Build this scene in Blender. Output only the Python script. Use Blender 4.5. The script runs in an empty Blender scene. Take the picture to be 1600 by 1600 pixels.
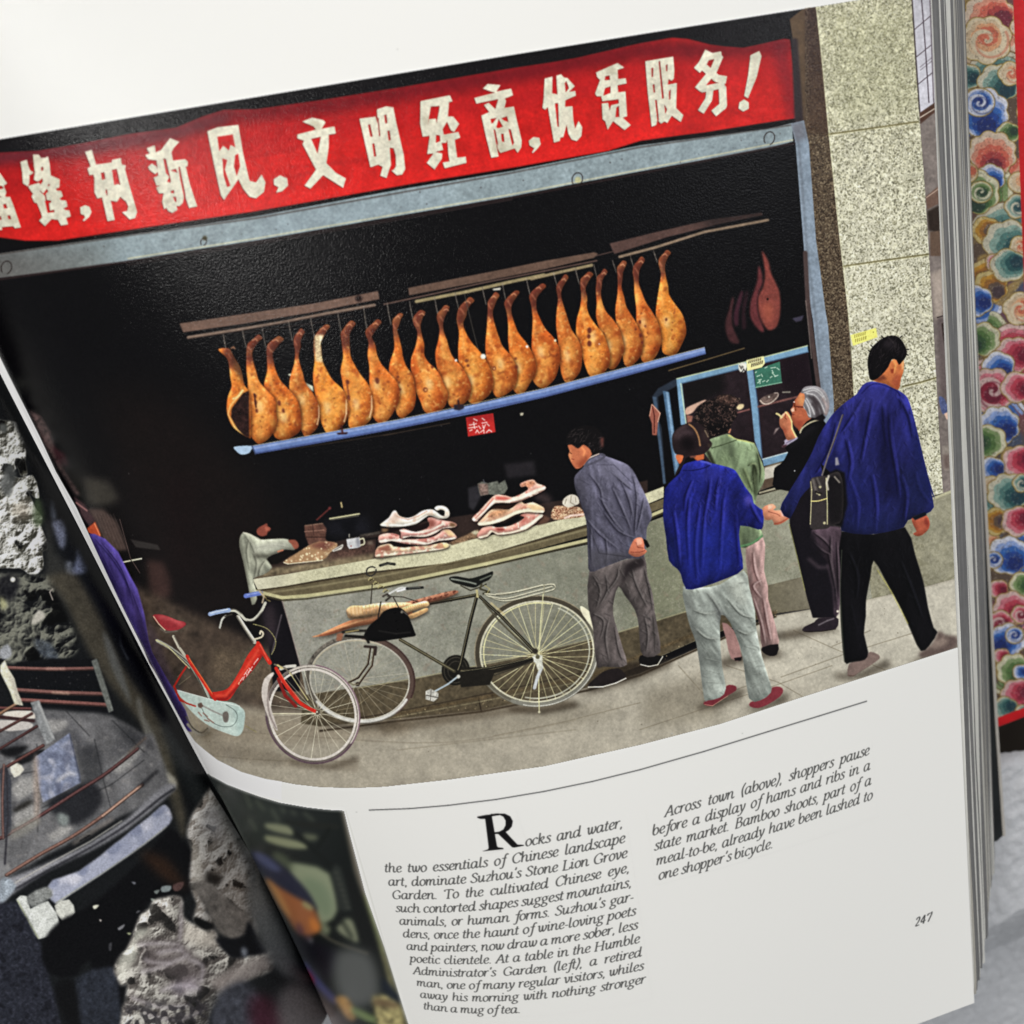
# An open picture book lying on a towel next to a patterned case, seen from close above.
# Everything is built in centimetres (book coordinates: x across the page, y up the page, z out of the
# page) and scaled by CM to metres.
import bpy, bmesh, math, random
import numpy as np
from mathutils import Vector, Matrix
from mathutils.geometry import delaunay_2d_cdt

CM = 0.01
scene = bpy.context.scene
# ------------------------------------------------------------------ camera
CAM = np.array([-4.266545, 14.231176, 23.635356])          # cm
ROTV = np.array([-0.28043, -0.207542, -0.200376])          # axis * angle
FOC = 2.028916                                             # focal length in half picture widths
def rotmat(r):
    th = np.linalg.norm(r); k = r / th
    K = np.array([[0, -k[2], k[1]], [k[2], 0, -k[0]], [-k[1], k[0], 0]])
    return np.eye(3) + np.sin(th) * K + (1 - np.cos(th)) * K @ K
RC = rotmat(ROTV)
cam_d = bpy.data.cameras.new('camera'); cam = bpy.data.objects.new('camera', cam_d)
scene.collection.objects.link(cam); scene.camera = cam
cam.matrix_world = Matrix([[*RC[i], CAM[i] * CM] for i in range(3)] + [[0, 0, 0, 1]])
cam_d.sensor_width = 36.0; cam_d.lens = 18.0 * FOC
cam_d.clip_start = 0.005; cam_d.clip_end = 30.0
cam_d.dof.use_dof = True; cam_d.dof.focus_distance = 27.5 * CM; cam_d.dof.aperture_fstop = 16.0

# ------------------------------------------------------------------ world and lamps
world = bpy.data.worlds.new('World'); scene.world = world; world.use_nodes = True
bg = world.node_tree.nodes['Background']; bg.inputs[0].default_value = (0.93, 0.96, 1.0, 1); bg.inputs[1].default_value = 0.27
scene.view_settings.view_transform = 'Standard'; scene.view_settings.look = 'None'
scene.view_settings.exposure = 0.0; scene.view_settings.gamma = 1.0
def area_lamp(name, loc, aim, sx, sy, watts, col):
    d = bpy.data.lights.new(name, 'AREA'); d.shape = 'RECTANGLE'; d.size = sx; d.size_y = sy; d.energy = watts; d.color = col
    o = bpy.data.objects.new(name, d); scene.collection.objects.link(o)
    loc = Vector(loc) * CM; o.location = loc
    o.rotation_euler = (Vector(aim) * CM - loc).to_track_quat('-Z', 'Y').to_euler()
    return o
LAMPS = [('window_lamp', (-115, 195, 125), (3, 0, -3), 1.0, .8, 57.0, (1, .985, .965)),
         ('ceiling_lamp', (-43, 33, 100), (0, 4, 0), .16, .16, 2.0, (1, .98, .95)),
         ('far_lamp', (60, 33, 100), (8, 8, 0), .22, .22, .6, (.94, .96, 1)),
         ('side_fill_lamp', (130, 60, 75), (-10, 0, -3), .7, .7, 5.5, (.97, .98, 1))]  # last one: fill light added to brighten the left page, no known window
for a in LAMPS: area_lamp(*a)

# ------------------------------------------------------------------ the shape of the opened pages
W = 24.0; TB, TT = -12.446, 21.0                           # page width, bottom and top edge
PP = (1.133621, 6.056413, -0.322897, 0.266326, 0.201208, -0.67312, 0.344884, -0.825008, 0.038893)
NI = 60
def surf(s, t):
    """the right-hand page: s = distance from the gutter, t = height; the innermost strip (s < .06) is glued down flatter"""
    s = np.asarray(s, float) + 0 * np.asarray(t, float); p = surf0(np.maximum(s, .06), t); e = np.minimum(s - .06, 0)
    p[..., 0] += e * .86; p[..., 2] += e * .5
    return p
def surf0(s, t):
    a0, L, a2, a3, b0, bL, b2, b3, c = PP
    s = np.asarray(s, float); t = np.asarray(t, float); T = t / 12.
    A0 = a0 + b0 * T; LL = abs(L) * np.exp(bL * T); A2 = a2 + b2 * T; A3 = a3 + b3 * T
    u = (np.arange(NI) + .5) / NI
    def th(x): return A0[..., None] * np.exp(-x / LL[..., None]) + A2[..., None] * (x / W - .5) + A3[..., None] * ((x / W - .5) ** 2 - .08)
    h = th(s[..., None] * u); hw = th(W * u)
    return np.stack([np.cos(h).mean(-1) * s - np.cos(hw).mean(-1) * W + 12, t, np.sin(h).mean(-1) * s - np.sin(hw).mean(-1) * W + c * T ** 2], -1)
SGT = np.linspace(-15, 21.5, 74); SGV = np.zeros(74)          # where the fold runs, filled in below
def fold(t): return np.interp(t, SGT, SGV)
def surf_left(s, t):
    sg = fold(t); p = surf(s + sg, t); g = surf(np.zeros_like(p[..., 0]) + sg, t)
    p[..., 0] = 2 * g[..., 0] - p[..., 0]; p[..., 2] = g[..., 2] + (p[..., 2] - g[..., 2]) * .42      # the left side lies flatter
    return p
def normals(fn, s, t):
    e = .02; a = fn(s + e, t) - fn(s - e, t); b = fn(s, t + e) - fn(s, t - e)
    n = np.cross(a, b); n /= np.linalg.norm(n, axis=-1, keepdims=True)
    return n * np.sign(n[..., 2:3])
def to_print(P):
    """book point -> units of the measured print"""
    d = (P - CAM) @ RC
    return np.stack([800 + FOC * 800 * d[..., 0] / -d[..., 2], 800 - FOC * 800 * d[..., 1] / -d[..., 2]], -1)
S0 = -1.5
def on_page(fn, xy):
    """inverse of to_print(fn(s,t)) : where on the page a measured point lies"""
    xy = np.asarray(xy, float)
    S, T = np.meshgrid(np.linspace(S0 if fn is surf else 0, W, 52), np.linspace(-18, 24, 64), indexing='ij')
    G = to_print(fn(S, T)).reshape(-1, 2); st = np.stack([S.ravel(), T.ravel()], -1)
    r = st[np.argmin(((xy[:, None] - G[None]) ** 2).sum(-1), 1)].copy()
    for _ in range(12):
        e = 1e-3; f0 = to_print(fn(r[:, 0], r[:, 1])) - xy
        js = (to_print(fn(r[:, 0] + e, r[:, 1])) - xy - f0) / e; jt = (to_print(fn(r[:, 0], r[:, 1] + e)) - xy - f0) / e
        det = js[:, 0] * jt[:, 1] - js[:, 1] * jt[:, 0]
        ds = (-f0[:, 0] * jt[:, 1] + f0[:, 1] * jt[:, 0]) / det; dt = (-js[:, 0] * f0[:, 1] + js[:, 1] * f0[:, 0]) / det
        r[:, 0] = np.clip(r[:, 0] + np.clip(ds, -3, 3), S0 if fn is surf else 0, W); r[:, 1] = np.clip(r[:, 1] + np.clip(dt, -3, 3), -20, 26)
    return r
def on_plane(x, y, z):
    d = RC @ np.array([(x - 800) / (800 * FOC), -(y - 800) / (800 * FOC), -1.0]); k = (z - CAM[2]) / d[2]
    return CAM + k * d

# the fold as measured on the print: left edge of the pale strip, then the line between the two pages
FOLD_XY = np.array([(-30, 523), (0, 584), (25, 633), (50, 680), (80, 740), (120, 816), (162, 899), (233, 1040), (289.5, 1143), (311, 1192), (331, 1219), (341, 1240), (440, 1432), (478, 1510), (521, 1600)], float)
q_ = on_page(surf, FOLD_XY); o_ = np.argsort(q_[:, 1]); tv, sv = q_[o_, 1], q_[o_, 0]
SGV[:] = np.interp(SGT, tv, sv)
SGV[2:-2] = (SGV[:-4] + SGV[1:-3] + SGV[2:-2] + SGV[3:-1] + SGV[4:]) / 5

# ---------------------------------------------------------------- print artwork: a small vector painter (numpy)
OX, OY = 320, 140              # margins of the artwork sheet round the digitised part
CW, CH = 1960, 1800
rng = np.random.RandomState(7)

def fbm_field(h, w, cell, seed):
    """smooth random mottling without a lattice: blurred noise, brought to a spread of about -1..1"""
    r = np.random.RandomState(seed)
    k = max(1, int(cell // 4))
    gh, gw = h // k + 4, w // k + 4
    g = blur(r.randn(gh, gw).astype(np.float32), max(.45, cell / k * .42))
    g /= g.std() * 2.4
    if k > 1:
        y = np.arange(h, dtype=np.float32) / k; x = np.arange(w, dtype=np.float32) / k
        yi = y.astype(int); xi = x.astype(int); fy = (y - yi)[:, None]; fx = (x - xi)[None]
        g = (g[yi][:, xi] * (1 - fx) + g[yi][:, xi + 1] * fx) * (1 - fy) + (g[yi + 1][:, xi] * (1 - fx) + g[yi + 1][:, xi + 1] * fx) * fy
    return np.ascontiguousarray(g[:h, :w])

NF = {}
TS = 1024
CELLS = (1.3, 1.8, 2.2, 3, 4.2, 6, 8.5, 14, 22)
def ntile(cell):
    k = min(range(len(CELLS)), key=lambda i: abs(CELLS[i] - cell))
    if k not in NF:
        f = fbm_field(TS + 64, TS + 64, CELLS[k], 17 + k)
        w = (np.arange(64, dtype=np.float32) / 64)
        f[:64] = f[:64] * w[:, None] + f[TS:] * (1 - w[:, None]); f[:, :64] = f[:, :64] * w[None] + f[:, TS:] * (1 - w[None])
        NF[k] = f[:TS, :TS]
    return NF[k]
def noise(cell, seed, y0, x0, h, w):
    t = ntile(cell); iy = (np.arange(y0, y0 + h) + 211 * int(seed)) % TS; ix = (np.arange(x0, x0 + w) + 397 * int(seed)) % TS
    return t[iy][:, ix]

def smooth(pts, n=5, closed=True):
    p = np.asarray(pts, float); m = len(p); out = []
    if m < 3: return p
    rngi = range(m) if closed else range(m - 1)
    for i in rngi:
        if closed: a, b, c, d = p[i - 1], p[i], p[(i + 1) % m], p[(i + 2) % m]
        else: a, b, c, d = p[max(i - 1, 0)], p[i], p[i + 1], p[min(i + 2, m - 1)]
        t = (np.arange(n) / n)[:, None]
        out.append(0.5 * (2 * b + (c - a) * t + (2 * a - 5 * b + 4 * c - d) * t ** 2 + (3 * b - a - 3 * c + d) * t ** 3))
    if not closed: out.append(p[-1:])
    return np.concatenate(out)

def area(p):
    x, y = p[:, 0], p[:, 1]
    return 0.5 * np.sum(x * np.roll(y, -1) - np.roll(x, -1) * y)

SS = 4
def cover(polys, W, H, x0, y0, w, h):
    """anti-aliased coverage of the union of polygons inside the window (x0,y0,w,h)"""
    P, Qn = [], []
    for p in polys:
        p = np.asarray(p, float)
        if area(p) < 0: p = p[::-1]
        P.append(p); Qn.append(np.roll(p, -1, 0))
    P = np.concatenate(P); Qn = np.concatenate(Qn)
    s = np.where(P[:, 1] > Qn[:, 1], -1.0, 1.0); up = s < 0
    A = np.where(up[:, None], Qn, P); B = np.where(up[:, None], P, Qn)
    k0 = np.maximum(np.ceil((A[:, 1] - y0) * SS - .5).astype(int), 0); k1 = np.minimum(np.ceil((B[:, 1] - y0) * SS - .5).astype(int), h * SS)
    n = np.maximum(k1 - k0, 0); e = np.repeat(np.arange(len(n)), n)
    if len(e) == 0: return np.zeros((h, w), np.float32)
    k = np.arange(len(e)) - np.repeat(np.cumsum(n) - n, n) + k0[e]
    yy = y0 + (k + .5) / SS
    xx = A[e, 0] + (B[e, 0] - A[e, 0]) * (yy - A[e, 1]) / (B[e, 1] - A[e, 1]) - x0
    xx = np.clip(xx, 0, w); xi = np.minimum(xx.astype(int), w); fr = xx - xi; se = s[e]; r = (k // SS) * (w + 2) + xi
    acc = np.bincount(r, se * (1 - fr), h * (w + 2)) + np.bincount(r + 1, se * fr, h * (w + 2) + 2)[:h * (w + 2)]
    acc = acc.reshape(h, w + 2)
    return np.clip(np.abs(np.cumsum(acc, 1)[:, :w]) / SS, 0, 1).astype(np.float32)

def box1(a, r, axis):
    if r < 1: return a
    a = np.moveaxis(a, axis, 0); n = a.shape[0]
    pad = np.concatenate([np.repeat(a[:1], r + 1, 0), a, np.repeat(a[-1:], r, 0)])
    c = np.cumsum(pad, 0, dtype=np.float64)
    o = (c[2 * r + 1:] - c[:-2 * r - 1])[:n] / (2 * r + 1)
    return np.moveaxis(o.astype(np.float32), 0, axis)

def blur(a, s):
    if s <= 0: return a
    if s < 1.2:
        k = math.exp(-0.5 / (s * s + 1e-6)); c = 1 / (1 + 2 * k)
        for ax in (0, 1):
            b = np.pad(a, [(1, 1) if i == ax else (0, 0) for i in range(a.ndim)], mode='edge')
            sl = lambda i0: tuple(slice(i0, i0 + a.shape[ax]) if i == ax else slice(None) for i in range(a.ndim))
            a = c * (b[sl(1)] + k * (b[sl(0)] + b[sl(2)]))
        return a
    r = max(1, int(round(s * 0.95)))
    for _ in range(3):
        a = box1(box1(a, r, 0), r, 1)
    return a

class Sheet:
    def __init__(self, W, H, ox, oy, col):
        self.W, self.H, self.ox, self.oy = W, H, ox, oy
        self.c = np.empty((H, W, 3), np.float32); self.c[:] = np.array(col, np.float32)
    def mask(self, polys, bl=0):
        if not isinstance(polys, (list, tuple)) or (len(polys) and np.ndim(polys[0]) == 1): polys = [polys]
        polys = [np.asarray(p, float) + [self.ox, self.oy] for p in polys]
        al = np.concatenate(polys); pad = int(3 * bl + 3)
        x0 = max(0, int(al[:, 0].min()) - pad); x1 = min(self.W, int(al[:, 0].max()) + pad + 1)
        y0 = max(0, int(al[:, 1].min()) - pad); y1 = min(self.H, int(al[:, 1].max()) + pad + 1)
        if x1 <= x0 or y1 <= y0: return None
        m = cover(polys, self.W, self.H, x0, y0, x1 - x0, y1 - y0)
        if bl: m = blur(m, bl)
        return [y0, x0, m]
    def clipm(self, m, clip):
        if clip is None or m is None: return m
        y0, x0, a = m; h, w = a.shape; o = np.zeros_like(a)
        Y0, X0, A = clip; H, W = A.shape
        ya, yb = max(y0, Y0), min(y0 + h, Y0 + H); xa, xb = max(x0, X0), min(x0 + w, X0 + W)
        if yb > ya and xb > xa:
            o[ya - y0:yb - y0, xa - x0:xb - x0] = a[ya - y0:yb - y0, xa - x0:xb - x0] * A[ya - Y0:yb - Y0, xa - X0:xb - X0]
        return [y0, x0, o]
    def put(self, m, col, a=1.0, grain=0.0, g=(2, 0)):
        if m is None: return
        y0, x0, k = m; h, w = k.shape
        v = self.c[y0:y0 + h, x0:x0 + w]
        col = np.asarray(col, np.float32)
        src = np.broadcast_to(col, v.shape)
        if grain:
            n = noise(g[0], g[1], y0, x0, h, w) * 0.6 + noise(g[0] * 2.3, g[1] + 1, y0, x0, h, w) * 0.5
            src = src * (1 + grain * n[..., None])
        k = (k * a)[..., None]
        v += (src - v) * k
    def fill(self, pts, col, bl=0, a=1.0, sm=0, clip=None, grain=0.0, g=(2, 0)):
        p = smooth(pts, sm) if sm else np.asarray(pts, float)
        m = self.clipm(self.mask([p], bl), clip)
        self.put(m, col, a, grain, g)
        return m
    def line(self, pts, w, col, bl=0, a=1.0, sm=0, clip=None, cap=True, grain=0.0):
        p = smooth(pts, sm, False) if sm else np.asarray(pts, float)
        m = self.clipm(self.mask(ribbon(p, w, cap), bl), clip)
        self.put(m, col, a, grain)
        return m
    def speck(self, m, col, thr, cell, seed, a=1.0, soft=0.15):
        if m is None: return
        y0, x0, k = m; h, w = k.shape
        n = noise(cell, seed, y0, x0, h, w)
        kk = np.clip((n - thr) / soft, 0, 1) * k
        self.put([y0, x0, kk], col, a)
    def round_(self, m, r, amp, light=(.4, -.85)):
        """roundness: tones turn towards the light near the outline of the shape"""
        if m is None: return
        y0, x0, k = m; h, w = k.shape; b = blur(np.pad(k, int(r) + 2), r); gy, gx = np.gradient(b); c = int(r) + 2
        sdn = -(gx * light[0] + gy * light[1])[c:-c, c:-c] * r
        self.c[y0:y0 + h, x0:x0 + w] = np.clip(self.c[y0:y0 + h, x0:x0 + w] * (1 - (amp * sdn * k)[..., None] * -1), 0, 255)
    def crag(self, m, cells, light, dark, lit, seed=0, gain=1.0, amp=1.0, a=1.0):
        """broken rock: several sizes of ridges lit from one side, with black clefts"""
        if m is None: return
        y0, x0, k = m; h, w = k.shape; H = np.zeros((h, w), np.float32)
        for i, c in enumerate(cells):
            n = noise(c, seed + i * 2, y0, x0, h, w) + .35 * noise(c, seed + i * 2 + 1, y0, x0, h, w)
            H += (1 - np.abs(n) * 1.6) * c * .55
        gy, gx = np.gradient(H); s = (gx * light[0] + gy * light[1]) * gain
        H = (H - H.mean()) / (H.std() + 1e-6)
        v = np.clip(.5 + s * .5 + H * .22 * amp, 0, 1)[..., None]; cleft = np.clip((-H - .9) / .5, 0, 1)[..., None]
        col = (np.array(dark) * (1 - v) + np.array(lit) * v) * (1 - .8 * cleft)
        t = self.c[y0:y0 + h, x0:x0 + w]; t += (col.astype(np.float32) - t) * (k * a)[..., None]
    def hair(self, m, n, L, ang, cols, seed=0, w=.7, a=.7, spread=.5, curl=0.0):
        y0, x0, k = m; r = np.random.RandomState(seed); ys, xs = np.nonzero(k > .6)
        if len(xs) == 0: return
        for i in r.randint(0, len(xs), n):
            x, y = xs[i] + x0 - self.ox, ys[i] + y0 - self.oy; t = ang + r.uniform(-spread, spread); l = L * r.uniform(.5, 1.3); q = curl * r.choice([-1, 1])
            p = [(x, y), (x + l * .5 * math.cos(t + q), y + l * .5 * math.sin(t + q)), (x + l * math.cos(t + q * 2), y + l * math.sin(t + q * 2))]
            self.line(p, w, cols[r.randint(len(cols))], bl=.35, a=a, sm=3, clip=m, cap=False)
    def drape(self, m, vec, amp, seed=0, cell=6, st=5.0):
        """soft folds: brightness waves drawn out along vec"""
        if m is None: return
        y0, x0, k = m; h, w = k.shape; d = np.array(vec, float); d /= np.hypot(*d) + 1e-9
        Y, X = np.mgrid[y0:y0 + h, x0:x0 + w]
        a = X * d[0] + Y * d[1]; b = -X * d[1] + Y * d[0]; b = b + 3.0 * np.sin(a * .045 + seed)
        t = ntile(cell); u = (b + 100 * seed + 5000); q = (a / st + 57 * seed + 5000)
        ui = u.astype(int); qi = q.astype(int); fu = u - ui; fq = q - qi
        g = lambda i, j: t[i % TS, j % TS]
        n = (g(qi, ui) * (1 - fu) + g(qi, ui + 1) * fu) * (1 - fq) + (g(qi + 1, ui) * (1 - fu) + g(qi + 1, ui + 1) * fu) * fq
        self.c[y0:y0 + h, x0:x0 + w] *= (1 + (amp * n * k)[..., None]).astype(np.float32)
    def grad(self, m, p0, p1, c0, c1, a=1.0):
        """linear colour ramp inside the mask"""
        if m is None: return
        y0, x0, k = m; h, w = k.shape
        Y, X = np.mgrid[y0:y0 + h, x0:x0 + w]
        X = X - self.ox; Y = Y - self.oy
        d = np.array(p1, float) - p0; t = np.clip(((X - p0[0]) * d[0] + (Y - p0[1]) * d[1]) / (d @ d), 0, 1)[..., None]
        col = np.array(c0) * (1 - t) + np.array(c1) * t
        v = self.c[y0:y0 + h, x0:x0 + w]; v += (col.astype(np.float32) - v) * (k * a)[..., None]

def circ(x, y, r, n=14, ry=None, rot=0):
    t = np.arange(n) / n * 2 * math.pi; ry = r if ry is None else ry
    X, Y = r * np.cos(t), ry * np.sin(t); c, s = math.cos(rot), math.sin(rot)
    return np.stack([x + X * c - Y * s, y + X * s + Y * c], 1)

def ribbon(p, w, cap=True):
    p = np.asarray(p, float); n = len(p)
    w = np.interp(np.linspace(0, 1, n), np.linspace(0, 1, np.size(w)), np.atleast_1d(w)) if np.size(w) > 1 else np.full(n, float(np.ravel(w)[0]))
    out = []
    for i in range(n - 1):
        d = p[i + 1] - p[i]; L = math.hypot(*d)
        if L < 1e-6: continue
        nn = np.array([-d[1], d[0]]) / L
        out.append(np.array([p[i] + nn * w[i] / 2, p[i + 1] + nn * w[i + 1] / 2, p[i + 1] - nn * w[i + 1] / 2, p[i] - nn * w[i] / 2]))
    rng_ = range(n) if cap else range(1, n - 1)
    for i in rng_:
        if w[i] > 1.0: out.append(circ(p[i][0], p[i][1], w[i] / 2, 10))
    return out

def ring(x, y, rx, ry, rot, w, a0=0, a1=360, n=60):
    t = np.radians(np.linspace(a0, a1, n)); X, Y = rx * np.cos(t), ry * np.sin(t); c, s = math.cos(rot), math.sin(rot)
    return np.stack([x + X * c - Y * s, y + X * s + Y * c], 1)

def Z(ox, oy, sc):
    """reads 'x,y x,y ...' measured in an enlargement of the print back into sheet units"""
    def f(s):
        return np.array([[float(v) for v in q.split(',')] for q in s.split()]) / sc + [ox, oy]
    return f

# ---------------------------------------------------------------- what is printed on the right-hand page
A_ = Z(0, 100, 4); B_ = Z(400, 80, 4); C_ = Z(800, 0, 4); D_ = Z(1050, 0, 4); E_ = Z(270, 400, 4.571)
F_ = Z(600, 370, 4.571); G_ = Z(830, 370, 5.3333); H_ = Z(1000, 500, 5.3333); I_ = Z(1200, 480, 5.3333)
J_ = Z(1000, 760, 3.2); K_ = Z(850, 640, 3.478); L_ = Z(360, 720, 4.444); M_ = Z(220, 880, 4.2105)
N_ = Z(560, 720, 4); Q_ = Z(0, 560, 4.7067); R1 = Z(1020, 600, 8); R2 = Z(1160, 560, 8); R3 = Z(1120, 360, 8)
R4 = Z(1180, 720, 4.444); R5 = Z(580, 740, 5.714); V1 = Z(1400, 0, 4); V2 = Z(1400, 400, 4); V3 = Z(1400, 800, 4)
S_ = Z(0, 900, 4); T_ = Z(0, 1200, 4); U_ = Z(300, 1200, 4); PX = Z(0, 0, 1)
REG = []                                             # printed figures: (name, label, outline)
def reg(name, pts, label=None, part='market_photograph'):
    REG.append((name, label, np.asarray(pts, float), part))

PIC = PX('-300,262 0,218 400,152 800,86 1050,46 1275,11 1440,-16 1560,-36 1560,991 1497,1011 1400,1042 1250,1090 1125,1131 1000,1163.5 850,1197 700,1218 600,1229 550,1231 500,1229.5 460,1225 440,1221 415,1217 377,1206 340,1187.5 320,1172 305,1159 290,1137.5 233,1036 200,966 167.5,897 120,794 87.5,737 62.5,683 37.5,633 0,559 -60,437 -130,290 -300,262')
STRIP = PX('-200,160 -60,437 0,559 37.5,633 62.5,683 87.5,737 120,794 167.5,897 200,966 233,1036 262,1088 290,1137.5 305,1159 320,1172 340,1187.5 377,1206 415,1217 440,1221 440,1250 405,1243 387,1237 355,1226 335,1215 318,1206 280,1190 200,1060 100,900 0,700 -200,300')

def cloth_lines(sh, clip, lines, dark, light, w=2.0, bl=1.4, a=.6):
    v = np.mean([np.asarray(s)[-1] - np.asarray(s)[0] for s in lines[:3]], 0)
    sd = int(abs(lines[0][0][0])) % 9
    sh.drape(clip, v, .22, sd, 14, 4.0); sh.drape(clip, v, .16, sd + 3, 4.2, 9.0); sh.drape(clip, (v[0] - v[1] * .4, v[1] + v[0] * .4), .12, sd + 4, 3, 9.0); sh.drape(clip, [v[1] * .7 + v[0], -v[0] * .7 + v[1]], .10, sd + 5, 8.5, 4.0)
    sh.round_(clip, 8, .8); sh.round_(clip, 2, .5)
    for i, s in enumerate(lines):
        n = len(s); tw = np.sin(np.linspace(.25, math.pi - .1, max(n * 4, 8)))
        sh.line(s, w * 2.2 * tw, dark, bl=bl, a=a * .8, sm=4, clip=clip, cap=False)
        sh.line(s, w * .7 * tw, [c * .6 for c in dark], bl=.6, a=a * .8, sm=4, clip=clip, cap=False)
        sh.line(np.asarray(s) + [w * 1.0, -w * .3], w * 1.0 * tw, light, bl=bl * .45, a=a * .7, sm=4, clip=clip, cap=False)

def paint_background(sh):
    pic = sh.fill(PIC, (13, 12, 14))
    # faint interior: brown wall tones, grey blurs and boards deep in the shop
    sh.fill(PX('150,600 280,620 420,760 460,900 330,1050 250,960 190,820'), (32, 23, 20), bl=28, a=.6, clip=pic)
    sh.fill(Q_('120,150 200,160 170,240 130,220'), (72, 74, 66), bl=7, a=.8, clip=pic)
    sh.fill(Q_('210,380 300,420 380,560 420,720 520,900 600,1010 560,1010 440,820 330,640'), (88, 70, 68), bl=2.5, a=.85, clip=pic, grain=.4, g=(3, 1))
    sh.fill(Q_('600,860 800,900 880,1040 760,1090 640,1080'), (74, 70, 62), bl=5, a=.8, clip=pic)
    sh.fill(Q_('380,640 480,700 510,800 430,770'), (60, 30, 36), bl=2, a=.8, clip=pic)
    sh.fill(Q_('640,1100 760,1110 860,1200 940,1410 820,1420 740,1300'), (88, 72, 66), bl=2, a=.9, clip=pic)
    for k in range(7):
        sh.line(Q_('%d,1140 %d,1400' % (700 + 22 * k, 800 + 24 * k)), .5, (110, 92, 86), a=.6, clip=pic)
    sh.line(Q_('880,1180 960,1470 1030,1580'), .8, (110, 90, 84), clip=pic)
    sh.fill(Q_('960,1330 1160,1370 1180,1410 1000,1390'), (52, 48, 46), bl=1, clip=pic)
    sh.fill(Q_('1080,1480 1200,1500 1250,1600 1260,1750 1120,1800 1090,1600'), (64, 46, 42), bl=4, clip=pic)
    sh.fill(Q_('540,1010 620,1070 700,1190 660,1240 600,1160'), (76, 56, 58), bl=1.5, clip=pic)
    sh.line(Q_('560,1060 640,1120'), 2, (170, 120, 116), bl=1, clip=pic)
    sh.fill(Q_('640,1250 700,1200 740,1290 745,1340 690,1300 650,1280'), (196, 84, 52), bl=1, clip=pic)
    sh.line(Q_('695,1215 735,1300'), 1.6, (255, 150, 100), bl=.6, clip=pic)
    sh.line(Q_('895,1500 1040,1472'), 2.4, (206, 202, 176), clip=pic); sh.line(Q_('960,1478 972,1500'), 1.2, (30, 28, 26), clip=pic)
    sh.fill(Q_('1230,880 1412,850 1412,1700 1260,1650'), (30, 16, 17), bl=16, a=.4, clip=pic)
    # pavement in front, wall and counter base
    g = sh.fill(PX('180,960 480,1040 620,1105 752,1108 917,1074 1000,1052 1100,1008 1212,962 1362,935 1447,916 1495,903 1560,890 1560,1250 180,1250'), (140, 131, 112), clip=pic)
    sh.grad(sh.clipm(sh.mask([PX('300,1085 470,1105 620,1122 752,1112 917,1076 1000,1054 1100,1010 1212,962 1362,935 1447,916 1495,903 1560,890 1560,1250 180,1250 180,1060')], 2), pic), (400, 1180), (1450, 950), (170, 162, 144), (200, 194, 176))
    sh.fill(PX('180,900 480,1040 560,1110 430,1112 300,1090 180,1050'), (76, 64, 54), bl=5, clip=pic, grain=.25, g=(6, 1))
    sh.fill(PX('330,1010 470,1030 560,1100 420,1095 330,1060'), (104, 90, 72), bl=7, a=.7, clip=pic, grain=.2)
    sh.fill(PX('280,1120 400,1112 560,1128 640,1122 640,1150 420,1165 320,1160'), (140, 126, 104), bl=6, a=.5, clip=pic)
    for s in ('300,1178 420,1188 560,1190', '330,1140 470,1150 700,1160 900,1125', '620,1172 900,1140'):
        sh.line(PX(s), 1.2, (112, 102, 84), bl=.8, a=.5, sm=4, clip=pic)
    for k in range(90):
        x = rng.uniform(300, 1490); y = rng.uniform(1090, 1220) - max(0, (x - 600)) * .2
        sh.fill(circ(x, y, rng.uniform(.5, 1.3), 6), (196, 188, 166) if k % 2 else (96, 88, 74), a=.5, clip=pic)
    for s in ('1135,1040 1216,1066 1260,1092', '1060,1040 1100,1085', '1220,1058 1320,1022 1440,985', '1240,985 1300,1012 1390,1050', '1000,1140 1220,1068 1300,1040', '1300,1010 1360,985', '1100,1095 1200,1060', '770,1150 880,1128 1000,1098'):
        sh.line(PX(s), 1.1, (124, 114, 94), bl=.5, a=.75, clip=pic)
    sh.fill(PX('1010,1080 1120,1050 1130,1120 1040,1135 1000,1130'), (118, 110, 92), bl=9, a=.5, clip=pic)
    sh.fill(PX('640,1140 900,1100 980,1105 900,1135 700,1165'), (138, 130, 112), bl=7, a=.5, clip=pic)
    y0, x0, k = pic; sh.put([y0, x0, k * (np.clip((np.mgrid[y0:y0 + k.shape[0], 0:1][0] - 1185) / 30., 0, 1)) * .12], (120, 110, 96))
    return pic

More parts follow.
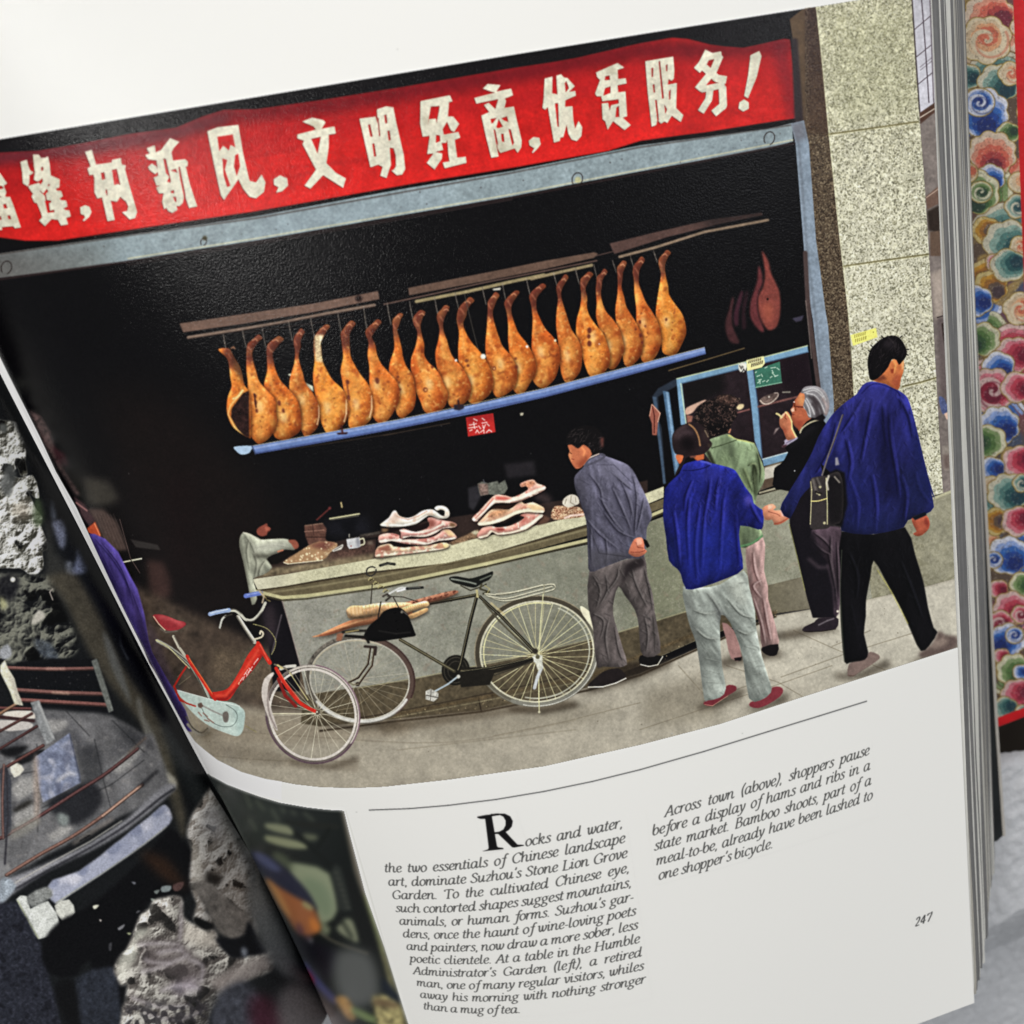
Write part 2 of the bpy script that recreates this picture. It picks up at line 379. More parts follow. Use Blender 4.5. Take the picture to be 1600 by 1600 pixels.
def paint_shopfront(sh, pic):
    # top dark fascia, banner, beam
    ban = PX('-300,285 0,239 60,236 125,225 200,210 275,200 318,182 350,172 400,171 500,157 625,137 800,107 860,98 900,91 1000,68 1050,59 1075,61 1110,70 1132,73 1162,75 1190,69 1225,61 1234,62 1240,110 1247,184 1175,195 1100,207 1050,213 1000,220 950,236 800,262 650,286 520,309 400,330 250,352 150,367 90,376 40,376 0,371 -300,415')
    sh.fill(PX('-300,262 1275,11 1283,80 -300,330'), (24, 22, 24), bl=1, clip=pic)
    sh.fill(ban + [0, 6], (16, 12, 12), bl=2, clip=pic)
    m = sh.fill(ban, (204, 34, 31), bl=1.0, clip=pic, grain=.05, g=(5, 2))
    up = smooth(ban[:25], 2, False)
    sh.line(PX('-300,290 0,246 125,232 275,207 350,182 500,166 800,116 1000,78 1110,80 1234,70'), 34, (84, 20, 32), bl=9, a=.75, clip=m)
    sh.line(PX('-300,320 0,286 400,220 800,156 1000,118 1234,106'), 26, (168, 28, 34), bl=12, a=.7, clip=m)
    sh.line(PX('-300,290 0,246 125,232 275,207 350,182'), 16, (90, 54, 62), bl=6, a=.55, clip=m)
    sh.line(PX('1215,60 1244,186'), 24, (120, 30, 42), bl=7, a=.7, clip=m)
    sh.line(PX('60,365 400,318 800,250 1050,205'), 16, (226, 38, 34), bl=6, a=.8, clip=m)
    for s in ('410,205 520,192 600,180', '450,262 560,252 640,238', '430,280 500,268', '700,150 790,140', '1120,160 1150,176 1180,186', '1040,214 1070,196 1090,200', '360,250 430,238 470,226'):
        sh.line(PX(s), 3, (140, 22, 28), bl=2, a=.5, sm=4, clip=m)
    reg('printed_banner', ban[(ban[:, 0] > -301)], 'red cloth banner with cream characters')
    beam = PX('-300,438 0,396 100,381 250,360 400,338 625,296 800,267 900,247 1000,227 1100,214 1200,201 1238,192 1239,221 1200,232 1100,250 1000,268 900,287 800,307 600,341 400,376 300,391 200,408 100,422 0,434 -300,474')
    b = sh.fill(beam, (138, 152, 156), clip=pic, grain=.07, g=(1.3, 4))
    sh.grad(sh.clipm(sh.mask([PX('-300,380 170,380 170,470 -300,500')], 18), b), (0, 400), (160, 400), (92, 88, 84), (118, 124, 122), .85)
    sh.fill(PX('400,340 700,290 700,320 400,372'), (150, 166, 174), bl=12, a=.5, clip=b)
    sh.line(PX('0,397 200,368 400,341 800,270 1000,230 1238,195'), 2.2, (70, 62, 58), bl=1, a=.9, clip=b)
    sh.line(PX('200,404 400,372.5 600,338 800,303.5 1000,265 1239,218.5'), 1.6, (196, 192, 158), bl=.5, clip=pic)
    sh.line(PX('-100,450 200,409 400,378 600,344 800,309 1000,271 1241,224'), 3.4, (46, 34, 34), bl=1, clip=pic)
    sh.line(PX('200,414 400,382 600,347.5 800,312'), 1.2, (84, 66, 62), bl=.6, a=.7, clip=pic)
    for x, y, r in ((10, 418, 9), (902, 280, 9), (1202, 216, 9), (318, 378, 5)):
        sh.line(ring(x, y, r * .9, r * 1.15, .3, 1, 120, 420, 16), 1.4, (44, 36, 34), bl=.3, a=.9, clip=pic)
    sh.fill(circ(903, 281, 5), (196, 188, 120), bl=1, a=.6); sh.fill(circ(320, 372, 4), (60, 54, 30), bl=1, a=.8)
    for k in range(26):
        x = rng.uniform(20, 1220); y = 418 - x * .163 + rng.uniform(-12, 12)
        sh.fill(circ(x, y, rng.uniform(.6, 1.6), 6), (52, 44, 44), a=.6, bl=.4)
    reg('printed_beam', beam, 'blue-grey lintel')
    # jamb, pillar, street beyond
    sh.fill(PX('1238,56 1247,190 1256,225 1272,480 1290,700 1330,760 1345,640 1334,619 1324,480 1312,375 1294,200 1278,11 1262,8 1234,30'), (92, 74, 56), clip=pic, bl=.6)
    bs = sh.mask([PX('1258,12 1278,11 1294,200 1312,375 1324,480 1334,619 1336,720 1300,700 1292,560 1284,480 1272,375 1258,200')])
    sh.put(sh.clipm(bs, pic), (92, 78, 62))
    sh.speck(bs, (50, 40, 32), .05, 2.2, 3, .7); sh.speck(bs, (160, 144, 116), .28, 1.8, 5, .55)
    sh.grad(sh.clipm(sh.mask([PX('1258,10 1280,10 1300,210 1262,210')], 3), pic), (0, 0), (0, 210), (52, 36, 36), (74, 54, 42), .6)
    sh.line(PX('1264,238 1283,214 1294,209'), 1.4, (60, 44, 32), a=.8)
    sh.fill(PX('1236,60 1246,60 1256,196 1262,232 1243,222'), (52, 44, 46), bl=1.5)
    jamb = PX('1236,193 1256,188 1264,225 1275,375 1284,440 1289,480 1294,510 1303,630 1302,690 1290,700 1281,601 1270,500 1266,480 1257,400 1249,300 1243,225')
    j = sh.fill(jamb, (136, 150, 164), clip=pic, grain=.06, g=(1.3, 4)); sh.line(PX('1240,196 1248,225 1262,400 1275,500 1288,640'), 3, (98, 104, 112), bl=1.5, a=.6, clip=j)
    sh.fill(PX('1236,193 1256,188 1262,215 1242,222'), (104, 102, 108), bl=3, a=.7, clip=j)
    sh.line(PX('1258,395 1262,470 1268,520 1279,606'), 7, (78, 64, 62), bl=.6, clip=pic); sh.line(PX('1259,470 1268,560'), 1.5, (140, 124, 116), bl=.5, a=.8)
    reg('printed_door_jamb', jamb)
    pil = PX('1275,11 1300,7 1425,-14 1425,0 1430,90 1437,187 1445,290 1451,380 1458,500 1464,610 1469,700 1474,770 1457,775 1400,790 1350,700 1334,619 1330,540 1324,480 1312,375 1303,290 1294,200 1285,100')
    p = sh.fill(pil, (198, 195, 170), clip=pic)
    sh.grad(p, (0, 0), (0, 380), (184, 180, 148), (208, 205, 180), .8)
    sh.speck(p, (128, 124, 96), .05, 2.2, 1, .6, .3); sh.speck(p, (92, 90, 72), .3, 2.2, 2, .6, .15); sh.speck(p, (244, 240, 216), .16, 2.2, 6, .6, .25)
    sh.speck(p, (250, 246, 214), .34, 3.2, 7, .55, .12)
    sh.fill(PX('1285,20 1300,200 1430,180 1425,0'), (150, 150, 110), bl=18, a=.3, clip=p)
    for s in ('1294,210 1435,190', '1318,416 1365,409 1452,397', '1410,604 1440,597 1466,589'):
        sh.line(PX(s), 2.4, (112, 104, 66), bl=.5, a=.9); sh.line(PX(s) + [0, 2], 1.3, (226, 220, 176), a=.5)
    sh.line(PX('1276,11 1295,205 1313,375 1325,480 1335,619'), 1.6, (226, 222, 180), bl=.6, a=.6)
    reg('printed_pillar', pil, 'speckled pebble-dash pillar')
    st = sh.fill(PX('1425,-14 1560,-36 1560,770 1474,775 1469,700 1464,610 1458,500 1445,290 1437,187 1430,90'), (128, 118, 112), clip=pic, grain=.12, g=(3, 1))
    sk = sh.fill(V1('100,-80 400,-80 400,640 240,640 150,705'), (192, 190, 198), clip=pic); sh.grad(sk, (0, 0), (0, 160), (182, 180, 186), (214, 212, 220), .8)
    for s in ('115,185 215,100', '128,355 222,280', '140,525 230,452', '150,420 225,360', '150,440 226,380'):
        sh.line(V1(s), 1.2 if s[0:3] != '150' else .6, (72, 60, 66), bl=.3)
    sh.line(V1('160,0 180,250 190,400 206,640'), 1.6, (74, 62, 70), bl=.3); sh.line(V1('212,0 235,640'), 1.5, (96, 84, 92), bl=.3); sh.line(V1('100,0 125,380 148,700'), 2, (66, 56, 56), bl=.4)
    sh.fill(V1('148,705 240,645 245,700 152,775'), (84, 58, 46), bl=.6); sh.line(V1('150,735 240,680'), 1.6, (214, 200, 182), bl=.4)
    sh.fill(V1('185,1230 268,1160 272,1270 195,1310'), (112, 88, 76), bl=.6); sh.line(V1('190,1235 266,1180'), 1.4, (190, 164, 146), bl=.4)
    sh.fill(V1('195,1320 272,1280 278,1390 270,1460 205,1440'), (52, 42, 36), bl=1.2); sh.fill(V1('212,1450 285,1440 290,1600 215,1600'), (104, 84, 70), bl=1)
    sh.fill(V2('220,110 290,80 295,400 240,400'), (170, 156, 144), bl=2); sh.fill(V2('255,390 300,370 330,900 300,1000 275,900'), (104, 92, 90), bl=2); sh.line(V2('258,385 300,372'), 1.5, (60, 50, 48)); sh.fill(V2('285,420 300,420 303,560 292,500'), (52, 40, 36), bl=1)
    sh.fill(V2('285,1190 335,1180 338,1340 300,1340'), (150, 140, 130), bl=1); sh.fill(V2('295,1240 332,1240 335,1330 300,1330'), (108, 92, 86), bl=2)
    arm = V2('268,880 300,890 325,950 310,985 290,985 275,940'); sh.fill(arm, (88, 98, 138), bl=.5, sm=3, grain=.2); sh.fill(V2('300,985 325,975 328,1025 315,1020'), (226, 190, 168), bl=.5)
    reg('printed_person', V2('266,872 304,884 330,950 330,1030 312,1022 288,990 272,945'), 'only an arm in a blue sleeve at the page edge')
    # wall between pillar and pavement
    w = sh.fill(PX('1325,742 1400,782 1457,777 1489,765 1560,745 1560,890 1495,903 1447,916 1362,935 1340,940'), (150, 146, 122), clip=pic, grain=.1, g=(2, 3))
    sh.speck(w, (120, 116, 92), .1, 3, 4, .5, .3); sh.line(PX('1395,792 1430,787 1460,778 1492,766'), 4, (190, 186, 150), bl=1, clip=pic)
    sh.fill(PX('1440,775 1490,768 1497,900 1450,912'), (176, 172, 150), bl=8, a=.4, clip=w)

def paint_counter(sh, pic):
    front = PX('441,938 600,918 760,885 922,850 1040,806 1190,772 1240,757 1335,735 1345,800 1362,935 1320,943 1212,958 1100,995 1000,1040 917,1068 752,1104 610,1120 500,1125 482,1100 469,1040')
    f = sh.fill(front, (138, 138, 124), clip=pic, grain=.1, g=(2, 3))
    sh.grad(f, (450, 1000), (1000, 900), (160, 158, 148), (120, 122, 104), .7)
    sh.grad(sh.clipm(sh.mask([PX('1000,700 1380,700 1380,1000 1000,1100')], 20), f), (1000, 900), (1350, 850), (124, 126, 100), (168, 166, 148), .8)
    sh.speck(f, (108, 110, 90), .0, 2.2, 4, .3, .8); sh.speck(f, (172, 166, 150), .2, 2.2, 5, .3, .6); sh.speck(f, (150, 124, 106), .45, 4.2, 6, .2, .5)
    sh.speck(f, (176, 174, 156), .1, 22, 6, .25, .3)
    base = PX('474,1086 647,1061 800,1030 962,990 1070,957 1200,915 1290,893 1310,945 1212,958 1100,995 1000,1040 917,1074 752,1110 610,1124 500,1135 470,1130')
    b = sh.fill(base, (88, 78, 60), clip=pic, bl=.8, grain=.2, g=(3, 2))
    sh.grad(sh.clipm(sh.mask([PX('1180,880 1340,880 1340,960 1180,980')], 14), b), (1180, 900), (1280, 900), (110, 104, 84), (136, 130, 112), .9)
    sh.line(PX('560,1075 647,1060 800,1029 962,989 1070,956 1200,914'), 1.4, (160, 152, 116), bl=.4, a=.8, clip=pic)
    sh.line(PX('560,1122 610,1114 752,1086 917,1050'), 1.6, (40, 32, 26), bl=.7, a=.8, clip=pic); sh.line(PX('748,1092 752,1112'), 1.6, (40, 32, 26), bl=.5, clip=pic)
    sh.line(PX('610,1118 752,1090 917,1058 1000,1025 1100,985 1212,957'), 5, (92, 78, 56), bl=1.5, clip=pic, grain=.3)
    sh.line(PX('600,1124 752,1096 917,1063'), 1.5, (150, 140, 108), bl=.6, a=.7, clip=pic, grain=.4)
    sh.line(PX('500,1142 610,1128 752,1112 917,1079 1000,1055 1100,1010 1212,963'), 3, (58, 48, 36), bl=1, clip=pic, grain=.3)
    for k in range(70):
        t = rng.rand(); x = 620 + t * 600; y = np.interp(x, [600, 752, 917, 1000, 1100, 1212], [1124, 1106, 1072, 1045, 1002, 962]) + rng.uniform(-10, 2)
        sh.fill(circ(x, y, rng.uniform(.4, 1.2), 6), (190, 172, 130) if k % 3 else (40, 34, 28), a=.7)
    # worktop with moulding
    top = L_('155,815 280,750 420,700 640,660 1000,600 1600,500 1610,570 1100,720 600,830 380,870 190,895') 
    sh.fill(np.concatenate([PX('395,904 402,890 440,872 500,852 580,833'), PX('640,818 760,800 900,778 1012,750 1012,790 922,812 697,868 480,905')]), (52, 40, 36), clip=pic, bl=1)
    sh.fill(L_('150,825 290,745 640,700 640,655 1000,640 1000,700 600,760 300,800'), (132, 118, 92), bl=2, clip=pic, grain=.25, g=(3, 2))
    sh.fill(PX('640,872 760,850 900,808 930,800 930,812 700,868'), (110, 96, 70), bl=1.5, clip=pic, grain=.3)
    slab = np.concatenate([L_('155,822 380,790 600,750 1000,680 1300,625 1600,562'), PX('760,838 860,816 926,799 1011,770 1037,760 1037,777 1011,788 922,818'), PX('760,866 697,880 600,893'), L_('1000,765 600,830 380,872 190,895')])
    s1 = sh.fill(slab, (206, 202, 168), clip=pic, bl=.4, grain=.06, g=(1.5, 2)); sh.speck(s1, (168, 164, 132), .2, 2, 4, .4)
    sh.grad(sh.clipm(sh.mask([PX('380,860 470,860 470,940 380,940')], 12), s1), (400, 890), (470, 890), (216, 212, 190), (200, 196, 166), .6)
    band = np.concatenate([L_('190,897 380,872 600,832 1000,767'), PX('697,880 760,866 922,819 1011,789 1037,779 1037,793 1011,803 922,836 760,880 600,916 480,930 441,936 398,920')])
    b1 = sh.fill(band, (104, 94, 70), clip=pic, bl=.4, grain=.12); sh.line(PX('403,923 445,917 495,908.5 585,894 697,882 760,868 922,821'), 2, (60, 50, 36), bl=.6, clip=pic)
    sh.line(PX('420,926 480,918 600,899 760,868 922,826'), 2.6, (150, 140, 106), bl=1, a=.7, clip=b1)
    lip = [(400, 924), (441, 934), (480, 931), (600, 914), (760, 881), (922, 843), (1011, 808), (1037, 797)]
    sh.line(lip, 5.5, (188, 182, 138), bl=.5, clip=pic); sh.line(np.array(lip) + [0, 4.5], 2.2, (70, 64, 46), bl=.6, clip=pic)
    # right-hand stretch seen between the shoppers
    sh.fill(PX('1180,770 1212,757 1245,745 1245,720 1210,722 1192,730'), (110, 100, 84), clip=pic, bl=.8)
    sh.fill(PX('1192,750 1240,738 1245,716 1195,731'), (198, 192, 176), clip=pic, bl=.6); sh.fill(PX('1192,764 1245,748 1243,738 1193,750'), (92, 76, 62), clip=pic, bl=.8)
    sh.line(PX('1187,770 1245,754'), 3, (176, 168, 140), bl=.5, clip=pic); sh.line(PX('1187,773 1245,757'), 1.2, (60, 52, 38), bl=.4, clip=pic)
    sh.fill(PX('1225,757 1300,735 1345,722 1345,760 1240,790'), (120, 112, 96), bl=6, a=.3, clip=f)
    # dark gap left of the counter
    sh.fill(L_('180,960 360,975 485,1420 480,1600 300,1600 260,1200'), (20, 17, 22), clip=pic, bl=1)
    sh.line(L_('360,975 420,1180 485,1420'), 1.6, (176, 160, 150), bl=.6, a=.8, clip=pic); sh.line(L_('355,1070 290,1330'), 1.5, (120, 112, 116), bl=.8, clip=pic); sh.fill(L_('230,1000 300,1000 330,1150 270,1350 230,1200'), (74, 62, 66), bl=5, a=.6, clip=pic)
    outl = np.concatenate([L_('155,822 380,790 600,750 1000,680 1300,625 1600,562'), PX('860,816 1037,760 1190,772 1240,757 1335,735 1362,935 1212,958 1100,995 1000,1040 917,1068 752,1104 610,1120 500,1130 469,1040 441,938 398,920')])
    reg('printed_counter', outl, 'grey granite counter')

def paint_characters(sh, sub):
    """the poster lettering of the banner: paper characters cut out and pinned on"""
    col = (216, 210, 188)
    def finish(m, q):
        y0, x0, k = m; sh2 = [y0 + 1, x0 - 1, k] if y0 + 1 + k.shape[0] <= sh.H and x0 > 0 else m
        sh.put(sh2, (92, 14, 18), .75); sh.put(m, col, 1, .05, (2, 5)); sh.speck(m, (180, 170, 144), .2, 8.5, 3, .45, .6)
        a, b = q.min(0) - 2, q.max(0) + 2; sub.append(np.array([[a[0], a[1] + 4], [b[0] - 3, a[1]], [b[0], b[1] - 4], [a[0] + 4, b[1]]]))
    def ch(f, strokes, poly=()):
        al = []
        for s in strokes:
            w, pts = s.split(':'); al += ribbon(f(pts), float(w) / 4, cap=False)
        for s in poly: al.append(f(s))
        finish(sh.mask(al, .35), np.concatenate(al))
    def cut(f, outs, holes=()):
        o = [f(s) for s in outs]; m = sh.mask(o, .3); y0, x0, k = m
        if holes:
            h = cover([f(s) + [sh.ox, sh.oy] for s in holes], sh.W, sh.H, x0, y0, k.shape[1], k.shape[0]); m = [y0, x0, np.clip(k - h, 0, 1)]
        finish(m, np.concatenate(o))
    X1, X2, X3, X4, X5 = Z(0, 215, 6.825), Z(120, 205, 5.46), Z(545, 140, 5.46), Z(730, 110, 5.46), Z(910, 70, 5.46)
    cut(X1, ['-150,420 -60,360 0,378 76,488 40,515 68,580 55,630 108,632 150,740 224,958 160,968 140,945 20,955 25,985 -40,990 -160,980'], ['32,712 64,705 80,752 44,756', '80,832 108,828 120,868 92,872', '-10,840 8,838 18,872 -4,878', '-40,520 20,512 40,540 -20,556', '-60,640 0,628 20,628 -50,660'])
    cut(X1, ['218,258 288,235 300,290 322,350 362,372 330,396 316,396 312,492 296,520 244,488 238,380', '352,180 412,182 440,218 480,215 512,198 530,280 542,402 638,446 634,530 596,545 610,566 652,568 672,625 636,650 650,665 706,672 722,735 676,755 700,772 740,775 756,840 706,858 728,925 650,938 620,878 552,868 480,945 416,885 448,850 440,810 396,700 366,692 336,625 352,600 306,535 300,515 420,480 428,500 460,452 430,455 400,470 360,448 372,370 362,300'],
        ['440,315 460,310 462,350 440,352', '430,455 452,430 455,470 432,500', '512,500 528,495 530,512 514,518', '425,560 462,598 500,545 514,575 488,598 500,665 545,672 545,692 524,698 532,780 578,770 582,795 506,802 480,680 488,668 478,620 432,580'])
    cut(X2, ['28,650 70,630 110,645 126,690 108,730 62,768 50,758 70,738 64,718 34,706'])
    cut(X2, ['70,175 128,160 165,285 300,265 300,245 375,228 385,285 418,290 412,325 440,430 490,600 515,690 500,740 452,754 385,690 430,680 440,640 420,600 370,560 345,602 290,592 325,758 262,768 215,565 175,575 150,520 150,400 140,370 108,376 90,318 118,300'],
        ['205,355 235,350 245,408 215,414', '300,330 342,322 372,460 350,448 320,460', '250,490 262,515 262,555 246,520'])
    cut(X2, ['595,145 665,120 675,180 718,160 795,58 876,92 830,140 808,180 822,250 925,238 948,260 945,300 930,302 965,450 1028,642 958,655 905,500 915,560 905,610 875,642 850,635 860,670 815,698 780,680 765,655 745,665 728,600 740,530 700,530 678,480 712,460 680,465 655,395 695,378 680,250 610,240 580,205 620,190'],
        ['738,232 760,236 800,410 800,440 770,432 790,390 760,355', '800,510 830,502 832,528 808,530', '820,560 848,560 850,605 838,600', '868,310 878,300 925,530 930,600 915,560 880,400', '800,335 845,320 860,355 830,345'])
    cut(X2, ['605,305 640,275 680,300 695,345 670,368 625,335'])
    cut(X3, ['90,248 228,230 246,290 240,168 320,142 380,152 405,280 470,560 482,680 455,725 410,732 362,690 385,682 402,650 400,560 382,500 350,495 360,640 322,755 268,735 288,660 250,640 184,664'],
        ['164,300 182,296 204,400 184,402', '200,460 218,458 234,568 216,572', '302,218 322,214 328,285 312,290', '330,352 348,350 358,430 340,434', '246,240 254,240 268,400 258,395'])
    cut(X3, ['612,98 862,48 886,100 855,108 846,228 890,230 942,292 900,362 872,350 838,275 800,340 812,385 935,360 952,410 905,428 912,490 925,580 998,572 1005,625 818,672 800,622 860,612 850,560 840,430 830,455 792,455 806,515 742,532 798,545 794,590 732,682 664,625 722,545 668,550 690,395 630,402 608,290'],
        ['700,145 775,140 768,190 748,290 745,248 685,252 672,305', '745,385 778,392 780,440 742,455'])
    cut(X4, ['132,155 175,115 285,125 250,180 375,155 392,212 322,240 332,260 318,320 398,308 425,430 466,600 462,655 430,704 405,665 330,690 282,704 262,672 225,510 268,735 205,746 158,560 120,385 188,355 142,295 182,275 240,330 265,245 78,284 60,235 235,190 200,180'],
        ['198,415 250,405 220,450 205,450', '248,485 268,415 306,480 262,495', '290,410 340,390 352,440 318,430', '225,500 240,510 265,640 250,620', '288,540 310,540 318,612 296,606', '352,500 372,505 400,620 384,640'])
    cut(X4, ['525,600 565,568 615,575 628,630 600,668 560,706 552,700 572,665 532,640'])
    cut(X4, ['660,70 728,52 724,195 770,205 760,45 800,32 825,60 855,65 918,135 870,182 922,175 928,215 838,255 835,310 898,305 905,420 920,495 950,430 982,485 975,560 935,604 890,590 862,540 848,465 820,570 795,572 790,602 740,616 688,315 665,336 642,320 652,240'],
        ['748,282 776,278 782,480 770,480', '832,110 845,90 868,150 840,188'])
    cut(X5, ['116,235 300,155 358,195 300,215 305,292 370,285 378,330 300,345 305,405 368,398 382,610 345,622 414,685 360,728 262,652 215,725 196,655 172,635 165,500 220,495 232,560 245,515 310,500 308,465 170,482 160,440 122,440 108,415 150,300 125,275'],
        ['196,268 232,262 235,300 190,302', '192,370 240,355 240,410 178,435', '290,535 312,520 315,615 282,618'])
    cut(X5, ['535,140 775,100 785,220 780,290 760,308 735,292 728,340 806,325 800,540 862,600 840,660 762,605 725,668 700,655 670,675 640,640 630,685 590,700 575,560 558,420'],
        ['588,200 604,195 602,275 590,275', '600,340 614,335 620,405 608,408', '650,140 662,138 695,455 680,460 660,240', '712,175 726,165 724,225 714,225', '738,400 752,380 750,462 740,470', '620,470 634,470 652,640 640,650', '698,510 722,550 708,590'])
    ch(A_, [], ['1295,420 1360,395 1490,380 1520,560 1560,730 1600,740 1635,690 1660,740 1650,800 1600,840 1560,830 1520,780 1490,720 1450,780 1400,850 1380,820 1340,640'])
    m = sh.mask([A_('1358,455 1455,440 1470,520 1440,505 1430,540 1395,510 1370,545'), A_('1390,590 1420,600 1405,660 1440,760 1420,770 1398,700'), A_('1470,570 1490,560 1500,640 1480,700 1462,640')], .4)
    sh.put(m, (196, 34, 32))
    ch(B_, [], ['110,800 150,775 195,795 200,840 165,875 125,885 140,850 112,835'])
    cut(B_, ['288,440 350,415 420,430 435,445 410,485 490,470 500,515 455,522 455,600 440,700 500,760 562,795 545,855 420,775 340,860 303,840 375,740 290,580 300,560 258,545 258,520 375,490 360,470'], ['345,548 405,535 385,640'])
    ch(C_, ['50:1230,320 1190,400 1155,440', '40:1210,360 1310,340', '46:1300,345 1260,440 1160,560', '48:1200,420 1280,490 1340,500', '40:1180,560 1330,530', '44:1240,540 1230,620 1180,700', '48:1315,540 1320,660 1260,710'])
    ch(C_, [], ['1490,345 1545,318 1560,350 1530,480 1475,615 1450,600 1475,470']); ch(C_, [], ['1420,640 1450,620 1480,640 1480,680 1445,698 1415,678'])

HAM0 = np.array([(.46, -.06), (.36, -.015), (.25, .045), (.2, .1), (.22, .18), (.3, .28), (.41, .37), (.60, .46), (.85, .56), (.99, .68), (1.0, .78), (.9, .89), (.68, .965), (.45, 1.0), (.27, .965), (.15, .87), (.06, .73), (0, .57), (-.01, .42), (.02, .28), (.03, .15), (.0, .06), (.05, .0), (.19, -.045), (.33, -.085)])
HAMS = [(354, 549, 36, 137), (383.8, 537, 51, 156), (414.4, 538, 58, 150), (456, 527, 42, 155), (490, 520, 51, 158), (532.5, 514, 48, 157), (573, 512, 49, 149), (610, 501.5, 41, 153),
        (645, 497, 50, 151), (684, 490, 47, 149), (716, 478, 51, 153.5), (758.6, 470, 45, 151.6), (790, 466, 45, 150), (827.5, 456, 49.5, 151), (870, 443, 39, 155), (904, 437.5, 48, 152.5),
        (933, 433, 38, 144), (962, 420, 38, 154), (990, 415, 40, 153), (1026, 404, 45, 152.6)]

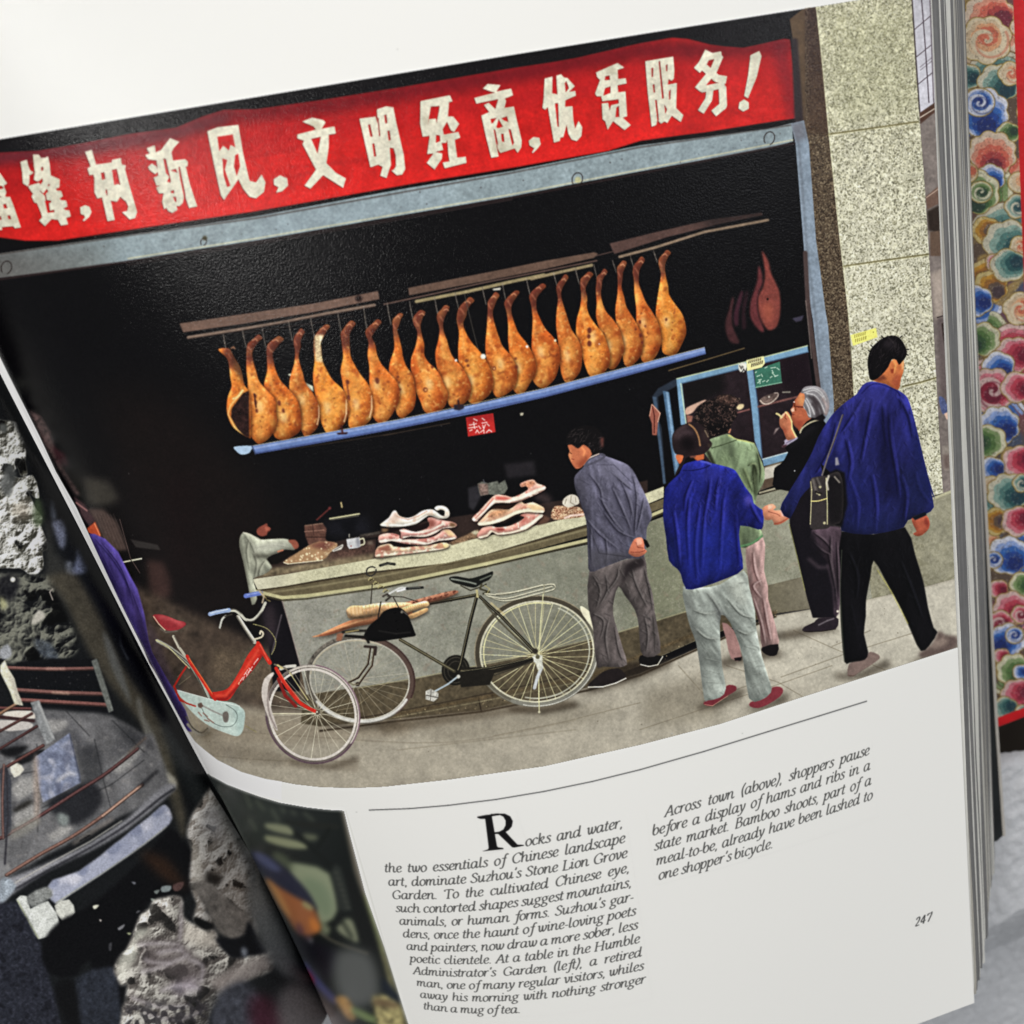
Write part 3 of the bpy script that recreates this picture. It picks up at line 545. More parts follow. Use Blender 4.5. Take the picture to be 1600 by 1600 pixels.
def paint_hams(sh, pic):
    # boards, rods
    def bar(f, s, c, **k): return sh.fill(f(s), c, clip=pic, **k)
    bar(E_, '48,482 500,415 1000,340 1465,250 1476,308 1010,400 500,485 75,545', (112, 88, 76), bl=.5, grain=.1); sh.fill(circ(560.5, 466.5, 5.5), (40, 28, 26), bl=1.2)
    sh.line(E_('110,582 500,520 800,470 1100,410 1440,350'), 4.6, (128, 108, 94), bl=.5, grain=.12); sh.line(E_('110,592 500,532 1100,422 1440,362'), 1.4, (50, 38, 34), bl=.6)
    sh.line(E_('500,552 1100,465 1290,430'), .8, (80, 62, 56), bl=.3, a=.8)
    bar(F_, '172,365 500,300 900,222 1143,172 1500,110 1530,120 1500,150 1143,232 700,320 180,418', (102, 80, 68), bl=.5, grain=.1)
    sh.line(F_('0,482 350,408 700,330 1143,245 1520,170'), 2.4, (92, 72, 64), bl=.4)
    sh.line(F_('230,462 600,390 900,322 1143,272') , 5, (150, 136, 100), bl=.6, grain=.15); sh.line(G_('0,350 250,292 505,236'), 4.6, (146, 130, 98), bl=.6, grain=.15)
    sh.line(G_('540,158 700,118'), 1.6, (80, 62, 56), bl=.4)
    bar(C_, '610,1522 900,1450 1250,1370 1560,1328 1570,1345 1300,1400 960,1485 640,1588', (88, 66, 60), bl=.7, grain=.12)
    sh.fill(C_('1200,1330 1600,1290 1600,1370 1200,1440'), (13, 12, 14), bl=8, a=.55, clip=pic)
    sh.line(C_('672,1605 900,1545 1200,1450 1600,1375'), 4.2, (136, 116, 96), bl=.6, grain=.15)
    for x, y, w, h in HAMS:
        ry = np.interp(x, [350, 590, 650, 930, 1000, 1100], [523, 476, 471, 414, 398, 372])
        sh.line([(x + 1, y + 6), (x - 3, (y + ry) / 2), (x - 5, ry)], 1.1, (120, 110, 102), bl=.3, a=.85, grain=.5)
        sh.line([(x + .5, y + 4), (x - 4.5, ry + 3)], .6, (176, 166, 150), a=.45)
    sh.fill(E_('820,845 850,838 900,880 1000,930 1005,970 960,940 900,900'), (240, 240, 206), bl=.5)
    hr = np.random.RandomState(11)
    for i in range(len(HAMS) - 1, -1, -1):
        x, y, w, h = HAMS[i]
        pts = HAM0.copy(); pts[:, 0] = pts[:, 0] + hr.uniform(-.04, .04, len(pts)) * (pts[:, 1] > .05) + hr.uniform(-.1, .1) * (pts[:, 1] - .5) + hr.uniform(-.07, .07) * np.sin(pts[:, 1] * 9) + .05 * np.sin(pts[:, 1] * 5 + i) * (pts[:, 1] > .1); pts[:, 1] += hr.uniform(-.008, .008, len(pts))
        if w > 49: pts[(pts[:, 0] > .6), 0] *= 1.0
        if i == 0: pts = np.array([(-.32, -.03), (-.3, 0), (0, .07), (.1, .15), (.15, .3), (.2, .4), (.05, .5), (-.02, .6), (0, .72), (.2, .85), (.55, .93), (.9, .98), (1, .95), (.98, .5), (.75, .38), (.6, .2), (.3, .06), (.1, -.03)])
        p = pts * [w, h] + [x, y]; p[:, 0] += (pts[:, 1]) * 2
        base = np.array([(212, 118, 44), (198, 100, 36), (218, 128, 46), (206, 108, 42), (190, 90, 34)][(i * 3) % 5], float)
        if i in (3, 14, 16, 17, 9): base = np.array((188, 98, 40.))
        o = sh.fill(p + [1.5, 1], (12, 8, 8), bl=2, sm=4, a=.8, clip=pic)
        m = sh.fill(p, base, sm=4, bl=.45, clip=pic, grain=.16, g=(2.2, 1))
        if m is None: continue
        P = lambda u, v: (x + u * w + 2 * v, y + v * h)
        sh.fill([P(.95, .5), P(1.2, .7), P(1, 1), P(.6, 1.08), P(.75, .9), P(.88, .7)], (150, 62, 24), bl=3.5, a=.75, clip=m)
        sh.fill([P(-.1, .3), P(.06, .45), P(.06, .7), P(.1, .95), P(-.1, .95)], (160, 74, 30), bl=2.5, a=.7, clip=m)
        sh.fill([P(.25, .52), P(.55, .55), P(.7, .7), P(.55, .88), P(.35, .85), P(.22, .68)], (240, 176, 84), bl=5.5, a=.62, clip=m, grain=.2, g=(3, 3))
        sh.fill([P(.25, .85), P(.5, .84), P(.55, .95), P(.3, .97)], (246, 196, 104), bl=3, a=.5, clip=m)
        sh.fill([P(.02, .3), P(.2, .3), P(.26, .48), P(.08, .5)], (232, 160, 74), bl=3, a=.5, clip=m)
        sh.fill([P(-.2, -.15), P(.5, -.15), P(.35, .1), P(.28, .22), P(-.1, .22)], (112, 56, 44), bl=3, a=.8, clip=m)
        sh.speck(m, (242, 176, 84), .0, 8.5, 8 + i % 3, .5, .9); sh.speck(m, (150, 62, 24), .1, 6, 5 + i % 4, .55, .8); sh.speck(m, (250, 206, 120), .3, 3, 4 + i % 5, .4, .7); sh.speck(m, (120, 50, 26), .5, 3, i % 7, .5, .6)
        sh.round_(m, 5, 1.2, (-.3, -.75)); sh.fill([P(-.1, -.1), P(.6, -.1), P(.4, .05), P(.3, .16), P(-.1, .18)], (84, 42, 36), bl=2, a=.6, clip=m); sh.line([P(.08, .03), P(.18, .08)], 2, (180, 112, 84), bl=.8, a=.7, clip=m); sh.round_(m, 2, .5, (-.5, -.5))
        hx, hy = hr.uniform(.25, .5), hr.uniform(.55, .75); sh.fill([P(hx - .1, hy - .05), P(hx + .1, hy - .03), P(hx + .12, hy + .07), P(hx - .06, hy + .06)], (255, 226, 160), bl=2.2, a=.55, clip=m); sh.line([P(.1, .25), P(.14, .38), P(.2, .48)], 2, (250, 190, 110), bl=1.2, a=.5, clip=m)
        sh.line([P(.2, -.035), P(.3, -.05), P(.36, -.03)], 1.6, (214, 150, 110), bl=.5, a=.8)
        if i == 0:
            sh.fill(E_('500,980 420,1090 415,1150 470,1250 545,1320 545,960'), (44, 28, 26), bl=.8, clip=m, grain=.5); sh.line(E_('500,960 410,1070 395,1130 440,1220 530,1310'), 2, (236, 186, 110), bl=.5, clip=m)
            sh.line(E_('430,1020 460,1010 500,960'), 3, (240, 210, 140), bl=1, clip=m, grain=.4)
            sh.fill(E_('420,700 500,740 530,930 500,900 430,800'), (60, 40, 34), bl=2, a=.7, clip=m)
        if i in (3, 4, 5): sh.line([P(.98, .66), P(.97, .8), P(.9, .88)], 1.6, (250, 220, 170), bl=.6, a=.9, clip=m)
        if i == 4: sh.fill([P(.0, .02), P(.3, .02), P(.36, .3), P(.05, .28)], (226, 206, 160), bl=1.2, a=.85, clip=m, grain=.5); 
        reg('printed_ham', smooth(p, 2), 'pale-necked cured ham' if i == 4 else ('split cured ham hanging at the left end' if i == 0 else None))
    for s, r in (('590,1000', 2.6), ('592,1045', 3), ('600,1105', 3), ('760,1050', 3.5), ('790,1105', 3), ('1250,900', 3), ('1255,1010', 3.2), ('1460,890', 4.2)):
        c = E_(s)[0]; sh.fill(circ(c[0], c[1], r * .8, 10, r * 1.3, -.2), (96, 44, 34), bl=.9, a=.85)
    sh.line(E_('582,985 595,1080'), 2.4, (66, 34, 28), bl=.6); sh.line(E_('1240,890 1262,1030'), 2, (120, 60, 40), bl=1)
    for s, r in (('345,930', 2.6), ('295,1092', 4), ('785,940', 3.5), ('590,885', 3), ('600,920', 2.6), ('940,870', 2.5), ('945,930', 3), ('100,1000', 2.2), ('108,1040', 2.2), ('115,1090', 2.2)):
        c = F_(s)[0]; sh.fill(circ(c[0], c[1], r, 10), (110, 52, 34), bl=.8, a=.85)
        if r > 3.2: sh.fill(circ(c[0] + .5, c[1] + .3, r * .45, 8), (216, 160, 96), bl=.5)
    for s, r in (('485,890', 4.4), ('485,780', 4.5), ('480,830', 3.6), ('905,710', 3), ('912,820', 3.4), ('925,880', 2.5), ('1125,690', 2.4), ('870,770', 1.8), ('950,745', 1.8), ('930,590', 1.2)):
        c = G_(s)[0]; sh.fill(circ(c[0], c[1], r * .8, 10, r * 1.1), (104, 46, 34), bl=.8, a=.9)
    sh.fill(circ(936.3, 537.5, 1.3), (230, 190, 160)); sh.fill(circ(755, 557, 4.2), (250, 244, 226), bl=.7); sh.fill(circ(712.5, 563, 2), (250, 244, 226), bl=.5); sh.fill(circ(867.5, 532, 2), (250, 236, 190), bl=.5); sh.fill(circ(823.5, 541.5, 2.2), (244, 236, 220), bl=.5)
    sh.line(F_('575,410 610,560 670,800'), 1.1, (84, 78, 70), bl=.3, a=.9); sh.fill(F_('775,372 835,362 830,380 780,382'), (210, 206, 190), bl=.6)
    # tray under the hams
    tr = PX('392,697 500,678 620,656 740,632 850,607 980,574 1101,542.5 1103,553 980,587 850,621 740,646 620,670 500,692 399,709.5')
    t = sh.fill(tr, (104, 128, 182), clip=pic, bl=.3); sh.line(PX('394,701 620,660 850,611 1101,546'), 3, (150, 168, 208), bl=1, clip=t, a=.9); sh.line(PX('398,709 620,669 850,620 1103,553'), 2.5, (64, 76, 124), bl=1, clip=t)
    sh.line(PX('392,697 620,656 850,607 1101,542.5'), .9, (190, 180, 150), bl=.3)
    e = sh.fill(E_('440,1362 565,1356 560,1385 540,1410 490,1418 455,1395'), (166, 190, 214), sm=3, clip=pic); sh.line(E_('565,1356 580,1390 590,1415'), 2, (60, 70, 100), bl=.5)
    for s in ('1170,1262 1250,1258 1245,1272 1180,1276',): sh.fill(E_(s), (48, 24, 26), bl=.6); sh.line(E_('1205,1215 1212,1265'), 3, (70, 30, 28), bl=.7)
    sh.fill(F_('498,1200 570,1195 572,1225 540,1240 500,1235'), (44, 40, 52), bl=.7); sh.line(F_('530,1170 536,1215'), 3, (56, 34, 34), bl=.7)
    sh.line(F_('0,1418 470,1330'), 1.2, (74, 60, 48), bl=.5, a=.9); sh.line(E_('830,1380 1600,1265'), 1.2, (62, 50, 40), bl=.5, a=.9)
    sh.line(PX('1045,579 1100,563 1163,544'), 1.6, (140, 116, 76), bl=.5, a=.8)
    reg('printed_tray', np.concatenate([tr, E_('590,1415 490,1418 440,1362')]), 'long blue drip tray under the hams')
    # price card
    pc = F_('585,1290 780,1260 797,1395 600,1427'); m = sh.fill(pc, (186, 44, 40), clip=pic, bl=.4); sh.fill(F_('585,1290 780,1260 785,1300 590,1325'), (140, 28, 34), bl=2, a=.6, clip=m)
    for s in ('640,1300 665,1312', '700,1295 720,1310', '610,1345 660,1335', '640,1325 648,1370', '605,1365 665,1358', '675,1350 690,1370', '705,1345 712,1370 725,1340', '735,1335 752,1350', '655,1400 665,1380 680,1402', '690,1395 712,1378 715,1402', '730,1398 750,1378 770,1392', '612,1385 630,1378', '700,1330 735,1325'):
        sh.line(F_(s), 1.4, (250, 226, 206), bl=.3)
    reg('printed_price_card', pc, 'small red price card')
    sh.fill(F_('970,1260 998,1255 992,1275 975,1278'), (190, 184, 160), bl=.5)
    # dim hams deep on the right
    for s, c, nm in (('560,260 600,300 650,400 680,540 730,640 780,760 795,900 790,1050 750,1200 660,1250 600,1200 540,1090 515,960 520,820 580,700 600,560 590,420', (132, 66, 58), 1), ('520,440 560,520 575,640 540,740 505,880 520,1050 590,1240 560,1270 470,1180 415,1060 420,900 470,740 505,620', (106, 52, 54), 1),
                 ('300,760 330,800 280,1000 270,1180 220,1180 215,1020', (66, 36, 46), 0), ('190,840 215,860 190,1030 200,1200 260,1340 280,1410 170,1400 110,1250 110,1120 150,1000', (72, 42, 44), 1), ('360,760 400,800 360,1000 370,1200 320,1230 310,1000', (44, 26, 32), 0)):
        m = sh.fill(R3(s), c, sm=3, bl=1.2, clip=pic, grain=.15, g=(2, 2))
        if nm: reg('printed_ham', smooth(R3(s), 2), 'dim ham hanging at the back of the shop')
        if c[0] > 130: sh.fill(R3('560,920 700,900 700,1080 640,1180 580,1060'), (176, 92, 70), bl=4, a=.7, clip=m); sh.fill(circ(*R3('635,858')[0], 1.8), (20, 12, 12), bl=.5)
    sh.fill(R3('940,1100 1090,1060 1060,1130 990,1145'), (66, 62, 78), bl=1)

def paint_case(sh, pic):
    inn = sh.fill(H_('345,525 850,400 1400,262 1440,560 1230,1110 1020,1165 600,1270 385,870'), (42, 32, 36), clip=pic, grain=.15, g=(4, 2))
    sh.fill(H_('340,530 700,440 700,600 480,700 380,720'), (22, 19, 20), bl=4, clip=inn); sh.fill(H_('1180,330 1400,275 1440,560 1300,600 1180,560'), (30, 20, 26), bl=4, clip=inn)
    blue = (120, 158, 186)
    sh.fill(H_('100,640 150,570 305,485 315,545 215,600 150,640 190,1370 215,1365 180,900'), (44, 52, 64), bl=1, clip=pic)
    for s, c in (('105,640 135,640 215,1360 195,1365', (70, 88, 108)), ('190,590 245,600 330,1230 290,1300', (78, 108, 136)), ('215,600 235,600 318,1220 300,1270', (128, 160, 188))):
        sh.fill(H_(s), c, bl=.6, clip=pic, grain=.1)
    sh.fill(H_('245,600 300,560 345,870 340,1100 320,1180'), (12, 12, 16), bl=1, clip=pic)
    fr = [H_('303,488 820,362 1395,212 1403,266 820,412 350,528'), H_('303,490 350,525 388,872 340,875 318,650'), H_('888,412 942,406 980,700 1020,1172 990,1100 955,1010 925,700'), H_('1020,1162 1232,1104 1200,1172 1030,1218')]
    fm = sh.mask(fr, .5); sh.put(sh.clipm(fm, pic), blue, 1, .06, (2, 3))
    sh.line(H_('306,490 820,364 1395,214'), 1.6, (196, 206, 160), bl=.5); sh.line(H_('340,530 385,872'), 1.6, (196, 212, 176), bl=.5); sh.line(H_('350,528 820,412 1403,266'), 1.4, (70, 96, 124), bl=.5)
    sh.line(H_('1022,1160 1232,1103'), 1.8, (206, 226, 226), bl=.5); sh.line(H_('944,420 985,720 1020,1150'), 1.2, (66, 88, 120), bl=.5)
    sh.line(H_('800,775 910,745'), 2.6, (132, 88, 82), bl=.5); sh.line(H_('985,722 1330,635'), 3, (128, 86, 80), bl=.6, grain=.2)
    pl = sh.fill(H_('1000,660 1060,625 1140,605 1155,625 1120,680 1040,705 1005,690'), (120, 100, 92), bl=.8, sm=3, grain=.3); sh.line(H_('1002,670 1035,700 1090,690 1145,640 1148,610 1120,608'), 1.6, (206, 188, 172), bl=.4, sm=3); sh.fill(circ(*H_('1075,640')[0], 1.6), (240, 226, 210), bl=.4)
    sh.line(H_('1190,602 1250,600'), 2.2, (190, 186, 166), bl=.5)
    sh.fill(H_('380,740 440,705 540,665 545,680 480,720 440,770 385,790'), (206, 168, 146), bl=.6, sm=3); sh.fill(H_('385,790 440,800 430,850 395,860'), (150, 100, 84), bl=.8)
    sh.fill(H_('760,660 830,650 835,690 790,695'), (170, 140, 118), bl=.8); sh.fill(H_('790,710 860,700 862,730 820,750'), (216, 196, 150), bl=.8, sm=2)
    sh.fill(H_('1130,905 1165,895 1110,960'), (150, 132, 128), bl=1)
    sh.fill(H_('1060,600 1330,560 1330,600 1060,640'), (28, 20, 24), bl=4, a=.5, clip=inn)
    gs = H_('952,418 1165,345 1182,520 965,562'); g = sh.fill(gs, (62, 116, 96), bl=.4); sh.line(H_('965,562 1182,520'), 1.6, (140, 190, 160), bl=.4)
    for s in ('975,470 1000,460', '1010,450 1020,470', '1090,400 1130,395', '1100,420 1110,440', '1140,400 1160,415', '985,500 1010,495', '980,525 1000,505 1000,530', '1020,515 1040,505', '1055,515 1070,500', '1100,440 1130,470', '1120,470 1150,460', '1085,480 1100,470', '960,440 970,430', '1040,400 1060,390'):
        sh.line(H_(s), 1.3, (206, 230, 206), bl=.3, a=.9)
    reg('printed_notice', gs, 'green handwritten notice')
    sh.fill(H_('822,370 850,355 885,362 888,395 870,432 835,432 820,400'), (222, 220, 206), bl=.5, sm=2); sh.fill(circ(*H_('852,392')[0], 2.2), (110, 106, 100), bl=.6); sh.line(H_('845,440 865,410 880,440'), 1.4, (40, 34, 34), bl=.3); sh.line(H_('830,380 845,410'), 1.2, (60, 50, 50), bl=.3)
    ys = H_('885,335 1030,300 1042,360 1015,395 892,426'); sh.fill(ys, (236, 226, 158), bl=.4)
    for k in range(7): sh.line(H_('%d,%d %d,%d' % (905 + 16 * k, 358 - 4 * k, 910 + 16 * k, 340 - 4 * k)), 1.3, (84, 74, 50), bl=.25)
    for k in range(6): sh.line(H_('%d,%d %d,%d' % (930 + 17 * k, 388 - 5 * k, 934 + 17 * k, 366 - 5 * k)), 1.6, (84, 74, 50), bl=.25)
    reg('printed_notice', ys, 'cream label on the window bar')
    reg('printed_display_case', H_('100,640 150,570 305,485 820,362 1395,212 1403,266 1430,520 1232,1104 1200,1172 1030,1218 600,1290 195,1370'), 'blue framed glass food case')
    kt = sh.fill(H_('100,700 172,775 150,850 140,962 102,958 98,860 76,800'), (156, 92, 76), bl=.5, clip=pic); sh.line(H_('100,705 120,800 118,940'), 1.4, (70, 26, 24), bl=.4); sh.line(H_('102,705 168,778 148,850'), 1.2, (226, 176, 150), bl=.4); sh.line(H_('98,705 80,800'), 1.2, (214, 160, 134), bl=.4)
    # yellow enamel plate on the pillar
    yp = I_('688,232 900,172 912,250 708,322'); y = sh.fill(yp, (238, 232, 122), bl=.4)
    for k in range(6):
        sh.line(I_('%d,%d %d,%d' % (722 + 17 * k, 252 - 5 * k, 724 + 17 * k, 232 - 5 * k)), 1.2, (150, 140, 60), bl=.25); sh.line(I_('%d,%d %d,%d' % (728 + 17 * k, 290 - 5 * k, 730 + 17 * k, 268 - 5 * k)), 1.2, (150, 140, 60), bl=.25)
    sh.fill(circ(*I_('877,208')[0], 1), (140, 130, 60)); reg('printed_wall_plate', yp, 'small yellow plate on the pillar')

def paint_goods(sh, pic):
    Y2 = Z(360, 720, 5.46)
    # things behind: scale, grey boards
    sh.fill(N_('685,170 760,150 770,215 720,310 690,290'), (48, 46, 50), bl=1.5, clip=pic); sh.fill(N_('910,20 1100,0 1110,90 930,110'), (38, 35, 38), bl=2, clip=pic); sh.fill(N_('1100,150 1210,230 1200,280 1100,240'), (56, 46, 46), bl=3, clip=pic)
    m = sh.fill(R5('950,90 990,70 1040,85 1130,65 1140,90 1195,55 1220,130 1190,180 1100,195 1050,185 975,200 960,150'), (104, 106, 96), bl=.6, clip=pic, grain=.25, g=(1.6, 3)); sh.fill(R5('950,90 1040,90 1050,190 975,200'), (110, 92, 84), bl=1, clip=m, grain=.5)
    sh.line(R5('1000,55 1015,85'), 1.2, (90, 90, 96)); 
    # wall tones behind the counter goods
    sh.fill(L_('620,420 960,380 980,520 700,530'), (26, 26, 32), bl=5, a=.9, clip=pic)
    sh.line(L_('690,402 895,368'), 2.4, (196, 192, 150), bl=.4); sh.line(L_('700,410 890,382'), 1.4, (90, 88, 76), bl=.4); sh.line(L_('768,290 775,322'), 2, (220, 200, 140), bl=.6)
    sh.fill(L_('760,420 880,405 860,500 800,510'), (14, 14, 18), bl=2); sh.line(L_('825,510 825,530'), 1.6, (180, 176, 160), bl=.5)
    sh.line(L_('600,410 690,330'), 2.4, (96, 44, 40), bl=.6); sh.fill(circ(*L_('690,328')[0], 2.4), (110, 50, 50), bl=.7)
    sh.fill(L_('720,620 640,700 1000,640 1000,560 900,600'), (84, 62, 54), bl=3, clip=pic, grain=.3)
    # wrapped bundle and pale heap on paper
    bx = sh.fill(L_('512,450 640,432 668,470 660,540 680,570 600,600 545,590 520,520'), (96, 66, 56), bl=.6, grain=.2); sh.line(L_('515,492 650,480'), 1.4, (150, 112, 96), bl=.5); sh.line(L_('520,530 660,530'), 1.6, (50, 32, 28), bl=.5); sh.line(L_('520,450 640,434'), 1.6, (150, 120, 100), bl=.5, a=.8)
    sh.line(L_('570,440 580,520'), 1, (60, 40, 36)); reg('printed_bundle', L_('512,445 640,430 668,470 660,545 680,570 600,600 545,590'), 'string-tied brown bundle')
    hp = L_('370,700 460,640 540,590 620,560 720,565 745,590 690,640 640,690 500,705 400,716'); m = sh.fill(hp, (168, 132, 96), bl=.6, sm=2); sh.fill(L_('540,590 640,555 735,570 660,620'), (120, 74, 62), bl=2, clip=m)
    hr = np.random.RandomState(5)
    for k in range(110):
        x, y = hr.uniform(375, 740), hr.uniform(560, 712); c = (238, 222, 180) if k % 3 else (200, 160, 124)
        sh.fill(circ(*L_('%f,%f' % (x, y))[0], hr.uniform(1, 2.3), 7), c, a=.8 if x < 640 else .3, bl=.3, clip=m)
    sh.line(L_('370,705 400,716 640,690'), 1.5, (236, 226, 190), bl=.4); reg('printed_food_heap', hp, 'pale heap on paper beside the mug')
    sh.fill(L_('705,620 780,578 785,590 770,615 712,632'), (206, 202, 190), bl=.5); sh.line(L_('720,622 775,592'), 1, (90, 84, 80))
    mg = L_('805,542 898,527 905,595 880,605 825,612 812,590'); mm = sh.fill(mg, (204, 204, 204), bl=.4); sh.fill(L_('805,545 898,530 895,555 812,562'), (220, 220, 220), bl=.8, clip=mm); sh.fill(L_('870,535 898,530 905,600 880,605'), (150, 150, 156), bl=1.5, clip=mm); sh.line(L_('805,543 898,528'), 1, (70, 66, 62), bl=.3)
    sh.line(L_('900,545 925,540 930,575 905,585'), 2, (216, 212, 180), bl=.4, sm=3); sh.fill(circ(*L_('838,592')[0], 1.1), (150, 60, 50)); reg('printed_mug', L_('805,542 898,525 932,535 935,580 905,597 880,606 825,613'), 'white enamel mug')
    sh.line(L_('905,520 1030,500'), 4, (70, 64, 58), bl=.8, grain=.4); sh.fill(L_('950,560 985,555 990,580 955,585'), (110, 96, 84), bl=1.2); sh.line(L_('940,545 1020,535 1015,620'), 3, (24, 20, 20), bl=1)
    # left pile of pork sides
    def slab(s, c, sm=3, nm=None, **k):
        sh.fill(R5(s) + [1, 2], (20, 12, 12), sm=sm, bl=1.5, clip=pic, a=.8); m = sh.fill(R5(s), c, sm=sm, bl=.5, clip=pic, **k); sh.round_(m, 3, 1.2, (0, -1)); return m
    fat, lean, dk = (246, 240, 222), (206, 152, 138), (150, 84, 70)
    def marble(m, a=.5, s=0):
        sh.speck(m, (178, 98, 86), .25, 4.2, 3 + s, a, .3); sh.speck(m, (255, 246, 226), .3, 3.4, 6 + s, a, .3)
    piles = []
    m = slab('35,715 60,655 150,625 260,655 400,645 560,630 650,615 695,635 660,670 450,700 250,725 60,752', (206, 178, 146), grain=.15); sh.fill(R5('45,665 160,630 180,690 90,700'), (150, 96, 76), bl=1.5, clip=m); sh.fill(R5('600,620 690,625 680,660 600,670'), (238, 218, 150), bl=2, clip=m); sh.line(R5('40,730 150,722 400,700 640,672'), 3.4, (242, 232, 202), bl=.8, clip=m); marble(m, .5)
    sh.fill(R5('150,600 300,625 420,640 300,660 200,650'), (26, 18, 18), bl=1)
    m = slab('65,590 75,550 160,530 250,550 260,580 400,585 560,560 640,500 700,500 760,560 740,585 600,600 480,635 300,625 180,600 110,620 75,615', (216, 160, 146), grain=.1); marble(m, .6, 1); sh.line(R5('80,605 150,598 260,595 400,610 500,628 640,598 745,578'), 4.2, fat, bl=.7, clip=m, a=.9); sh.fill(R5('640,500 700,500 755,555 700,560'), (236, 202, 150), bl=1.5, clip=m); sh.line(R5('180,540 350,560 560,575'), 2, (176, 100, 92), bl=1, clip=m)
    sh.line(R5('300,565 470,568 610,520'), 2.6, (40, 24, 24), bl=.7)
    m = slab('250,500 290,490 400,520 520,470 500,400 560,390 660,420 720,430 765,455 740,480 640,490 560,540 470,565 350,560 270,580 265,525', (214, 156, 144)); marble(m, .6, 2); sh.line(R5('255,505 350,522 470,520 560,490 640,450'), 3.2, fat, bl=.6, clip=m, a=.9); sh.line(R5('290,570 480,560 600,510 740,470'), 3.4, fat, bl=.7, clip=m, a=.9); sh.fill(R5('480,440 530,400 580,420 560,480 500,500'), (150, 88, 76), bl=2, clip=m); sh.fill(R5('700,430 765,450 740,480 700,470'), (120, 88, 60), bl=1.5, clip=m)
    sh.fill(R5('85,480 240,485 430,460 520,430 500,490 400,515 290,490 170,530 100,510'), (32, 20, 20), bl=1); sh.fill(R5('90,490 160,488 140,520 100,520'), (140, 110, 80), bl=1.5)
    m = slab('80,462 110,430 160,390 190,340 220,330 250,375 320,395 390,375 450,335 520,318 570,330 620,370 650,375 655,335 620,320 590,330 565,310 590,288 650,290 690,320 700,370 670,400 600,400 520,375 470,400 400,450 300,470 180,478', (246, 238, 220)); sh.fill(R5('190,345 220,335 245,375 300,400 200,440 130,440'), (226, 190, 170), bl=2, clip=m, a=.7); sh.line(R5('230,380 330,410 420,380 500,335'), 1.6, (206, 160, 130), bl=.7, clip=m); sh.line(R5('590,335 640,345 650,375'), 2.4, (120, 96, 84), bl=.7, clip=m); sh.line(R5('100,458 300,462 420,425 500,380'), 3, (255, 252, 240), bl=1, clip=m); sh.speck(m, (214, 176, 150), .35, 4, 3, .5, .3)
    reg('printed_pork_pile', R5('35,750 35,700 60,560 85,462 160,390 220,330 320,395 390,375 450,335 520,318 590,288 650,290 695,320 705,370 720,430 765,455 760,560 740,590 690,640 450,700'), 'left pile of folded pork sides')
    # right pile
    sh.fill(R5('690,620 880,530 950,500 1000,540 950,570 720,640'), (126, 100, 76), bl=1, grain=.4, g=(2.5, 3)); sh.fill(R5('890,525 930,505 965,520 930,550'), (176, 168, 140), bl=1, grain=.3)
    sh.fill(R5('1520,360 1600,400 1570,440 1480,460'), (100, 72, 58), bl=1.5)
    m = slab('945,560 960,520 1000,480 1070,462 1120,480 1220,470 1320,430 1370,390 1330,370 1400,345 1530,365 1500,410 1400,490 1250,535 1130,545 1080,520 1040,560 970,578', (210, 150, 134)); marble(m, .7, 3); sh.line(R5('965,572 1040,552 1070,515 1130,540 1250,528 1380,490 1500,390'), 3.4, (240, 226, 200), bl=.7, clip=m); sh.line(R5('1340,490 1440,440 1520,370'), 4.6, (238, 236, 214), bl=.8, clip=m); sh.fill(R5('1100,485 1180,485 1200,510 1130,510'), (130, 44, 40), bl=1.5, clip=m); sh.fill(R5('1320,375 1400,380 1400,440 1330,450'), (190, 110, 96), bl=2, clip=m)
    sh.fill(R5('1050,460 1190,440 1310,370 1340,400 1240,460 1120,475'), (18, 14, 14), bl=1)
    m = slab('950,445 1000,390 1060,330 1120,310 1230,320 1310,260 1340,245 1370,270 1440,255 1500,280 1545,310 1530,350 1380,345 1280,370 1180,420 1060,455 980,465', (222, 178, 146)); marble(m, .5, 4); sh.fill(R5('1060,340 1150,310 1260,310 1180,370 1050,400'), (170, 124, 90), bl=2, clip=m, grain=.4); sh.line(R5('960,450 1080,440 1200,395 1300,345 1400,325 1530,340'), 5.4, (244, 236, 208), bl=.8, clip=m); sh.fill(R5('1310,260 1370,275 1320,310 1250,330'), (226, 170, 150), bl=1.5, clip=m); sh.fill(R5('1400,280 1500,290 1540,320 1440,330'), (230, 200, 150), bl=1.5, clip=m)
    sh.fill(R5('1040,310 1100,280 1240,270 1310,240 1300,270 1220,315 1100,320'), (46, 28, 22), bl=1.2)
    m = slab('900,400 960,340 1040,250 1110,190 1200,195 1260,210 1340,180 1400,140 1380,110 1340,120 1330,90 1400,60 1450,55 1480,85 1555,115 1540,150 1440,200 1300,255 1160,262 1100,270 1040,320 960,410 930,430', (222, 168, 150)); marble(m, .6, 5); sh.line(R5('915,415 1000,340 1100,245 1240,240 1340,215 1480,150 1550,125'), 5, (246, 238, 218), bl=.8, clip=m); sh.fill(R5('1110,200 1190,205 1260,220 1190,240 1110,235'), (204, 84, 72), bl=1.5, clip=m, a=.8); sh.fill(R5('1330,95 1400,65 1450,60 1470,90 1410,130 1350,130'), (190, 130, 100), bl=1.5, clip=m, grain=.4, g=(2, 3)); sh.line(R5('930,400 1020,310 1090,220'), 1.8, (196, 116, 100), bl=.8, clip=m)
    reg('printed_pork_pile', R5('900,405 960,340 1110,190 1260,210 1340,180 1330,90 1450,55 1555,115 1540,160 1440,255 1545,310 1530,370 1500,410 1400,490 1250,535 970,578 945,560 955,470'), 'right pile of folded pork sides')
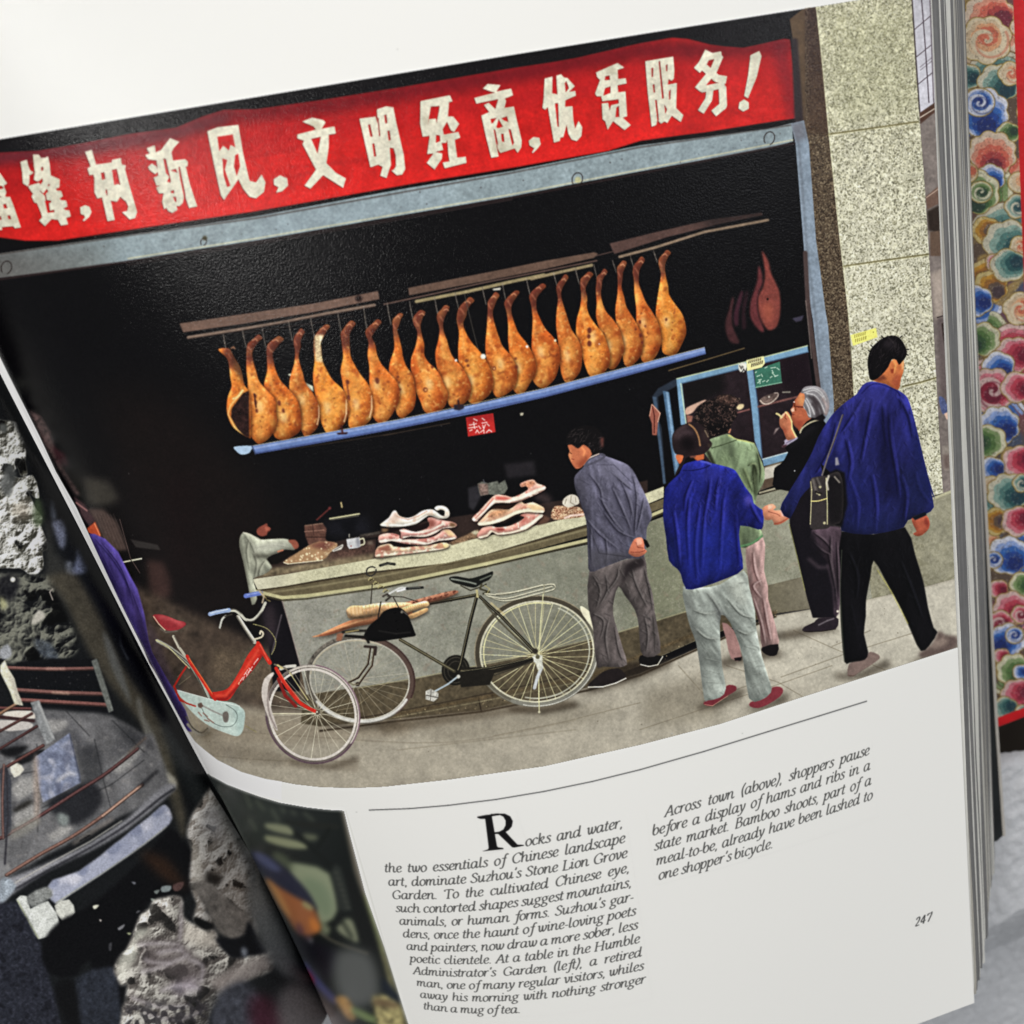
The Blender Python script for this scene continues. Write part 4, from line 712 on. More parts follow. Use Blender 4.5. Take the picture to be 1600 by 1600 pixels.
    m = sh.fill(N_('1205,355 1215,300 1245,280 1300,285 1380,290 1415,330 1400,350 1300,362 1240,368'), (186, 144, 112), sm=2, bl=.6, grain=.3, g=(2, 1)); sh.speck(m, (110, 60, 44), .1, 2.4, 3, .7); sh.speck(m, (236, 210, 170), .25, 2.4, 5, .7); sh.line(N_('1290,358 1330,342 1410,335'), 3, (240, 212, 196), bl=.6, clip=m)
    m = sh.fill(N_('1275,270 1285,235 1320,212 1350,212 1375,230 1380,265 1350,280 1310,292'), (222, 214, 196), sm=2, bl=.5); sh.line(N_('1300,240 1290,270'), 1.2, (150, 140, 120)); sh.line(N_('1330,220 1325,260 1350,275'), 1.2, (150, 140, 120), bl=.4); sh.line(N_('1355,225 1360,260'), 1, (140, 130, 112), bl=.3)
    reg('printed_meat', N_('1205,355 1215,300 1275,265 1285,235 1350,212 1378,235 1380,290 1415,330 1400,350 1240,368'), 'small heap of cut meat by the leaning man')
    # shopkeeper at the left end
    m = sh.fill(L_('85,500 140,505 190,540 240,545 330,540 400,545 440,590 445,620 380,615 330,640 260,670 290,740 230,790 160,815 175,880 185,960 150,1000 120,850 90,700 65,600 65,540'), (168, 170, 150), sm=2, bl=.6, clip=pic, grain=.05); cloth_lines(sh, m, [L_('100,520 150,600 180,700'), L_('190,600 300,585 400,600'), L_('150,640 180,720 150,860'), L_('240,690 200,760 190,880'), L_('120,560 110,640 130,760')], (112, 112, 98), (206, 206, 184), 3, 2)
    sh.line(L_('70,540 68,600 95,720 125,860'), 3, (110, 110, 96), bl=1.5, clip=m); sh.fill(Y2('200,790 330,800 420,760 550,765 440,780 350,830 210,830'), (60, 58, 50), bl=2, a=.8, clip=m); sh.fill(Y2('200,720 380,690 500,690 480,740 300,770 210,770'), (206, 206, 190), bl=4, a=.6, clip=m)
    sh.fill(L_('250,680 300,660 400,625 445,625 400,670 330,715 280,720'), (22, 18, 16), bl=1)
    sh.fill(Y2('150,610 160,560 200,520 260,505 310,520 318,540 250,560 225,610 200,625'), (24, 19, 18), sm=2, bl=1.2); hd = sh.fill(Y2('222,600 240,570 285,545 312,532 320,558 346,575 335,600 315,612 312,632 270,645 235,630'), (142, 74, 60), sm=2, bl=.6); sh.fill(Y2('295,560 340,572 325,600 300,600'), (176, 98, 78), bl=1, clip=hd); sh.line(Y2('316,598 330,600'), 1, (90, 40, 34), bl=.3); sh.line(Y2('110,612 160,630 235,660 262,680'), 1.6, (206, 204, 184), bl=.5)
    sh.fill(L_('400,552 450,548 475,580 470,605 445,612 425,580'), (150, 84, 66), sm=2, bl=.7); sh.line(L_('330,630 365,620'), 2, (200, 120, 90), bl=.6)
    reg('printed_person', L_('85,495 185,530 195,450 250,430 282,455 275,495 240,540 400,545 470,555 478,600 400,650 290,740 160,815 185,960 150,1000 90,700 62,600 65,530'), 'shopkeeper in a pale jacket behind the counter end')
    # passer-by cut off by the gutter
    m = sh.fill(PX('139,834 148,834 165,842 185,862 203,898 215,920 226,960 232,1000 238,1020 262,1062 290,1110 300,1143 290,1142 228,1022 165,896'), (84, 70, 146), bl=1, clip=pic); cloth_lines(sh, m, [PX('148,842 180,880 205,925 222,970'), PX('160,850 190,890 210,950'), PX('150,850 190,930')], (44, 36, 88), (108, 92, 176), 2.4, 1.2)
    sh.fill(PX('205,930 232,990 262,1062 296,1120 291,1142 225,1015'), (42, 32, 60), bl=3, clip=m, a=.85)
    sh.fill(S_('700,60 760,100 850,0 870,100 900,250 960,330 1050,560 1130,720 1180,960 1165,970 1050,740 900,470'), (56, 44, 92), bl=4, a=.25, clip=pic)
    reg('printed_person', PX('136,826 150,828 168,840 187,862 205,898 217,920 228,960 240,1020 262,1062 290,1110 302,1145 291,1143 228,1022 165,896'), 'sliver of a person in purple at the page gutter')

def wheel(sh, cx, cy, rx, ry, rot, tyre, rim, spoke, pic, wt=4, wr=2.4, hub=(0, 0), ns=30, a0=0, a1=360, sw=.7, swf=.9):
    sh.line(ring(cx, cy, rx, ry, rot, 1, a0, a1, 80), wt, tyre, bl=.4, clip=pic)
    sh.line(ring(cx - .5, cy - .6, rx + wt * .28, ry + wt * .28, rot, 1, a0, a1, 80), 1, [min(255, c + 46) for c in tyre], bl=.4, clip=pic, a=.7)
    k = 1 - (wt * .5 + wr * .6) / rx
    sh.line(ring(cx, cy, rx * k, ry * k, rot, 1, a0, a1, 80), wr, rim, bl=.3, clip=pic)
    for i in range(ns):
        t = math.radians(a0 + (a1 - a0) * (i + .5) / ns); c, s = math.cos(rot), math.sin(rot)
        X, Y = rx * k * math.cos(t), ry * k * math.sin(t); off = .9 * (1 if i % 2 else -1)
        hx, hy = 3.0 * math.cos(t + off), 3.0 * math.sin(t + off)
        sh.line([(cx + hub[0] + hx, cy + hub[1] + hy), (cx + X * c - Y * s, cy + X * s + Y * c)], sw, spoke if i % 4 else [min(255, int(v * 1.25)) for v in spoke], bl=.25, clip=pic, a=swf)

def paint_bikes(sh, pic):
    # black roadster: front wheel, rear wheel
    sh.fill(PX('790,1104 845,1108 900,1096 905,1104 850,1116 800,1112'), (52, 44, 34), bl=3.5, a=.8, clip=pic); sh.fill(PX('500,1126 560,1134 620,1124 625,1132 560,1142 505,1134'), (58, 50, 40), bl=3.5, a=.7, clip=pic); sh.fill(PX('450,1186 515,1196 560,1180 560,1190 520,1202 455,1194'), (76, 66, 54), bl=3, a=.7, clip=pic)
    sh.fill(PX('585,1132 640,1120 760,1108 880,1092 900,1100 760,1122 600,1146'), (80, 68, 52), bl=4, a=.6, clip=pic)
    wheel(sh, 562, 1062, 82, 66, .12, (96, 90, 80), (186, 182, 168), (170, 162, 140), pic, 6, 2.4, (-8, 2), 30, 0, 360, .7, .6)
    sh.line(ring(562, 1062, 82, 66, .12, 1, 268, 400, 40), 6, (92, 74, 66), bl=.5, clip=pic); sh.line(ring(562, 1062, 86, 70, .12, 1, 285, 375, 30), 2.4, (66, 48, 44), bl=.5, clip=pic)
    sh.line(ring(562, 1062, 81, 65, .12, 1, 20, 140, 40), 4, (206, 204, 196), bl=.6, clip=pic); sh.line(ring(562, 1062, 83, 68, .12, 1, 190, 260, 30), 4.4, (112, 106, 96), bl=.5, clip=pic, grain=.4)
    sh.line(ring(562, 1062, 77, 61, .12, 1, 180, 290, 30), 1.6, (186, 176, 150), bl=.4, clip=pic)
    # rear wheel
    sh.fill(circ(839, 1019, 84, 40), (84, 80, 64), a=.16, bl=2, clip=pic)
    wheel(sh, 839, 1018, 93.5, 83, -.12, (104, 100, 86), (206, 202, 176), (206, 198, 150), pic, 7, 2.6, (0, 6), 40, 0, 360, .9, .9)
    sh.line(ring(839, 1018, 94, 83.5, -.12, 1, 160, 330, 50), 7, (74, 68, 56), bl=.5, clip=pic); sh.line(ring(839, 1018, 97.5, 87, -.12, 1, 165, 335, 50), 1.4, (150, 140, 116), bl=.4, clip=pic)
    sh.line(ring(839, 1018, 94, 83, -.12, 1, -10, 120, 50), 6, (132, 130, 118), bl=.6, clip=pic); sh.line(ring(840, 1018, 94, 85, -.12, 1, 0, 110, 40), 1.4, (204, 202, 190), bl=.4, clip=pic)
    sh.line(ring(840, 1018, 84.5, 76, -.12, 1, 165, 290, 50), 1.6, (226, 220, 166), bl=.4, clip=pic)
    sh.line(ring(840, 1018, 81, 73, -.12, 1, -60, 110, 50), 1.8, (196, 196, 176), bl=.5, clip=pic)
    sh.fill(N_('1385,910 1410,915 1460,960 1500,1050 1508,1075 1485,1090 1450,1030 1400,960'), (226, 220, 190), sm=2, bl=.4); sh.fill(circ(*N_('1462,962')[0], 3), (170, 166, 150), bl=.5)
    # chain case, frame
    blk, hi = (30, 28, 24), (150, 142, 110)
    sh.fill(circ(712, 1047, 22, 24, 24, .2), (30, 28, 24), bl=.5, clip=pic); sh.line(ring(712, 1047, 18, 20, .2, 1), 1.3, (70, 66, 56), bl=.5); sh.line(ring(712, 1047, 12, 14, .2, 1), 1.1, (62, 58, 50), bl=.5)
    sh.fill(N_('620,1290 800,1290 1090,1230 1090,1260 850,1330 820,1400 640,1415'), (34, 31, 26), bl=.6, clip=pic); sh.line(N_('640,1312 850,1298 1080,1235'), 1.6, (130, 120, 90), bl=.5)
    def tube(s, w, c=blk, h=hi, o=(-.8, -.8)):
        w = w * 1.15
        p = N_(s); sh.line(p, w, c, bl=.3, clip=pic); sh.line(p + np.array(o), max(.7, w * .22), h, bl=.3, a=.85, clip=pic)
    tube('440,892 580,868 740,838', 4.4, (40, 38, 30)); tube('742,840 700,1000 640,1270 625,1310', 4.6); tube('262,1118 420,1210 600,1315', 4.4, (64, 60, 46)); tube('760,850 900,980 1100,1190', 4.0); tube('780,880 880,1000 1085,1200', 2.2, (54, 50, 40))
    sh.line(N_('830,890 910,960'), 3.2, (196, 180, 130), bl=.6, a=.7); tube('640,1320 850,1290 1090,1235', 3.2); sh.line(N_('740,810 745,850'), 3.4, (190, 180, 130), bl=.4)
    sh.line(N_('850,1340 1000,1290 1090,1250'), 2, (60, 56, 46), bl=.4)
    # fork, hub, stand, pedal
    tube('75,1170 60,1270 0,1355 -60,1385', 2.6, (52, 40, 34)); tube('100,1170 85,1280 20,1370 0,1400', 2.6, (60, 46, 38)); sh.fill(circ(*N_('-5,1395')[0], 3.4), (50, 40, 36), bl=.5); sh.line(N_('40,1160 110,1165 105,1210'), 4, (56, 46, 42), bl=.6)
    sh.line(N_('-60,1385 -30,1400 0,1395'), 2, (120, 112, 90), bl=.5)
    sh.line(N_('-140,1560 -20,1540 200,1370 320,1330'), .8, (170, 156, 120), bl=.3, a=.6)
    sh.line(N_('1155,830 1140,1000 1125,1230 1128,1440 1130,1570'), 1.5, (214, 210, 160), bl=.3); sh.line(N_('1105,1250 1130,1240 1145,1290 1120,1350 1100,1420'), 5, (196, 200, 200), bl=.5); sh.fill(N_('1085,1225 1110,1210 1150,1215 1150,1300 1120,1305 1105,1255'), (206, 206, 190), bl=.6, grain=.2); sh.fill(circ(*N_('1120,1225')[0], 3.5), (96, 92, 70), bl=.5); sh.fill(circ(*N_('1105,1190')[0], 4.5), (52, 48, 40), bl=.8)
    sh.fill(circ(*N_('1130,1570')[0], 2), (196, 190, 160), bl=.4)
    sh.line(N_('625,1345 560,1395 470,1445'), 2.8, (176, 190, 196), bl=.4); sh.fill(N_('420,1440 450,1425 500,1450 500,1480 470,1505 420,1490'), (188, 186, 176), bl=.5, grain=.3); sh.line(N_('425,1465 500,1480'), 1.2, (80, 76, 70)); sh.line(N_('455,1430 450,1500'), 1, (90, 86, 80)); sh.fill(circ(*N_('625,1348')[0], 3), (196, 196, 186), bl=.5)
    # saddle and carrier
    m = sh.fill(N_('568,740 575,725 620,722 690,735 740,725 800,705 838,690 840,712 815,745 780,760 735,790 700,790 640,775 590,760'), (26, 27, 24), sm=2, bl=.4, clip=pic); sh.line(N_('580,738 625,745 700,760 735,770'), 2.2, (150, 156, 142), bl=.6, clip=m); sh.line(N_('760,745 830,715'), 1.6, (130, 136, 120), bl=.6, clip=m)
    sh.line(N_('640,780 700,810 760,790 800,770'), 1.6, (52, 48, 36), bl=.4); sh.line(N_('770,770 760,800 820,820 780,830'), 2.6, (60, 56, 40), bl=.6, grain=.6); sh.line(N_('790,780 820,800 800,835'), 1.2, (176, 166, 110), bl=.4)
    for s in ('790,830 900,835 1050,800 1200,770 1228,785 1215,805 1100,835 960,870 880,870 800,840', '820,845 920,860 1080,820 1210,785', '860,832 1000,815 1150,775'):
        sh.line(N_(s), 1.7, (206, 202, 176), bl=.3, sm=3); sh.line(N_(s) + [0, 1.7], .7, (60, 58, 46), bl=.3, a=.8, sm=3)
    sh.line(N_('1160,775 1160,830'), 1.4, (150, 146, 120), bl=.3)
    # bamboo shoots lashed to the bar
    def shoot(f, s, c, ns=14):
        sh.fill(f(s) + [1.5, 3], (40, 30, 24), sm=3, bl=2, a=.7, clip=pic); m = sh.fill(f(s), c, sm=3, bl=.5, clip=pic, grain=.12, g=(2, 1)); sh.round_(m, 4, 1.6, (.2, -1)); sh.drape(m, (1, -.25), .25, 2, 3, 5); return m
    m = shoot(L_, '565,1222 620,1205 700,1165 800,1120 900,1085 1010,1060 1150,1010 1250,1010 1250,1080 1100,1100 980,1130 850,1155 700,1205 600,1222', (186, 120, 82)); sh.line(L_('580,1220 720,1170 900,1110 1100,1060'), 2, (226, 170, 120), bl=1, clip=m); sh.line(L_('620,1215 760,1185 950,1140'), 3, (124, 66, 48), bl=1.4, clip=m, a=.8)
    m = shoot(L_, '1060,1000 1200,985 1380,940 1480,915 1560,900 1580,915 1480,960 1380,985 1230,1020', (154, 100, 76)); sh.speck(m, (96, 52, 42), .1, 3, 3, .8); sh.line(L_('1150,995 1380,950 1540,910'), 1.6, (196, 140, 110), bl=.8, clip=m)
    m = shoot(L_, '812,1070 808,1030 850,1005 920,1005 1010,990 1100,985 1250,985 1250,1020 1080,1060 980,1080 900,1095 830,1095', (214, 170, 124)); sh.fill(L_('815,1060 815,1030 850,1010 920,1010 920,1060 860,1070'), (236, 198, 146), bl=1.5, clip=m)
    for k in range(16): sh.line(L_('%d,%d %d,%d' % (835 + 26 * k, 1008 - k * 1.2, 842 + 26 * k, 1075 - k * 3)), .9, (196, 146, 88), bl=.4, clip=m, a=.8)
    m = shoot(L_, '1140,1040 1220,1010 1280,990 1355,972 1380,990 1370,1010 1290,1035 1200,1060 1150,1070', (226, 188, 136)); 
    for k in range(12): sh.line(L_('%d,%d %d,%d' % (1190 + 15 * k, 1018 - k * 3, 1198 + 15 * k, 1050 - k * 4)), .9, (206, 156, 88), bl=.3, clip=m, a=.8)
    m = shoot(L_, '1230,1075 1290,1050 1360,1020 1372,1040 1330,1065 1260,1095', (200, 158, 108))
    reg('printed_bamboo_shoots', np.concatenate([L_('565,1222 700,1160 812,1090 808,1030 850,1003 1010,988 1200,983 1380,938 1560,898 1582,915 1385,990 1372,1040 1260,1095 980,1130 700,1205 600,1224')]), 'bundle of bamboo shoots lashed to the bar')
    sh.fill(L_('740,1200 790,1190 770,1250 735,1250'), (150, 100, 76), bl=1)
    m = sh.fill(L_('940,1180 980,1130 1030,1090 1060,1050 1110,1025 1180,1020 1225,1060 1250,1110 1280,1190 1285,1215 1230,1225 1100,1245 1000,1255 930,1230'), (14, 13, 13), sm=2, bl=.5, clip=pic); sh.line(L_('1190,1040 1240,1075 1220,1060'), 2, (90, 86, 80), bl=.6, clip=m); sh.line(L_('1030,1180 1150,1200 1250,1190'), 1.5, (44, 42, 40), bl=1, clip=m); sh.fill(circ(*L_('1190,1050')[0], 2), (130, 124, 110), bl=.7)
    sh.line(L_('780,1190 860,1180 940,1180'), 4, (36, 32, 28), bl=.8); sh.line(L_('800,1190 890,1175'), 1.6, (190, 170, 110), bl=.6); sh.line(L_('800,1215 940,1225 960,1260'), 4, (22, 20, 18), bl=.7)
    reg('printed_bag', L_('930,1232 940,1180 1060,1048 1110,1022 1182,1018 1250,1110 1288,1217 1100,1248 1000,1258'), 'black bag hung on the handlebar')
    # handlebar assembly
    sh.line(L_('985,860 975,990'), 1.6, (54, 48, 40), bl=.3); sh.line(L_('1045,980 1025,1090'), 2, (44, 36, 34), bl=.3); sh.line(L_('1130,945 1170,1020'), 1.6, (56, 46, 40), bl=.3)
    sh.line(L_('945,790 950,750 985,735 1010,750 1005,780 975,800 950,790'), 2, (52, 50, 46), bl=.3, sm=3); sh.line(L_('1005,750 1040,725'), 2, (196, 190, 160), bl=.4); sh.line(L_('1040,727 1090,712 1140,718'), 4, (38, 38, 34), bl=.4); sh.line(L_('1050,722 1120,712'), 1, (110, 110, 100), bl=.4)
    sh.line(L_('1000,775 1080,765'), 1.2, (56, 52, 44), bl=.3)
    for k in range(4):
        x, y = 968 + k * 34, 818 + k * 27; sh.line(L_('%d,%d %d,%d %d,%d' % (x - 10, y + 10, x + 4, y - 8, x + 26, y + 4)), 1.6, (170, 160, 110), bl=.3); sh.line(L_('%d,%d %d,%d' % (x, y + 14, x + 20, y)), 1.2, (60, 52, 30), bl=.3)
    sh.line(L_('1090,930 1150,895 1190,880 1225,885'), 2.6, (206, 206, 200), bl=.4, sm=3); sh.line(L_('1160,905 1230,885'), 3, (226, 226, 226), bl=.5); sh.line(L_('1225,887 1335,880'), 4, (36, 36, 34), bl=.4); sh.line(L_('1235,882 1320,878'), 1, (110, 110, 104), bl=.3)
    sh.line(L_('1090,940 1200,945 1290,975'), 1.4, (56, 50, 44), bl=.4); sh.line(L_('1060,940 1090,925 1110,945 1080,970'), 3, (60, 54, 48), bl=.5, grain=.4)
    reg('printed_bicycle', np.concatenate([N_('-320,1310 -250,1210 -110,1150 45,1130 60,1100 -20,1060 60,870 45,690 90,650 230,640 230,662 110,700 200,790 405,785 410,800 300,830 440,880 560,770 570,725 690,735 838,690 840,712 800,800 1200,768 1230,790 1180,830 1300,860 1500,1050 1508,1090 1490,1260 1400,1400 1300,1480 1130,1520 900,1470 830,1400 500,1500 420,1490 400,1470 560,1390 530,1300 350,1180 345,1310 280,1440 150,1560 0,1620 -150,1590 -260,1500 -310,1420')]), 'black roadster bicycle leaning at the counter')
    # red small-wheel bicycle
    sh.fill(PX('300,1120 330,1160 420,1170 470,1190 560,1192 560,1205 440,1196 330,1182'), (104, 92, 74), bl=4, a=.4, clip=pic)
    sh.line(M_('110,510 200,560 300,640 350,700 420,820 450,900'), 5, (172, 172, 158), bl=.6, sm=3, clip=pic); sh.line(M_('130,520 210,570 320,660 380,760 440,890'), 1.4, (70, 66, 58), bl=.4, sm=3, clip=pic); sh.line(M_('100,505 180,550 250,620 320,690'), 1.6, (206, 200, 150), bl=.4, sm=3)
    sh.line(M_('310,1060 350,1100 400,1130 440,1110 450,1080'), 4.4, (150, 144, 130), bl=.7, sm=3, clip=pic); sh.line(M_('300,1010 340,1080 400,1115 440,1085'), 2, (90, 84, 74), bl=.5, sm=3, clip=pic)
    sh.fill(M_('430,1080 460,1090 470,1140 410,1150 380,1130'), (90, 80, 64), bl=3, a=.7)
    for s in ('240,750 300,690', '250,800 330,740', '300,960 360,1080', '320,960 400,1100'): sh.line(M_(s), .8, (150, 140, 110), bl=.4, a=.7)
    red, rh, rd = (208, 48, 34), (246, 110, 84), (128, 24, 24)
    sh.line(M_('300,680 260,740 220,810'), 3, (176, 40, 30), bl=.4, clip=pic); sh.line(M_('220,810 260,900 370,945'), 3.4, (176, 40, 30), bl=.4, clip=pic)
    m = sh.fill(M_('240,835 330,860 480,900 600,915 650,940 685,980 680,1060 665,1115 630,1138 570,1120 480,1085 400,1035 320,960 275,900'), (196, 212, 202), sm=3, bl=.5, clip=pic); sh.fill(M_('600,920 660,950 685,990 670,1110 640,1130 620,1000'), (176, 200, 192), bl=3, a=.8, clip=m); sh.line(M_('400,950 440,1020 520,1070 600,1070 635,1020 620,970 560,930'), 1, (110, 124, 118), bl=.4, sm=4); sh.line(M_('240,835 480,900 650,940'), 1.2, (230, 240, 230), bl=.4)
    sh.line(M_('385,925 470,970 560,1010'), 2.4, (160, 158, 150), bl=.5); sh.fill(M_('375,925 400,915 412,940 395,955 378,945'), (110, 90, 80), bl=.5); sh.fill(M_('540,985 570,975 580,1010 570,1045 545,1040'), (120, 112, 104), bl=.6, sm=2); sh.line(M_('260,890 300,920 360,940'), 2.4, (186, 60, 46), bl=.5)
    for s in ('380,980 400,1005', '410,985 440,1010', '440,1020 480,1050', '420,1030 450,1040'): sh.line(M_(s), 1.6, (150, 110, 96), bl=.6)
    sh.line(M_('215,480 250,550 300,620'), 4.2, (196, 190, 170), bl=.4); sh.line(M_('222,480 258,550'), 1.2, (90, 84, 76), bl=.4)
    m = sh.fill(M_('78,345 120,335 180,350 240,375 285,385 298,402 280,420 240,440 190,445 150,430 110,395'), (160, 50, 56), sm=2, bl=.5, clip=pic); sh.line(M_('120,350 200,365 270,400'), 4, (206, 96, 96), bl=1.8, clip=m); sh.line(M_('85,350 120,400 160,440'), 1.4, (226, 206, 170), bl=.4); sh.line(M_('130,430 165,455 240,445'), 2, (110, 100, 90), bl=.7)
    reg('printed_saddle_cover', M_('76,343 120,333 285,383 300,402 280,422 190,448 105,395'), 'red saddle')
    sh.line(M_('305,610 330,660 400,760 470,870 490,895'), 5, red, bl=.4, clip=pic); sh.line(M_('318,625 410,765 475,865'), 1.2, (246, 130, 70), bl=.4)
    m = sh.fill(M_('750,545 780,520 810,570 800,610 740,700 650,800 590,890 540,905 490,893 470,850 500,845 560,830 600,790 660,690 700,610'), red, sm=3, bl=.4, clip=pic); sh.line(M_('495,870 560,870 610,810 700,680 780,560'), 3, (240, 84, 60), bl=1.5, clip=m); sh.line(M_('500,895 560,895 640,815 740,690 800,600'), 2.4, rd, bl=1.4, clip=m)
    sh.line(M_('770,525 800,580 850,655'), 6.4, red, bl=.4); sh.line(M_('785,535 840,640'), 1.4, rh, bl=.5)
    for s in ('655,775 672,750', '672,768 682,745', '680,735 705,700', '695,745 722,702', '705,720 735,680', '690,720 700,735', '712,690 728,706', '745,665 752,650', '755,650 764,636', '765,638 772,626'): sh.line(M_(s), 1.3, (250, 200, 190), bl=.3)
    sh.line(M_('640,795 650,780 645,800'), 1, (250, 190, 150), bl=.3)
    # front wheel, fork, mudguard
    wheel(sh, 488.5, 1116, 71, 76, -.42, (112, 102, 96), (214, 206, 196), (206, 200, 176), pic, 4.6, 3.6, (7, -2), 26, 0, 360, .8, .8)
    sh.line(ring(488.5, 1116, 71.5, 76, -.42, 1, -95, 60, 50), 3, (206, 198, 186), bl=.5); sh.line(ring(488.5, 1116, 72.5, 78, -.42, 1, -60, 80, 50), 1.6, (126, 96, 110), bl=.5); sh.line(ring(488.5, 1116, 72, 77.5, -.42, 1, 60, 200, 50), 2.4, (96, 76, 84), bl=.6)
    sh.line(M_('895,1095 860,1020 830,930 815,850 830,770 870,725'), [3, 8.5, 10, 10, 9, 4], (206, 196, 186), bl=.5, sm=3, clip=pic); sh.line(M_('890,1085 850,1000 835,900 850,790'), 2, (140, 126, 120), bl=1, sm=3)
    sh.line(M_('920,695 960,680 1015,675'), 5, (206, 202, 190), bl=.5); sh.line(M_('880,665 950,690 1000,740'), 2.6, (120, 112, 96), bl=.5); sh.line(M_('900,670 930,690'), 3, (206, 190, 130), bl=.5)
    sh.line(M_('905,760 950,870 1020,940'), 5, (140, 34, 30), bl=.5); sh.line(M_('890,690 940,780 1020,890 1080,940 1150,975'), 5.4, red, bl=.4, sm=3); sh.line(M_('905,700 960,790 1040,890'), 1.2, rh, bl=.4, sm=3)
    sh.fill(circ(*M_('1165,980')[0], 3.6), (84, 72, 60), bl=.5); sh.fill(circ(*M_('1160,978')[0], 1.6), (206, 196, 176)); sh.line(M_('870,990 1150,988'), 1.8, (214, 206, 176), bl=.3); sh.line(M_('980,720 1100,900'), 1.4, (206, 196, 140), bl=.3)
    sh.line(M_('690,1070 760,1110'), 1.2, (150, 140, 96), bl=.5)
    # handlebar
    sh.line(M_('640,350 690,430 750,520'), 5.4, (190, 186, 170), bl=.4); sh.line(M_('632,352 680,430 740,520'), 1.6, (90, 84, 76), bl=.4); sh.line(M_('648,350 700,430 755,510'), 1.4, (240, 236, 220), bl=.4)
    sh.line(M_('570,315 620,312 660,340 690,370 740,370 790,320 820,260'), 4.2, (196, 194, 178), bl=.4, sm=4); sh.line(M_('570,308 620,304 665,332'), 1.2, (84, 80, 72), bl=.4, sm=3); sh.line(M_('700,380 745,378 800,320'), 1.2, (80, 76, 70), bl=.4, sm=3)
    sh.line(M_('455,335 500,322 580,308'), 6.4, (150, 170, 206), bl=.4); sh.line(M_('460,328 570,303'), 1.6, (206, 216, 226), bl=.5); sh.line(M_('690,215 740,205 790,195'), 7, (104, 124, 196), bl=.5); sh.line(M_('700,208 780,192'), 1.8, (150, 166, 220), bl=.5)
    sh.line(M_('790,185 830,240 850,250'), 2, (150, 136, 90), bl=.5, grain=.6); sh.line(M_('780,180 810,220 800,260'), 2.4, (196, 180, 150), bl=.6); sh.line(M_('560,345 535,370 520,425'), 3, (190, 190, 180), bl=.4, sm=3); sh.line(M_('555,350 600,335'), 2.4, (60, 56, 50), bl=.4)
    sh.line(M_('750,500 795,485 805,460 790,445 785,465'), 2.6, (206, 196, 170), bl=.4, sm=3); sh.line(M_('740,400 830,430 885,500 880,560 860,600'), 1.2, (150, 144, 96), bl=.3, sm=4)
    reg('printed_bicycle', M_('75,345 120,332 300,400 250,450 330,620 480,840 560,825 740,540 620,380 540,430 515,425 450,345 455,315 570,295 680,340 680,200 790,170 850,250 800,330 740,400 890,500 870,640 1010,665 1200,720 1380,870 1450,1050 1400,1220 1260,1305 1100,1260 900,1110 820,950 800,800 860,700 800,620 620,900 690,980 665,1120 600,1140 460,1110 400,1150 300,1080 230,860 215,800 280,680 100,510 180,470 150,440'), 'small red bicycle with a pale green chain guard')

